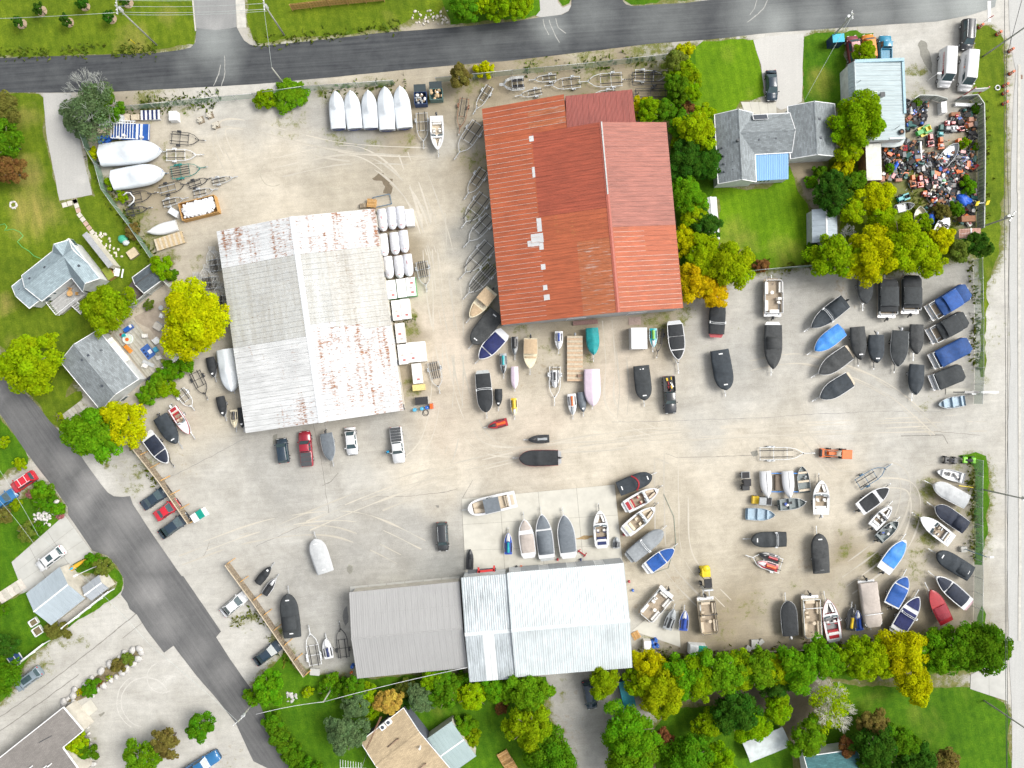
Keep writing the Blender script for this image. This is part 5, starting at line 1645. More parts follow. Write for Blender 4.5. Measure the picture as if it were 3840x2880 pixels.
tree('02',1450,40,80,'L','lime shrub at the yard end of the deck fence shrubs',cat='bush')
MULCH=M('mulch',(.36,.27,.18),.95,var=.3,scale=6)
for x,y,w_ in((365,95,'second'),(740,55,'third'),(190,210,'westernmost'),(600,195,'middle lower'),(968,165,'easternmost lower'),(1110,30,'northernmost')):
 k=tree('00',x-30,y-20,46,'D','%s young tree in a mulch ring on the northern lawn'%w_,cat='tree',h=2.4,group='young trees in mulch rings')
 q=P('00',x,y)
 s_=sheet('mulch_ring',[q+Vector((.85*math.cos(a),.85*math.sin(a),0))for a in np.linspace(0,6.28,13)[:-1]],.05,MULCH,.5,.15)
def bare_tree(tile,x,y,rpx,h,label,tone,twig,seed,lean=(0,0),crown_at=None,cr=None,depth=5):
 r=rpx/ZM
 p=P(tile,x,y,h*.6)
 o=thing('bare_tree',label,'tree',(p.x,p.y,0),0)
 rg=random.Random(seed)
 m=MB()
 m.tube([(0,0,-.1),(0.1,0,h*.25),(0,0,h*.4)],.28,twig,7,.2)
 tw=MB()
 def grow(a,d,l,rad,k):
  b=a+d*l
  tw.tube([a,a.lerp(b,.5)+Vector((rg.uniform(-1,1),rg.uniform(-1,1),rg.uniform(-.3,.6)))*l*.07,b],rad,twig,4 if k>1 else 5,rad*.55)
  if k>=depth:
   return
  for _ in range(3 if k<depth-1 else 4):
   nd=(d+Vector((rg.gauss(0,.48),rg.gauss(0,.48),rg.gauss(0,.22)))).normalized()
   grow(a.lerp(b,rg.uniform(.6,1.0)),nd,l*rg.uniform(.58,.8),rad*.66,k+1)
 n=9
 for i in range(n):
  a=2*math.pi*i/n+rg.uniform(-.2,.2)
  el=rg.uniform(.25,1.1)
  d=Vector((math.cos(a)*math.cos(el)+lean[0],math.sin(a)*math.cos(el)+lean[1],math.sin(el))).normalized()
  grow(Vector((0,0,h*rg.uniform(.28,.4))),d,r*.42,.085,1)
 m.build('trunk',o)
 tw.build('branches',o)
 if tone:
  me,s=crown_mesh((cr or r),'thin',seed%3)
  ca=crown_at or(0,0)
  c=place('crown',me,o,(ca[0],ca[1],h*.45),(0,0,0),(s,s,s*.8))
  c.color=(*TONES[tone],1)
 return o
TWIG_W=M('twig_white',(.66,.64,.55),.8,var=.15)
TWIG_G=M('twig_grey',(.33,.345,.32),.85,var=.2)
bare_tree('33',550,1140,235,7.0,'half bare white-twigged birch with yellow leaves in the southern trees','M',TWIG_W,5,cr=3.6)
bare_tree('00',760,840,300,7.5,'half dead willow with bare grey twigs leaning over the north road','B',TWIG_G,8,(0.05,.25),(0.3,-1.8),4.2,depth=4)
tree('00',880,900,170,'G','dark green thicket under the half dead willow',cat='bush',h=3.2)
tree('00',680,1010,140,'B','grey-green thicket below the half dead willow',cat='bush',h=3.0)
bare_tree('31',690,340,90,4.0,'small leafless grey tree beside the ribbed metal garden shed',None,TWIG_G,3,depth=4)
bare_tree('23',1700,850,70,5.2,'leafless grey crown poking out of the southern tree row',None,TWIG_G,11,depth=4)
def weed_strip(paths,per_m,name='tall_weeds',tone=(.10,.14,.02),wid=.6,hgt=.45):
 rg=np.random.RandomState(4)
 V=[]
 for path in paths:
  q=[P(t,x,y)for t,x,y in path]
  for i in range(len(q)-1):
   L=(q[i+1]-q[i]).length
   n=int(L*per_m)
   d=(q[i+1]-q[i]).normalized()
   s=Vector((-d.y,d.x,0))
   for k in range(n):
    c=q[i].lerp(q[i+1],rg.uniform())+s*rg.normal()*wid
    if mnoise.noise(c*.35)<-.18:
     continue
    a,hh,w=rg.uniform(0,6.28),hgt*rg.uniform(.3,1.2),rg.uniform(.10,.26)
    ln=Vector((math.cos(a),math.sin(a),0))
    tp=c+Vector((rg.normal()*.25,rg.normal()*.25,hh))
    V+=[c-ln*w+Vector((0,0,.02)),c+ln*w+Vector((0,0,.02)),tp+ln*w*.5,tp-ln*w*.5]
 me=bpy.data.meshes.new(name)
 me.from_pydata([tuple(v)for v in V],[],[(i,i+1,i+2,i+3)for i in range(0,len(V),4)])
 at=me.color_attributes.new('leaf','FLOAT_COLOR','POINT')
 c=np.ones((len(V),4))
 t=np.repeat(rg.uniform(0,1,(len(V)//4,2)),4,axis=0)
 c[:,0],c[:,1]=t[:,0],t[:,1]
 at.data.foreach_set('color',c.ravel())
 me.materials.append(FOL)
 o=bpy.data.objects.new(name,me)
 COL.objects.link(o)
 o.color=(*tone,1)
 o['kind']='stuff'
 return o
weed_strip([(('00',1030,905),('00',1300,880),('00',1900,840)),(('00',1040,960),('00',1850,900)),(('00',720,1130),('00',790,1350),('00',930,1659)),(('01',930,20),('01',1130,310),('01',1340,610)),
 (('01',990,20),('01',1180,310)),(('10',500,800),('10',1300,720)),(('20',100,610),('20',900,540),('20',1350,490)),(('11',1160,1090),('11',1180,1140)),(('11',1270,1160),('11',1370,1060)),
 (('00',0,480),('00',640,465),('00',1360,440)),(('00',700,440),('00',1350,430)),(('10',0,370),('10',520,320),('10',1250,240))],9)
weed_strip([(('02',1120,530),('02',1250,700),('02',1360,870)),(('13',0,260),('13',130,520),('13',300,760)),(('03',2000,420),('03',2200,320)),(('23',1080,660),('23',1500,700),('23',2200,650)),(('33',0,640),('33',900,590)),
 (('30',1840,860),('30',1860,1300),('30',1850,1659)),(('31',1850,0),('31',1850,300)),(('32',1760,700),('32',1780,1500)),(('31',1780,600),('31',1790,1659)),(('31',0,660),('31',370,630)),
 (('30',980,1280),('30',1180,1500)),(('30',1700,950),('30',1760,1300)),(('31',1100,100),('31',1650,280)),(('31',1150,20),('31',1500,110)),(('30',1200,1300),('30',1230,1640))],12,tone=(.13,.155,.02))
# boats, trailers, vehicles: builders
CV={'Cc':M('canvas_coal',(.044,.047,.048),.85,var=.3,scale=2),'Ch':M('canvas_slaty',(.026,.034,.042),.8,var=.3,scale=2),'K':M('canvas_black',(.020,.023,.026),.8,var=.3,scale=2),'C':M('canvas_charcoal',(.034,.039,.042),.85,var=.25,scale=2),'D':M('canvas_ink',(.012,.018,.036),.75,var=.25,scale=2),'N':M('canvas_navy',(.008,.014,.085),.75,var=.25,scale=2),
 'B':M('canvas_blue',(.010,.075,.30),.7,var=.2,scale=2),'A':M('canvas_azure',(.04,.22,.62),.6,var=.2,scale=2),'U':M('canvas_deepblue',(.010,.055,.20),.75,var=.25,scale=2),
 'G':M('canvas_grey',(.24,.26,.275),.8,var=.15,scale=2),'S':M('canvas_slate',(.13,.15,.17),.8,var=.15,scale=2),'L':M('canvas_pale',(.44,.455,.46),.75,var=.1,scale=2),
 'T':M('canvas_tan',(.44,.33,.21),.85,var=.15,scale=2),'F':M('canvas_fawn',(.40,.355,.32),.85,var=.1,scale=2),'M':M('wrap_mauve',(.60,.50,.58),.45,var=.06,scale=2),
 'E':M('canvas_teal',(.008,.24,.25),.7,var=.2,scale=2),'R':M('canvas_red',(.24,.015,.03),.7,var=.2,scale=2),'W':M('wrap_white',(.62,.66,.69),.38,var=.05,scale=1.5)}
for m_ in CV.values():
 nt=m_.node_tree
 _bump(nt,nt.nodes['Principled BSDF'],_noise(nt,_map(nt,_pos(nt),(1.0,1.7,1)),1.6,5,.6,1.2),.55,.10)
HU={'W':M('gel_white',(.64,.65,.66),.28,var=.05,coat=.3),'K':M('gel_black',(.025,.027,.03),.3,coat=.3),'R':M('gel_red',(.33,.018,.025),.3,coat=.3),'B':M('gel_blue',(.02,.06,.30),.3,coat=.3),'N':M('gel_navy',(.02,.03,.10),.3),
 'A':M('alu_hull',(.42,.44,.45),.38,.5),'C':M('gel_cream',(.64,.58,.42),.35),'G':M('gel_grey',(.30,.32,.33),.4),'E':M('hull_greygreen',(.17,.20,.20),.5),'S':M('alu_blue',(.30,.40,.48),.5),'Y':M('gel_yellow',(.62,.42,.02),.35),'V':M('gel_green',(.16,.40,.03),.35),'O':M('gel_orange',(.62,.12,.02),.35),'T':M('gel_teal',(.01,.30,.33),.35)}
VINYL=M('vinyl_white',(.68,.66,.62),.5,var=.08)
VINTAN=M('vinyl_tan',(.52,.44,.33),.55,var=.1)
CARPET=M('carpet_beige',(.33,.27,.20),.95,var=.15)
CARPG=M('carpet_grey',(.22,.225,.225),.95,var=.15)
WSH=M('windshield_smoke',(.10,.14,.15),.1)
RUB=M('rubber',(.028,.028,.030),.8,var=.3)
RIM=M('wheel_rim',(.55,.56,.57),.35,.4)
TR={'G':M('trailer_galv',(.50,.52,.53),.45,.35,var=.2),'K':M('trailer_black',(.035,.037,.04),.5),'W':M('trailer_white',(.66,.68,.69),.45),'E':M('trailer_green',(.02,.17,.15),.5),'B':M('trailer_blue',(.05,.13,.22),.5),'R':M('trailer_rust',(.24,.12,.07),.8,var=.3)}
BUNK=M('bunk_carpet',(.03,.03,.033),.95)
COWL={'K':HU['K'],'W':HU['W'],'G':HU['G']}
PATCHW=M('print_white',(.72,.73,.73),.6)
def hw(u,u0=.45,p=2.2,q=.75,st=.94):
 """half breadth of a hull along its length: 0 stern .. 1 bow"""
 t=max(0.0,(u-u0)/(1-u0))
 return(max(0.0,1-t**p))**q*(st+(1-st)*min(1,u/.3))
def us(n=15):
 return[1-(1-k/(n-1))**1.25 for k in range(n)]
class Boat:
 """hull coordinates: x from stern (-L/2) to bow (+L/2); keel height zk, gunwale height zg"""
 def __init__(s,L,Wd,zk=.5,H=.85,u0=.45,p=2.2,q=.75,sheer=.16):
  s.L,s.W,s.zk,s.H,s.u0,s.p,s.q,s.sheer=L,Wd,zk,H,u0,p,q,sheer
 def x(s,u):
  return-s.L/2+s.L*u
 def b(s,u):
  return max(.01,hw(u,s.u0,s.p,s.q)*s.W/2)
 def g(s,u):
  return s.zk+s.H+s.sheer*u*u
 def hull(s,mat,name='hull',parent=None,rim=None,flip=False):
  m=MB()
  rings=[]
  for u in us():
   x,b,g=s.x(u),s.b(u),s.g(u)
   k=s.zk+.55*s.H*max(0,(u-.55)/.45)**2.2
   rings.append([(x,b,g),(x,b*.95,g-.35*(g-k)),(x-.03*u,b*.74,g-.74*(g-k)),(x-.06*u,0,k),(x-.03*u,-b*.74,g-.74*(g-k)),(x,-b*.95,g-.35*(g-k)),(x,-b,g)])
  m.loft(rings,mat,closed=False,caps=False)
  m.add(rings[0],[tuple(range(7))],mat)
  rm=rim or mat
  n=us(13)
  for sg in(1,-1):
   m.tube([(s.x(u),sg*s.b(u),s.g(u))for u in n],.035,rm,5)
  return m.build(name,parent)
 def skin(s,m,mat,u0,u1,f0=-1.0,f1=1.0,crown=.08,z=.02,nu=14,nt=8,over=1.0,hump=None,drop=0.0,wrinkle=0.0,seed=0,ridge=0.0,inset=0.0):
  """a surface stretched across the hull from u0 to u1, f = fraction of half breadth"""
  rings=[]
  for i in range(nu+1):
   u=u0+(u1-u0)*i/nu
   x,b,g=s.x(u),s.b(u)*over-inset,s.g(u)
   b=max(.01,b)
   row=[]
   for j in range(nt+1):
    t=f0+(f1-f0)*j/nt
    zz=g+z+crown*(1-t*t)+ridge*(1-abs(t))
    if hump:
     for(hu,hwid,hh)in hump:
      zz+=hh*math.exp(-((u-hu)/hwid)**2)*(1-t**4)
    if wrinkle and abs(t)<1:
     zz+=wrinkle*(mnoise.noise(Vector((x*1.5+seed,t*2.2,seed*1.3)))+.5*mnoise.noise(Vector((x*4+seed,t*5,seed))))
    row.append((x,b*t,zz))
   if drop and f0==-1.0 and f1==1.0:
    row=[(x,-b*1.01,g-drop)]+row+[(x,b*1.01,g-drop)]
   rings.append(row)
  rings=[r[::-1]for r in rings]
  m.loft(rings,mat,closed=False,caps=False)
  if drop:
   for r,rev in((rings[0],False),(rings[-1],True)):
    zb=min(p[2]for p in r)
    fl=[(p[0],p[1],zb)for p in r]
    n=len(r)
    f=[(k,k+1,n+k+1,n+k)for k in range(n-1)]
    m.add(r+fl,f if not rev else[q[::-1]for q in f],mat)
  return m
def outboard(parent,b,col='K',y=0.0,tilt=.35,s=1.0,name='outboard_motor'):
 m=MB()
 x,z=b.x(0)-.22*s,b.g(0)+.12
 rot=Matrix.Rotation(-tilt,3,'Y')
 m.ball((x-.05,y,z+.12),(.30*s,.19*s,.26*s),COWL[col],10,6)
 m.box((x-.02,y,z-.12),(.34*s,.26*s,.2),HU['K'],0,rot)
 m.bar((x-.02,y,z-.1),(x-.42*s,y,z-.75),.12,.16,HU['K'])
 m.cyl((x-.48*s,y,z-.72),.07,.3,HU['G'],8,'x')
 return m.build(name,parent)
def wheel_mesh(r=.28,w=.18):
 k=('wheel',r,w)
 if k not in MATS:
  MATS[k]=(MB().cyl((0,0,0),r,w,RUB,14,'y').mesh('wheel'),MB().cyl((0,0,0),r*.58,w+.03,RIM,10,'y').mesh('rim'))
 return MATS[k]
def add_wheel(parent,x,y,r=.28,w=.18):
 a,b_=wheel_mesh(r,w)
 o=place('wheel',a,parent,(x,y,r))
 place('rim',b_,o)
 return o
def trailer(loc,rz,xr,xc,Wd,label,col='G',axles=1,xw=None,bunks=2,cross=3,z=.48,curved=True,group=None,winch=True,bunkcol=None,name='boat_trailer',xb0=None,xb1=None,conv=None,fender=None):
 """frame from rear xr to coupler xc in the thing's own axes (+x towards the tow hitch)"""
 o=thing(name,label,'trailer',loc,rz,group)
 mt=TR[col]
 L=xc-xr
 xf=conv if conv is not None else xr+L*.50
 xt=xr+L*.80
 m=MB()
 for s in(1,-1):
  y=s*Wd/2
  path=[(xr,y,z),(xf,y,z),(xf+(xt-xf)*.5,y*(.74 if curved else .5),z),(xt,.04*s,z)]
  for a,b in zip(path,path[1:]):
   m.bar(a,b,.08,.10,mt)
 m.bar((xt-.25,0,z),(xc-.12,0,z),.09,.09,mt)
 for k in range(cross):
  x=xr+.12+(xf-xr-.12)*k/max(1,cross-1)
  m.bar((x,-Wd/2,z+.02),(x,Wd/2,z+.02),.07,.07,mt)
 m.build('frame',o)
 MB().box((xc-.05,0,z),(.24,.13,.11),TR['G']).cyl((xc-.45,.12,z-.05),.045,.6,TR['G'],8).build('coupler',o)
 if winch:
  wx=xt-.15
  MB().bar((wx,0,z),(wx-.15,0,z+.62),.08,.08,mt).cyl((wx-.12,0,z+.6),.06,.22,RUB,8,'y').build('winch_post',o)
 x0,x1=(xb0 if xb0 is not None else xr-.1),(xb1 if xb1 is not None else xf+.1)
 for k in range(bunks):
  y=(-1+2*k/(bunks-1))*Wd*.27 if bunks>1 else 0
  MB().bar((x0,y,z+.13),(x1,y,z+.15),.11,.07,bunkcol or BUNK).build('bunk',o)
 xw=xr+(xf-xr)*.42 if xw is None else xw
 for a in range(axles):
  x=xw+(a-(axles-1)/2)*.68
  for s in(1,-1):
   add_wheel(o,x,s*(Wd/2+.16))
   MB().plate([(x-.36,s*(Wd/2+.28),.40),(x-.26,s*(Wd/2+.28),.58),(x+.26,s*(Wd/2+.28),.58),(x+.36,s*(Wd/2+.28),.40),(x+.36,s*(Wd/2+.04),.40),(x+.26,s*(Wd/2+.04),.58),(x-.26,s*(Wd/2+.04),.58),(x-.36,s*(Wd/2+.04),.40)]if s>0 else
 [(x-.36,s*(Wd/2+.04),.40),(x-.26,s*(Wd/2+.04),.58),(x+.26,s*(Wd/2+.04),.58),(x+.36,s*(Wd/2+.04),.40),(x+.36,s*(Wd/2+.28),.40),(x+.26,s*(Wd/2+.28),.58),(x-.26,s*(Wd/2+.28),.58),(x-.36,s*(Wd/2+.28),.40)],.03,fender or mt).build('fender',o)
 return o
def empty_trailer(tile,rear,coup,wpx,label,col='G',**k):
 c,rz,L=span(tile,rear,coup,.5)
 return trailer(c,rz,-L/2,L/2,max(.7,wpx/ZM-.45),label,col,**k)
G_B='boats stored in the yard'
G_T='trailers under stored boats'
def under_trailer(c,rz,B,short,tr='G',tong=1.0,axles=1):
 return trailer(c,rz,-B.L*.42,B.L/2+tong,B.W*.62,'trailer under the '+short,tr,axles,xw=-B.L*.18,bunks=2,cross=3,group=G_T,conv=B.L*.10,xb0=-B.L*.45,xb1=B.L*.25)
def boat_base(tile,stern,bow,wpx,label,short,zref=1.15,tr='G',tong=1.0,axles=1,zk=.55,H=.80,u0=.45,p=2.2,q=.75,cat='boat',name='boat',group=G_B,sheer=.16):
 c,rz,L=span(tile,stern,bow,zref)
 B=Boat(L,wpx/ZM*(1-zref/CAM_H),zk,H,u0,p,q,sheer)
 if tr:
  under_trailer(c,rz,B,short,tr,tong,axles)
 o=thing(name,label,cat,c,rz,group)
 return o,B
BN=[0]
def covered(tile,stern,bow,wpx,cover,hull,label,short,motor=None,plat=False,hump=None,ridge=.10,patches=0,panels=None,rimw=0.0,arch=None,box=None,blunt=False,tr='G',tong=1.0,axles=1,drop=.28,bowplate=None,**kw):
 """boat under a fitted cover; panels = [(u0, u1, inset)] when the deck shows between separate covers"""
 BN[0]+=1
 if blunt:
  kw.setdefault('u0',.55),kw.setdefault('p',2.8),kw.setdefault('q',.62)
 o,B=boat_base(tile,stern,bow,wpx,label,short,tr=tr,tong=tong,axles=axles,**kw)
 B.hull(HU[hull],parent=o)
 cm=CV[cover+(' ','c','h')[BN[0]%3].strip()]if cover=='C' else CV[cover]
 if panels:
  B.skin(MB(),HU[hull],0,.999,crown=.03,z=.0).build('deck',o)
  for(a,b,ins)in panels:
   h_=[(.52,.10,.22)]if b-a>.4 else None
   B.skin(MB(),cm,a,b,crown=.12,z=.035,inset=ins,wrinkle=.035,seed=BN[0],ridge=.05,hump=h_,drop=.02).build('cover',o)
 else:
  B.skin(MB(),cm,.0,.995,crown=.10,z=.03,over=1.03-rimw,drop=drop if not rimw else .02,wrinkle=.05,seed=BN[0],ridge=ridge,hump=hump if hump is not None else[(.52,.09,.22)],nu=22,nt=10).build('cover',o)
  if rimw:
   B.skin(MB(),HU[hull],0,.999,crown=.02,z=.0).build('deck',o)
 if plat:
  m=MB()
  x=B.x(0)
  m.prism([(x-.55,-B.b(0)*.75),(x-.1,-B.b(0)*.95),(x,-B.b(0)*.95),(x,B.b(0)*.95),(x-.1,B.b(0)*.95),(x-.55,B.b(0)*.75)],B.g(0)-.42,B.g(0)-.34,HU['W']if plat is True else plat)
  m.build('swim_platform',o)
 if arch:
  m=MB()
  u=arch
  b=B.b(u)
  x,z=B.x(u),B.g(u)
  for dx in(-.12,.12):
   m.tube([(x+dx,b*1.03,z),(x+dx-.1,b*.97,z+.45),(x+dx-.2,b*.55,z+.62),(x+dx-.2,-b*.55,z+.62),(x+dx-.1,-b*.97,z+.45),(x+dx,-b*1.03,z)],.035,TR['W'],6)
  for s in(1,-1):
   m.box((x-.05,s*b*.98,z+.42),(.4,.16,.1),TR['W'])
  m.build('tower',o)
 if box:
  u0,u1,f,hh=box
  m=MB()
  rings=[]
  for k in range(9):
   t=k/8
   u=u0+(u1-u0)*t
   b=B.W/2*f
   e=.0 if k in(0,8)else hh*min(1,math.sin(math.pi*min(max(t,.08),.92))**.3)
   rings.append([(B.x(u),-b,B.g(.4)+.1),(B.x(u),-b*.96,B.g(.4)+.1+e*.85),(B.x(u),0,B.g(.4)+.1+e),(B.x(u),b*.96,B.g(.4)+.1+e*.85),(B.x(u),b,B.g(.4)+.1)][::-1])
  m.loft(rings,cm,closed=False,caps=False)
  m.build('tower_cover',o)
 for k in range(patches):
  u=(.10,.86)[k%2]if patches>1 else .84
  m=MB()
  zt=B.g(u)+.03+.10+ridge+.045
  m.plate([(B.x(u)-.09,-.32,zt-.03),(B.x(u)+.09,-.32,zt-.03),(B.x(u)+.09,.32,zt-.03),(B.x(u)-.09,.32,zt-.03)],.01,PATCHW)
  m.build('cover_patch',o)
 if motor:
  outboard(o,B,motor,0,s=1.0)
 return o,B
def open_boat(tile,stern,bow,wpx,hull,label,short,style='bow',seat=None,floor=None,accent=None,motor=None,plat=False,arch=None,stripe=None,tr='G',tong=1.0,axles=1,cover=None,**kw):
 """open runabout: deck, cockpit well, seats, windscreen, console"""
 o,B=boat_base(tile,stern,bow,wpx,label,short,tr=tr,tong=tong,axles=axles,**kw)
 B.hull(HU[hull],parent=o,rim=HU.get(stripe))
 seat,floor=seat or VINYL,floor or CARPET
 acc=HU[accent]if accent else seat
 dk=MB()
 c0,c1=.16,.56
 b0,b1=.64,.90
 wd=.74
 B.skin(dk,HU['W']if hull in 'RBKNG' else HU[hull],0,c0,crown=.02,z=.005)
 B.skin(dk,HU['W']if hull in 'RBKNG' else HU[hull],c1,b0,crown=.03,z=.01,nu=3)
 for a,b in((c0,c1),)+(((b0,b1),)if style=='bow' else()):
  for f0,f1 in((-1,-wd),(wd,1)):
   B.skin(dk,HU['W']if hull in 'RBKNG' else HU[hull],a,b,f0,f1,crown=0,z=.006,nt=2)
 B.skin(dk,HU['W']if hull in 'RBKNG' else HU[hull],b1 if style=='bow' else b0,.999,crown=.03,z=.006)
 dk.build('deck',o)
 for a,b,nm in((c0,c1,'cockpit_floor'),)+(((b0,b1,'bow_floor'),)if style=='bow' else()):
  m=MB()
  B.skin(m,floor,a,b,-wd,wd,crown=0,z=-.48,nt=2)
  for f in(-wd,wd):
   r=[[(B.x(a+(b-a)*k/6),B.b(a+(b-a)*k/6)*f,B.g(a+(b-a)*k/6)+d)for d in(-.48,.005)]for k in range(7)]
   m.loft(r if f>0 else[q[::-1]for q in r],acc,closed=False,caps=False)
  for u in(a,b):
   m.quad((B.x(u),-B.b(u)*wd,B.g(u)-.48),(B.x(u),B.b(u)*wd,B.g(u)-.48),(B.x(u),B.b(u)*wd,B.g(u)),(B.x(u),-B.b(u)*wd,B.g(u)),acc)
  m.build(nm,o)
 w=B.W
 zf=B.g(.3)-.48
 MB().box((B.x(.20),0,zf+.22),(.5,w*.66,.42),acc,0,None,.94).box((B.x(.175),0,zf+.5),(.16,w*.62,.3),seat).build('rear_bench',o)
 for s in(1,-1):
  MB().box((B.x(.43),s*w*.21,zf+.24),(.46,.46,.3),seat,0,None,.9).box((B.x(.43)-.22,s*w*.21,zf+.5),(.14,.44,.4),acc).build('bucket_seat',o)
 MB().box((B.x(.555),-w*.24,zf+.35),(.3,w*.22,.6),HU['W']).ring((B.x(.555)-.2,-w*.24,zf+.62),.16,.018,RUB,10,4,'x').build('console',o)
 m=MB()
 z=B.g(.6)
 for s in(1,-1):
  b=B.b(.58)
  m.quad((B.x(.60),s*.18,z+.02),(B.x(.585),s*b*.86,z+.02),(B.x(.555),s*b*.82,z+.36),(B.x(.575),s*.18,z+.38),WSH)
  m.quad((B.x(.585),s*b*.86,z+.02),(B.x(.47),s*b*.9,z+.02),(B.x(.48),s*b*.87,z+.28),(B.x(.555),s*b*.82,z+.36),WSH)
  m.tube([(B.x(.575),s*.18,z+.38),(B.x(.555),s*b*.82,z+.36),(B.x(.48),s*b*.87,z+.28)],.02,TR['G'],4)
 m.build('windscreen',o)
 if style=='bow':
  for s in(1,-1):
   MB().add([(B.x(.66),s*B.b(.66)*.72,zf+.42),(B.x(.88),s*B.b(.88)*.7,zf+.46),(B.x(.88),s*.04,zf+.46),(B.x(.82),s*.12,zf+.46),(B.x(.66),s*B.b(.66)*.36,zf+.42)],
 [(0,1,2,3,4)if s<0 else(4,3,2,1,0)],seat).build('bow_cushion',o)
 if plat:
  x=B.x(0)
  MB().prism([(x-.5,-B.b(0)*.7),(x,-B.b(0)*.95),(x,B.b(0)*.95),(x-.5,B.b(0)*.7)],B.g(0)-.4,B.g(0)-.32,HU['W']).build('swim_platform',o)
 MB().box((B.x(.075),0,B.g(.07)+.05),(.55,w*.6,.08),acc if accent else seat).build('sun_pad',o)
 if arch:
  m=MB()
  b=B.b(.5)
  x,z=B.x(.5),B.g(.5)
  m.tube([(x+.25,b,z),(x,b*.97,z+.9),(x-.1,b*.5,z+1.05),(x-.1,-b*.5,z+1.05),(x,-b*.97,z+.9),(x+.25,-b,z)],.05,HU[arch],6)
  m.build('tower',o)
 if motor:
  outboard(o,B,motor)
 return o,B
def skiff(tile,stern,bow,wpx,hull,inner,label,short=None,benches=3,benchm=None,motor=None,tr=None,tong=.9,clutter=0,zk=.08,H=.55,group='aluminium boats and skiffs',blunt=False,**kw):
 """open aluminium boat: hull shell, floor, thwarts"""
 if blunt:
  kw.update(u0=.5,p=3.0,q=.6)
 if tr:
  zk,H=.5,.6
 o,B=boat_base(tile,stern,bow,wpx,label,short or '',zref=zk+H,tr=tr,tong=tong,zk=zk,H=H,group=group,sheer=.12,**kw)
 B.hull(HU[hull],parent=o,rim=TR['G'])
 m=MB()
 B.skin(m,HU[inner],.02,.97,-.9,.9,crown=0,z=-H*.72,nt=4)
 for f in(-.9,.9):
  r=[[(B.x(u),B.b(u)*f,B.g(u)-H*.72),(B.x(u),B.b(u)*.985*(1 if f>0 else-1),B.g(u)+.01)]for u in[.02+.95*k/9 for k in range(10)]]
  m.loft(r if f>0 else[q[::-1]for q in r],HU[inner],closed=False,caps=False)
 m.quad((B.x(.02),-B.b(0)*.9,B.g(0)-H*.7),(B.x(.02),B.b(0)*.9,B.g(0)-H*.7),(B.x(.01),B.b(0),B.g(0)),(B.x(.01),-B.b(0),B.g(0)),HU[inner])
 m.build('inner_shell',o)
 for k in range(benches):
  u=.10+.66*k/max(1,benches-1)
  MB().box((B.x(u),0,B.g(u)-H*.36),(.32,B.b(u)*1.84,H*.62),benchm or HU[inner]).build('bench',o)
 rg=random.Random(int(stern[0]*7+stern[1]))
 for k in range(clutter):
  u=rg.uniform(.12,.72)
  MB().box((B.x(u),rg.uniform(-.5,.5)*B.b(u),B.g(u)-H*.2),(rg.uniform(.2,.45),rg.uniform(.2,.4),.25),rg.choice([RUB,HU['G'],VINYL,HU['K'],CARPG,HU['B']]),rg.uniform(0,3)).build('gear',o)
 if motor:
  outboard(o,B,motor,s=.8)
 return o,B
def wrapped(tile,stern,bow,wpx,label,short,tr='G',hump=((.50,.12,.45),),step=None,H=.95,ridge=.55,hull='B',tong=.3,cover='W',**kw):
 """boat sealed in white shrink-wrap drawn tight over a ridge pole"""
 BN[0]+=1
 o,B=boat_base(tile,stern,bow,wpx,label,short,zref=1.5,tr=tr,tong=tong,H=H,u0=.52,p=2.4,q=.7,group='shrink-wrapped boats',**kw)
 B.hull(HU[hull],parent=o)
 m=MB()
 rings=[]
 nu,nt=24,10
 for i in range(nu+1):
  u=.999*i/nu
  x,b,g=B.x(u),B.b(u)*1.04,B.g(u)
  pk=ridge
  for hu,hwid,hh in hump:
   pk+=hh*math.exp(-((u-hu)/hwid)**2)
  if step is not None and u<step:
   pk=ridge*.45+.12*u
  pk*=min(1,.35+b/(B.W*.5))
  row=[(x,-b*1.0,B.zk+.30)]
  for j in range(nt+1):
   t=-1+2*j/nt
   zz=g+.04+pk*(1-abs(t)**1.15)+.03*mnoise.noise(Vector((x*2,t*3,BN[0])))
   row.append((x,b*t,zz))
  row.append((x,b*1.0,B.zk+.30))
  rings.append(row[::-1])
 m.loft(rings,CV[cover],closed=False,caps=False)
 r=rings[0]
 m.add(r,[tuple(range(len(r)))],CV[cover])
 m.build('shrink_wrap',o)
 return o,B
JM={}
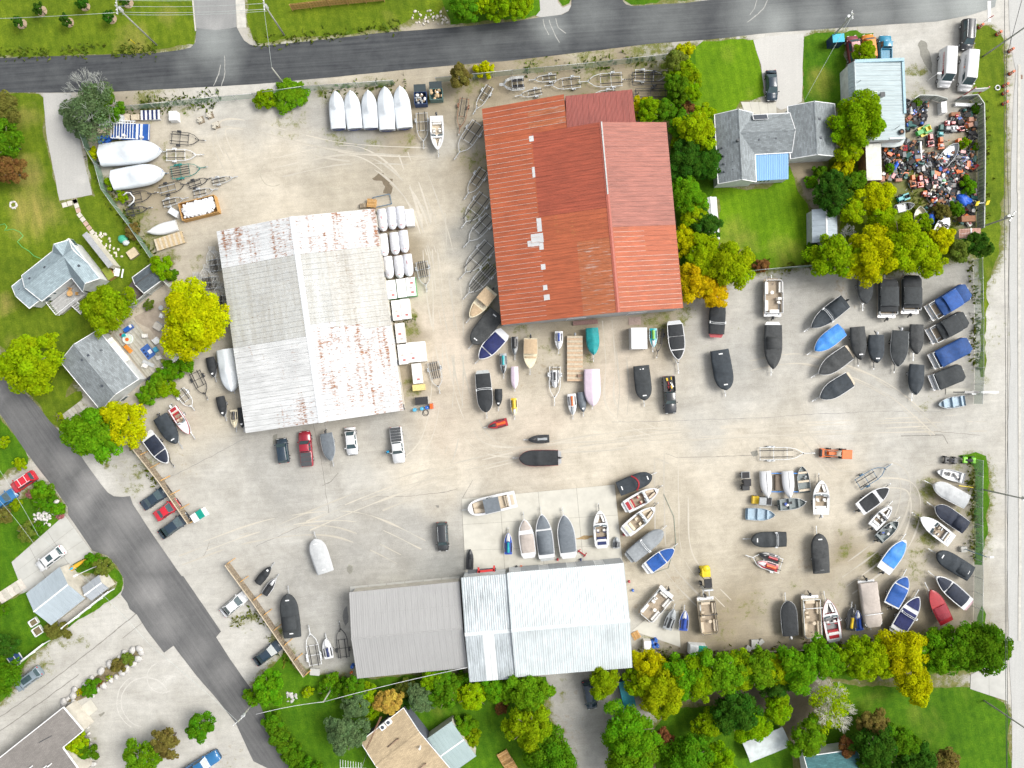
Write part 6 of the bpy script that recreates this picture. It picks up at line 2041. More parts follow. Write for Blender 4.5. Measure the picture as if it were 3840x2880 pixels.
def jetski(tile,stern,bow,wpx,body,deck,label,short,seat='K',tr='G',tong=.7,cover=None,zk=.45,group='personal watercraft'):
 c,rz,L=span(tile,stern,bow,.9)
 B=Boat(L,wpx/ZM*.97,zk if tr else .05,.42,.40,2.0,.7,.12)
 if tr:
  trailer(c,rz,-L*.42,L/2+tong,B.W*.62,'small trailer under the '+short,tr,1,bunks=2,cross=2,group='small trailers under watercraft',conv=L*.12,z=.38,xw=-L*.12,winch=False)
 o=thing('jet_ski',label,'jet ski',c,rz,group)
 B.hull(HU[body],parent=o)
 if cover:
  B.skin(MB(),CV[cover]if cover in CV else HU[cover],0,.995,crown=.12,z=.02,over=1.04,drop=.12,ridge=.16,wrinkle=.03,seed=len(JM)+BN[0],hump=[(.62,.10,.28),(.25,.25,.14)],nu=18,nt=8).build('cover',o)
  MB().plate([(B.x(.78),-.2,B.g(.8)+.40),(B.x(.86),-.12,B.g(.8)+.36),(B.x(.86),.12,B.g(.8)+.36),(B.x(.78),.2,B.g(.8)+.40)],.01,PATCHW).build('cover_patch',o)
  return o
 B.skin(MB(),HU[deck],.0,.995,crown=.06,z=.01,ridge=.05).build('deck',o)
 m=MB()
 r=[]
 for k in range(9):
  u=.60+.36*k/8
  f=math.sin(math.pi*(k/8)*.9+.15)
  r.append([(B.x(u),-B.b(u)*.55,B.g(u)+.04),(B.x(u),-B.b(u)*.3,B.g(u)+.08+.24*f),(B.x(u),B.b(u)*.3,B.g(u)+.08+.24*f),(B.x(u),B.b(u)*.55,B.g(u)+.04)][::-1])
 m.loft(r,HU[body],closed=False,caps=False)
 m.build('hood',o)
 m=MB()
 r=[]
 for k in range(8):
  u=.10+.46*k/7
  w_=.17+.03*math.sin(k)
  h=.30 if k<4 else .36
  r.append([(B.x(u),-w_*1.2,B.g(u)+.03),(B.x(u),-w_,B.g(u)+h),(B.x(u),w_,B.g(u)+h),(B.x(u),w_*1.2,B.g(u)+.03)][::-1])
 m.loft(r,HU[seat],closed=False,caps=False)
 m.add(r[0],[(0,1,2,3)],HU[seat]).add(r[-1],[(3,2,1,0)],HU[seat])
 m.build('seat',o)
 MB().tube([(B.x(.60),-.34,B.g(.6)+.46),(B.x(.63),0,B.g(.6)+.44),(B.x(.60),.34,B.g(.6)+.46)],.03,RUB,5).bar((B.x(.64),0,B.g(.6)+.1),(B.x(.62),0,B.g(.6)+.44),.16,.14,HU[deck]).build('handlebar',o)
 for s in(1,-1):
  MB().box((B.x(.33),s*B.b(.33)*.72,B.g(.33)+.07),(L*.42,B.W*.13,.05),RUB).build('footwell_mat',o)
 return o
def pontoon(tile,stern,bow,wpx,label,short,cover=None,canopy=None,seatm=None,floor=None,motor='K',tr='G',zref=1.2,rail=None,openarch=None,fence=None,tong=.6,canmat=None,covend=.97,covstart=.14):
 c,rz,L=span(tile,stern,bow,zref)
 Wd=wpx/ZM*(1-zref/CAM_H)
 BN[0]+=1
 if tr:
  trailer(c,rz,-L*.40,L/2+tong,Wd*.42,'trailer under the '+short,tr,2,bunks=2,group=G_T,conv=L*.2,xw=-L*.1)
 o=thing('pontoon_boat',label,'pontoon boat',c,rz,'pontoon boats stored in the yard')
 zd=.98
 h=Wd/2
 rail=rail or TR['W']
 for s in(1,-1):
  MB().tube([(-L*.46,s*h*.68,.72),(L*.36,s*h*.68,.72),(L*.44,s*h*.68,.78),(L*.50,s*h*.68,.92)],.30,HU['A'],10,.12).build('pontoon_tube',o)
 c_=.45
 pl=[(-L/2,-h),(L/2-c_,-h),(L/2-c_*.3,-h+c_*.3),(L/2,-h+c_),(L/2,h-c_),(L/2-c_*.3,h-c_*.3),(L/2-c_,h),(-L/2,h)]
 MB().prism(pl,zd-.08,zd,floor or CARPET).build('deck',o)
 MB().box((-L/2+.25,0,zd+.012),(.5,Wd*.96,.02),HU['W']).build('stern_deck',o)
 x0,x1=-L/2+.55,L/2-.35
 fm=MB()
 corner=[(x0,-h+.06),(x1-.4,-h+.06),(x1,-h+.45),(x1,h-.45),(x1-.4,h-.06),(x0,h-.06),(x0,-h+.06)]
 for a,b in zip(corner,corner[1:]):
  fm.bar((*a,zd+.36),(*b,zd+.36),.035,.58,fence or HU['A'])
  fm.bar((*a,zd+.70),(*b,zd+.70),.06,.05,rail)
 fm.build('fence',o)
 if cover:
  cm=CV[cover]
  m=MB()
  rings=[]
  nu,nt=16,10
  xs,xe=-L/2+L*covstart,-L/2+L*covend
  for i in range(nu+1):
   x=xs+(xe-xs)*i/nu
   e=min(1,(i+.0)/1.5,(nu-i)/1.5)
   b=h*(1.02 if i<nu-1 else .86 if i<nu else .70)
   row=[(x,-b,zd+.35)]
   for j in range(nt+1):
    t=-1+2*j/nt
    row.append((x,b*t,zd+.74+(.26*(1-t*t)+.10*math.sin(x*1.9+BN[0])*(1-t**4))*e+.05*mnoise.noise(Vector((x*1.6,t*3,BN[0])))))
   row.append((x,b,zd+.35))
   rings.append(row[::-1])
  m.loft(rings,cm,closed=False,caps=False)
  m.add(rings[0],[tuple(range(len(rings[0])))],cm).add(rings[-1],[tuple(range(len(rings[0])-1,-1,-1))],cm)
  m.build('cover',o)
 else:
  sm=seatm or VINYL
  for s,u0,u1 in((1,.58,.90),(-1,.62,.90),(1,.14,.42)):
   xa,xb=-L/2+L*u0,-L/2+L*u1
   MB().box(((xa+xb)/2,s*(h-.38),zd+.22),(xb-xa,.52,.42),sm,0,None,.95).box(((xa+xb)/2,s*(h-.14),zd+.5),(xb-xa,.14,.36),sm).build('couch',o)
  MB().box((-L/2+L*.13,-h*.1,zd+.22),(.6,Wd*.5,.42),sm).build('sun_lounge',o)
  MB().box((-L/2+L*.46,-h*.58,zd+.42),(.5,.7,.8),sm,0,None,.85).ring((-L/2+L*.46-.3,-h*.58,zd+.75),.17,.02,RUB,10,4,'x').build('console',o)
  MB().cyl((-L/2+L*.37,-h*.55,zd+.35),.27,.2,sm,12).cyl((-L/2+L*.37,-h*.55,zd+.12),.06,.26,TR['G'],6).box((-L/2+L*.37-.22,-h*.55,zd+.6),(.1,.46,.4),sm).build('helm_seat',o)
  MB().cyl((-L/2+L*.62,h*.2,zd+.6),.3,.04,sm,12).cyl((-L/2+L*.62,h*.2,zd+.3),.05,.6,TR['G'],6).build('table',o)
 if canopy:
  u0,u1,sh=canopy
  m=MB()
  rings=[]
  xa,xb=-L/2+L*u0,-L/2+L*u1
  for i in range(9):
   x=xa+(xb-xa)*i/8
   row=[]
   for j in range(9):
    t=-1+2*j/8
    z=zd+1.32+.16*(1-t*t)+.03*math.sin(i*math.pi)-(.10 if i in(0,8)else 0)-(.10 if j in(0,8)else 0)
    row.append((x,h*.98*t+sh,z))
   rings.append(row[::-1])
  m.loft(rings,canmat or CV[cover or 'K'],closed=False,caps=False)
  m.build('bimini',o)
  m=MB()
  for s in(1,-1):
   for x in(xa,xb):
    m.tube([((xa+xb)/2,s*(h-.05),zd+.72),(x,s*h*.96+sh,zd+1.25)],.02,TR['G'],5)
  m.build('bimini_frame',o)
 if openarch:
  x=-L/2+L*openarch
  MB().tube([(x,-h,zd+.7),(x-.08,-h*.98,zd+1.3),(x-.1,-h*.8,zd+1.42),(x-.1,h*.8,zd+1.42),(x-.08,h*.98,zd+1.3),(x,h,zd+.7)],.06,rail,6).build('tower',o)
 if motor:
  m=MB()
  m.ball((-L/2-.22,0,zd+.22),(.32,.21,.30),COWL[motor],10,6).bar((-L/2-.2,0,zd),(-L/2-.55,0,zd-.7),.14,.16,HU['K'])
  m.build('outboard_motor',o)
 MB().bar((-L/2-.05,-h*.7,zd-.05),(-L/2-.05,-h*.7,zd-.6),.4,.04,TR['G']).build('boarding_ladder',o)
 return o
 # cars
def paint(name,col,rough=.25,coat=.6):
 return M('paint_'+name,col,rough,.0,.06,1.0,dirt=.06,coat=coat)
CARGLASS=M('car_glass',(.045,.075,.085),.07,var=.2)
HEADL=M('headlight',(.70,.72,.72),.2)
TAILL=M('taillight',(.40,.015,.015),.3)
PLAST=M('black_plastic',(.03,.03,.032),.6)
def car(tile,front,rear,wpx,kind,col,label,name=None,zref=.9,tonneau=None,rails=None,sunroof=False,scoop=False,bedload=False,roofmat=None,hoodmat=None,group='parked cars',opendoor=False,topper=False):
 c,rz,L=span(tile,rear,front,zref)
 Wd=wpx/ZM*(1-zref/CAM_H)
 kinds={'sedan':(1.45,.92,.80,-.36,-.20,.10,.27),'coupe':(1.32,.90,.78,-.34,-.16,.06,.24),'suv':(1.72,1.05,.98,-.485,-.43,.14,.28),'hatch':(1.55,.98,.88,-.48,-.38,.16,.30),'van':(2.45,1.25,1.10,-.495,-.48,.24,.36),'minivan':(1.78,1.05,.98,-.49,-.44,.20,.34),'pickup':(1.85,1.12,1.10,-.085,-.05,.14,.24)}
 H,zb,zh,xa,xc,xd,xb=kinds[kind]
 Wd=min(Wd,2.05 if kind in('van','pickup')else 1.9)
 cat='pickup truck' if kind=='pickup' else 'van' if 'van' in kind else 'car'
 o=thing(name or{'pickup':'pickup_truck','van':'van','minivan':'minivan'}.get(kind,'car'),label,cat,c,rz,group)
 h=Wd/2
 m=MB()
 body=col
 prof=[(-.5,.80,zb-.28),(-.49,.90,zb-.08),(-.46,.96,zb),(-.36,1,zb+.01),(xa,1,zb+.01),(0,1,zb+.01),(xb,1,zb),(xb+.04,1,zh+.03),(.40,.98,zh-.04),(.46,.92,zh-.12),(.49,.82,zh-.26),(.5,.72,zh-.38)]
 prof=sorted(prof,key=lambda t:t[0])
 bed=kind=='pickup' and not topper
 rings=[]
 for u,f,zt in prof:
  x,b=u*L,h*f
  rings.append([(x,b*.93,.24),(x,b,.42),(x,b,zt-.16),(x,b*.93,zt),(x,-b*.93,zt),(x,-b,zt-.16),(x,-b,.42),(x,-b*.93,.24)])
 rings=[r[::-1]for r in rings]
 m.loft(rings,body)
 wr,wb=h*.74,h*.93
 if kind=='van':
  wr=h*.86
 xa_,xc_,xd_,xb_=xa*L,xc*L,xd*L,xb*L
 zt=H-.03
 V=[(xa_,-wb,zb),(xb_,-wb,zb),(xb_,wb,zb),(xa_,wb,zb),(xc_,-wr,zt),(xd_,-wr,zt),(xd_,wr,zt),(xc_,wr,zt)]
 m.add(V,[(0,1,5,4),(1,2,6,5),(2,3,7,6),(3,0,4,7)],body)
 bo=m.build('body',o)
 rf=MB()
 rr=[]
 for k in range(5):
  x=xc_+(xd_-xc_)*k/4
  ed=.02 if k in(0,4)else 0
  rr.append([(x,wr,zt),(x,wr*.93,H+.01-ed),(x,0,H+.045-ed),(x,-wr*.93,H+.01-ed),(x,-wr,zt)])
 rf.loft(rr,roofmat or body,closed=False,caps=False)
 rf.build('roof',o)
 V=[Vector(p)for p in V]
 def pane(name,a,b,c2,d,s0=.08,s1=.92,t0=.10,t1=.92,off=.012):
  q=[]
  for s,t in((s0,t0),(s1,t0),(s1,t1),(s0,t1)):
   q.append((a*(1-s)+b*s)*(1-t)+(d*(1-s)+c2*s)*t)
  n=(q[1]-q[0]).cross(q[3]-q[0]).normalized()
  MB().quad(*[p+n*off for p in q],CARGLASS).build(name,o)
 pane('windshield',V[1],V[2],V[6],V[5],.05,.95,.06,.96)
 if kind!='van':
  pane('rear_window',V[3],V[0],V[4],V[7],.08,.92,.12,.92)
 if kind=='van':
  for s in(0,1):
   pane('side_window',*((V[0],V[1],V[5],V[4])if s==0 else(V[2],V[3],V[7],V[6])),*((.74,.96)if s==0 else(.04,.26)),.12,.62)
 else:
  for cut in((.06,.48),(.52,.90)):
   pane('side_window',V[0],V[1],V[5],V[4],cut[0]+.03,cut[1],.12,.88)
   pane('side_window',V[2],V[3],V[7],V[6],1-cut[1],1-cut[0]-.03,.12,.88)
 r=.36 if kind in('pickup','van','suv')else .32
 for x in(-.30*L,.31*L):
  for s in(1,-1):
   add_wheel(o,x,s*(h-.10),r,.22)
 for s in(1,-1):
  MB().box((xb_-.12*L*.3,s*(h+.09),zb+.06),(.14,.20,.14),body).build('mirror',o)
  MB().box((.478*L,s*h*.62,zh-.26),(.10,h*.36,.12),HEADL).build('headlight',o)
  MB().box((-.492*L,s*h*.74,zb-.18),(.08,h*.24,.16),TAILL).build('taillight',o)
 MB().box((.495*L,0,.46),(.10,Wd*.80,.2),PLAST).build('front_bumper',o)
 if kind=='pickup':
  x0,x1=-.485*L,xa_-.06
  if tonneau:
   for k in range(tonneau):
    xa2,xb2=x0+(x1-x0)*k/tonneau+.015,x0+(x1-x0)*(k+1)/tonneau-.015
    MB().box(((xa2+xb2)/2,0,zb+.04),(xb2-xa2,Wd*.86,.06),M('tonneau',(.055,.06,.065),.6)).build('bed_cover',o)
  else:
   b_=MB()
   dark=M('bed_liner',(.05,.05,.05),.8)if not bedload=='ribs' else body
   b_.box(((x0+x1)/2,0,zb+.012),(x1-x0,Wd*.78,.02),dark)
   for k in range(6):
    b_.box(((x0+x1)/2,(k-2.5)*Wd*.13,zb+.03),(x1-x0-.1,.05,.02),dark)
   b_.build('cargo_bed',o)
   rl=MB()
   for s in(1,-1):
    rl.box(((x0+x1)/2,s*h*.90,zb+.14),(x1-x0,.12,.26),body)
   rl.box((x0,0,zb+.14),(.08,Wd*.9,.26),body).box((x1+.02,0,zb+.14),(.08,Wd*.9,.26),body)
   rl.build('bed_side',o)
   if bedload is True:
    rg=random.Random(3)
    for k in range(9):
     MB().box((rg.uniform(x0+.3,x1-.3),rg.uniform(-.5,.5),zb+.14),(rg.uniform(.3,1.2),rg.uniform(.08,.3),.14),rg.choice([M('scrap_wood',(.36,.25,.14),.9),HU['R'],VINYL,HU['Y'],RUB]),rg.uniform(-.4,.4)).build('bed_load',o)
 if rails:
  for s in(1,-1):
   MB().bar((xc_+.2,s*wr*.92,H+.07),(xd_-.15,s*wr*.92,H+.07),.05,.05,rails).build('roof_rail',o)
  if rails is TR['W']:
   for x in(xc_+(xd_-xc_)*.25,xc_+(xd_-xc_)*.72):
    MB().bar((x,-wr*.92,H+.09),(x,wr*.92,H+.09),.07,.04,rails).build('roof_bar',o)
 if sunroof:
  MB().box(((xc_*.45+xd_*.55),0,H+.05),((xd_-xc_)*(.62 if sunroof==2 else .34),wr*1.3,.012),CARGLASS).build('sunroof',o)
 if scoop:
  MB().box((.36*L,0,zh+.03),(.5,.42,.08),M('scoop_grey',(.22,.25,.27),.5)).build('hood_scoop',o)
 if opendoor:
  s=opendoor
  a=Vector((xb_-.10,s*(h+.01),0))
  d=Vector((-math.cos(R(66)),s*math.sin(R(66)),0))
  dm=MB().bar(tuple(a+Vector((0,0,.75))),tuple(a+d*1.05+Vector((0,0,.75))),.08,.75,body)
  do=dm.build('open_door',o)
  MB().bar(tuple(a+d*.12+Vector((0,0,1.38))),tuple(a+d*.95+Vector((0,0,1.38))),.03,.45,CARGLASS).build('door_window',do)
 return o
 # cars
PN,PBK,PW=paint('navy',(.018,.035,.055)),paint('black',(.030,.033,.037)),paint('white',(.64,.65,.66))
PR,PRD,PG=paint('red',(.50,.015,.03)),paint('darkred',(.27,.012,.028)),paint('grey',(.20,.25,.29))
PB,PBL,POR=paint('blue',(.02,.13,.30)),paint('midblue',(.012,.20,.33)),M('paint_orange',(.58,.20,.02),.5,dirt=.15)
car('12',(212,472),(240,683),118,'hatch',PN,'dark navy hatchback parked nose in at the white shed, beside the red pickup')
car('12',(415,408),(443,714),122,'pickup',PRD,'dark red pickup with grey bed cover parked at the white shed',tonneau=3,hoodmat=1)
car('12',(832,616),(808,373),112,'sedan',PW,'white sedan parked nose out at the white shed')
car('12',(1238,684),(1203,370),122,'pickup',PW,'white pickup with ribbed black bed cover and its door open',tonneau=5,opendoor=-1)
car('12',(1618,1448),(1604,1195),108,'suv',PBK,'black SUV with silver roof rails alone on the paved forecourt',rails=TR['G'],name='suv')
car('22',(1372,258),(1352,-70),116,'pickup',PBK,'dark grey pickup with scrap wood in its open bed',bedload=True)
car('02',(100,912),(290,785),112,'suv',PR,'bright red wagon with white roof bars in the west drive',rails=TR['W'],name='wagon')
car('02',(125,930),(-70,1075),115,'sedan',PB,'dark blue car cut by the west edge below the red wagon')
car('02',(1447,905),(1225,1062),100,'coupe',PN,'dark blue coupe with a hood scoop, uppermost beside the plank fence',scoop=True)
car('02',(1535,1022),(1338,1155),98,'coupe',PR,'red coupe between two dark cars at the plank fence')
car('02',(1618,1140),(1380,1312),104,'sedan',PN,'long dark blue car beside the green and white bin')
car('02',(322,1595),(535,1430),112,'suv',PW,'white SUV with dark sunroof on the concrete driveway',sunroof=1,name='suv')
car('02',(590,450),(765,340),108,'sedan',PW,'white car mostly hidden under the green and yellow trees')
car('03',(2128,160),(1918,330),108,'sedan',PW,'white sedan parked nose in at the lower plank fence',sunroof=False)
car('03',(125,975),(340,818),112,'suv',PG,'grey-blue SUV with large glass roof parked on the concrete lane',sunroof=2,name='suv')
car('03',(1885,1545),(1560,1740),125,'pickup',PB,'bright blue pickup cut by the south edge')
car('13',(208,588),(-10,752),104,'sedan',PN,'dark slate sedan at the outside of the lower plank fence')
car('30',(42,865),(28,602),98,'sedan',PN,'dark slate sedan in the pale drive of the crossing-gable house')
car('30',(1720,430),(1732,168),130,'minivan',PBK,'black minivan at the north-east road corner',rails=TR['G'])
car('23',(697,1155),(648,912),102,'suv',PN,'dark blue car half hidden by a lime tree on the gravel parking')
v1=car('30',(1550,738),(1568,412),112,'van',PW,'white work van with red lettering on its side, nearest the shop',zref=1.6)
v2=car('30',(1727,772),(1757,440),114,'van',PW,'white work van with dark lettering on its side, beside the tall sign',zref=1.6)
car('30',(725,303),(760,565),122,'minivan',paint('oldred',(.20,.03,.045)),'old dark red van with a faded pink and white roof',roofmat=M('faded_roof',(.52,.30,.30),.7,var=.45,scale=2))
car('30',(862,292),(890,520),125,'minivan',POR,'orange van with an orange roof half under the lime bush')
car('30',(1012,303),(1012,520),104,'pickup',PBL,'blue pickup with an empty ribbed bed behind the repair shop',bedload='ribs')
def lettering(parent,txt,size,mat,loc,rot):
 cu=bpy.data.curves.new('lettering','FONT')
 cu.body=txt
 cu.size=size
 cu.extrude=.004
 cu.align_x='CENTER'
 cu.align_y='CENTER'
 cu.materials.append(mat)
 tmp=bpy.data.objects.new('lettering_curve',cu)
 o=bpy.data.objects.new('lettering',bpy.data.meshes.new_from_object(tmp))
 bpy.data.objects.remove(tmp)
 COL.objects.link(o)
 o.parent=parent
 o.location=loc
 o.rotation_euler=rot
 return o
REDT,DKT=M('print_red',(.50,.03,.05),.5),M('print_dark',(.10,.12,.14),.5)
lettering(v1,'TORELIA & REPAIRS',.42,REDT,(-.45,-.985,1.78),(R(78),0,0))
lettering(v2,'TORELIA   7 AND',.46,DKT,(-.55,-.995,1.78),(R(78),0,0))
MB().cyl((0,0,0),.16,.02,HU['O'],10,'y').build('roundel',v2).location=(-.35,-1.0,1.75)
def person(tile,x,y,rz,label,shirt,legs,lean=.5):
 p=P(tile,x,y)
 o=thing('person',label,'person',(p.x,p.y,0),rz)
 jo=[(0,0,.92),(.12*lean,0,1.18),(.25*lean,0,1.42),(.36*lean,0,1.55),(.46*lean,0,1.70),(0,.10,.88),(.02,.12,.48),(-.02,.13,.06),(.10,.13,.03),(0,-.10,.88),(.05,-.12,.48),(.04,-.13,.06),(.16,-.13,.03),
 (.24*lean,.20,1.38),(.36*lean,.26,1.10),(.30,.20,.98),(.24*lean,-.20,1.38),(.42*lean,-.24,1.12),(.52,-.16,1.06)]
 ed=[(0,1),(1,2),(2,3),(3,4),(0,5),(5,6),(6,7),(7,8),(0,9),(9,10),(10,11),(11,12),(2,13),(13,14),(14,15),(2,16),(16,17),(17,18)]
 rad=[.14,.13,.14,.055,.11,.10,.065,.05,.045,.10,.065,.05,.045,.065,.048,.036,.065,.048,.036]
 me=bpy.data.meshes.new('person_body')
 me.from_pydata(jo,ed,[])
 me.materials.append(shirt)
 me.materials.append(legs)
 b=bpy.data.objects.new('body',me)
 COL.objects.link(b)
 b.parent=o
 b.modifiers.new('skin','SKIN')
 sv=me.skin_vertices[0].data
 for i,r_ in enumerate(rad):
  sv[i].radius=(r_,r_)
 sv[0].use_root=True
 b.modifiers.new('sub','SUBSURF').levels=1
 MB().ball((.46*lean-.01,0,1.74),(.105,.09,.09),M('hair_dark',(.05,.035,.025),.8),10,6).build('hair',o)
 return o
person('12',1150,575,R(-100),'person in a bright blue top leaning in at the white pickup door',M('shirt_blue',(.01,.30,.55),.8),M('jeans',(.05,.07,.12),.9))
# shrink-wrapped boats
wrapped('10',(705,1105),(683,782),128,'white wrapped boat at the left end of the row of five','leftmost of five wrapped boats',tr=None,zk=.25,step=.52)
wrapped('10',(850,1103),(812,778),132,'white wrapped boat second from the left in the row of five','second of five wrapped boats',tr=None,zk=.25,step=.55)
wrapped('10',(987,1100),(965,775),128,'white wrapped boat in the middle of the row of five','middle of five wrapped boats',tr=None,zk=.25,step=.40)
wrapped('10',(1130,1115),(1110,745),138,'white wrapped boat with pointed cover corners in the row of five','fourth of five wrapped boats',tr=None,zk=.3,step=.36)
wrapped('10',(1280,1100),(1240,740),138,'white wrapped boat at the dumpster end of the row of five','last of five wrapped boats',tr=None,zk=.3,step=.52)
wrapped('00',(868,1340),(1390,1292),190,'largest white wrapped boat with blue hull below the blue rail raft','largest white wrapped boat',tr='G',ridge=.8,zk=.7,axles=2)
wrapped('00',(970,1555),(1412,1480),172,'white wrapped boat with blue frame trailer beside the weedy fence','second large white wrapped boat',tr='B',ridge=.7,zk=.6,axles=2)
wrapped('01',(1940,1360),(2005,1725),150,'white wrapped boat pressed against the west wall of the white shed','white wrapped boat by the shed wall',tr='G',ridge=.5)
wrapped('21',(690,1530),(700,1850),135,'pale mauve wrapped boat in the row below the red shed','pale mauve wrapped boat',cover='M',ridge=.35,hump=(),hull='W',tong=.5)
wrapped('21',(22,1508),(25,1700),62,'small pale lavender wrapped craft below the black jet ski','small lavender wrapped craft',cover='M',ridge=.25,hump=(),hull='W',H=.5,tong=.4)
o,B=boat_base('01',(1525,285),(1283,352),98,'small white upturned hull beside the flat plywood trailer','',zref=.5,tr=None,zk=.1,H=.45,u0=.35)
BN[0]+=1
B.skin(MB(),HU['W'],0,.995,crown=.30,z=.02,drop=.45,ridge=.10,nu=18).build('hull',o)
# covered boats
C=covered
o,B=C('11',(2040,850),(1848,1085),122,'T','C','cream boat with tan sunshade and tan bow cover by the red shed','cream boat with tan sunshade','K',panels=[(.62,.94,.14)],tr='G')
B.skin(MB(),VINTAN,.08,.60,crown=.02,z=-.3,inset=.16).build('cockpit_floor',o)
B.skin(MB(),CV['T'],.08,.46,crown=.14,z=.75,inset=.02).build('bimini',o)
for s in(1,-1):
 MB().box((B.x(.52),s*.42,B.g(.5)-.05),(.5,.5,.4),VINTAN).build('seat',o)
C('11',(2085,1042),(1868,1312),152,'C','K','charcoal covered boat with two pale patches beside the tan one','charcoal boat beside the tan one',patches=2,blunt=True)
C('11',(2130,1228),(1928,1442),138,'N','W','white boat under two navy covers between charcoal boat and lane','white boat with navy covers by the lane',panels=[(.10,.66,.12),(.69,.97,.12)],plat=True)
C('12',(1958,-90),(1990,245),135,'K','W','black covered boat with pale tower and swim platform by the lane','black boat with pale tower by the lane',arch=.42,plat=M('deck_grid',(.40,.42,.42),.6),blunt=True,rimw=.04)
o,B=C('21',(160,1265),(157,1525),118,'T','C','cream boat with tan square sunshade and outboard below the red shed','cream boat with tan square sunshade','K',panels=[(.60,.66,.1)])
B.skin(MB(),CV['T'],.04,.52,crown=.14,z=.70,over=.98).build('bimini',o)
C('21',(690,1175),(705,1410),108,'E','W','teal covered boat beside the plank-decked barge','teal covered boat',ridge=.28,drop=.4)
C('21',(1405,1140),(1437,1452),142,'K','W','black and white wakeboat with honeycomb platform and long silver tongue','wakeboat with honeycomb platform',panels=[(.02,.34,.10),(.35,.70,.10),(.73,.97,.12)],plat=M('deck_honeycomb',(.50,.52,.54),.5,var=.3,scale=8),tong=2.2,axles=2)
C('21',(1765,1228),(1778,930),135,'K','R','black covered boat with red stern under the orange trees','black boat with red stern',arch=.34,plat=HU['R'],blunt=True)
C('21',(1790,1365),(1847,1712),160,'C','K','large charcoal covered boat standing alone on the pale gravel','large charcoal boat alone on gravel',patches=2,hump=[(.5,.1,.28)],blunt=True)
C('21',(1115,1500),(1145,1800),138,'C','K','charcoal covered boat left of the pickup with scrap wood','charcoal boat left of the pickup',patches=2,blunt=True)
C('22',(398,636),(60,642),138,'K','R','black covered boat with red trim alone on the middle ground','black boat with red trim','K',plat=HU['A'],blunt=True,ridge=.02,rimw=.03)
o,B=C('22',(918,908),(1207,790),128,'C','K','black covered boat with a red band across it','black boat with red band',patches=2,blunt=True)
m_=MB()
for k in range(8):
 t0,t1=-1+k/4,-.75+k/4
 f_=lambda t:(B.x(.46+.12*(1-t*t)),B.b(.5)*1.04*t,B.g(.5)+.06+.22*(1-t*t)+.22*(1-t**4))
 m_.bar(f_(t0),f_(t1),.22,.05,HU['R'])
m_.build('cover_band',o)
C('22',(1025,1492),(1302,1265),128,'G','G','grey covered boat second from the workshop corner in the fan of boats','grey boat in the fan',plat=HU['G'],arch=.45,blunt=True)
C('22',(1170,1592),(1397,1420),122,'B','W','white boat with royal blue covers nearest the workshop corner','royal blue boat by the workshop',panels=[(.08,.56,.10),(.60,.97,.08)],plat=True)
C('22',(145,1478),(105,1165),132,'F','W','white boat with taupe cover, leftmost on the concrete apron','taupe covered boat on the apron',panels=[(.08,.58,.12),(.70,.97,.12)],plat=True)
C('22',(302,1500),(255,1120),145,'S','W','white boat with grey bow cover and black sunshade on the apron','boat with black sunshade on the apron',panels=[(.08,.62,.10),(.66,.97,.10)],plat=M('deck_grid',(.40,.42,.42),.6),box=(.10,.56,.80,.5))
C('22',(490,1480),(445,1125),150,'S','W','white boat under one long slate cover on the apron','slate covered boat on the apron',panels=[(.08,.975,.10)],plat=True)
C('12',(602,1628),(508,1335),148,'L','L' if 'L' in HU else 'W','pale grey covered boat alone near the annex','pale grey boat near the annex',patches=2,hump=[(.4,.2,.1)],blunt=True)
C('13',(318,528),(272,150),152,'C','K','black covered tower boat beside the lower plank fence','black tower boat by the plank fence',patches=2,box=(.14,.52,.74,.75),blunt=True)
C('02',(1275,445),(1458,682),132,'D','W','white boat with dark navy covers beside the upper plank fence','white boat by the upper plank fence',panels=[(.10,.60,.12),(.63,.96,.12)],plat=True,tr='K')
C('02',(1385,280),(1532,515),132,'C','K','charcoal covered boat with outboard between white boat and red boat','charcoal boat with outboard in the west yard','K',ridge=.2,patches=1)
C('12',(607,425),(652,662),112,'S','A','slate covered aluminium boat between red pickup and white sedan','slate covered aluminium boat','K',rimw=.05,hump=[],ridge=.04)
C('31',(44,1150),(40,1530),148,'C','K','charcoal covered tower boat below the white pontoon boat','charcoal tower boat below the pontoon',box=(.26,.58,.80,.6),blunt=False,plat=True)
C('31',(665,945),(368,1172),142,'C','W','charcoal covered boat with pale windscreen bar, uppermost of the slanted row','uppermost boat of the slanted row','K',arch=.55,rimw=.06,box=(.08,.46,.80,.45))
C('31',(635,1188),(395,1372),138,'A','W','boat under a bright azure tarpaulin in the slanted row','azure tarpaulin boat',ridge=.3,rimw=.04)
C('31',(695,1385),(432,1572),150,'C','W','charcoal covered white boat just below the azure one','charcoal boat below the azure one',rimw=.07,plat=VINTAN)
C('32',(705,-40),(442,122),150,'C','W','charcoal covered white boat, lowest of the slanted row','lowest boat of the slanted row',rimw=.07,plat=VINTAN)
C('31',(836,740),(836,968),130,'C','K','dark covered runabout poking out under the golden tree','runabout under the golden tree',ridge=.04,rimw=.02)
C('31',(768,1165),(792,1450),126,'C','K','charcoal covered boat, first of the four below the pontoons','first of four charcoal boats',tr='K',ridge=.2,patches=1)
C('31',(932,1235),(932,1478),130,'C','K','charcoal covered boat with white outboard, second of the four','second of four charcoal boats','W',tr='K',ridge=.2,patches=1)
C('31',(1140,1200),(1113,1508),152,'C','A','charcoal covered boat with outboard, widest of the four','widest of four charcoal boats','W',tr='K',ridge=.12,rimw=.03)
C('31',(1282,1145),(1275,1402),116,'C','K','charcoal covered boat, last of the four beside the blue pontoon','last of four charcoal boats',tr='G',ridge=.18)
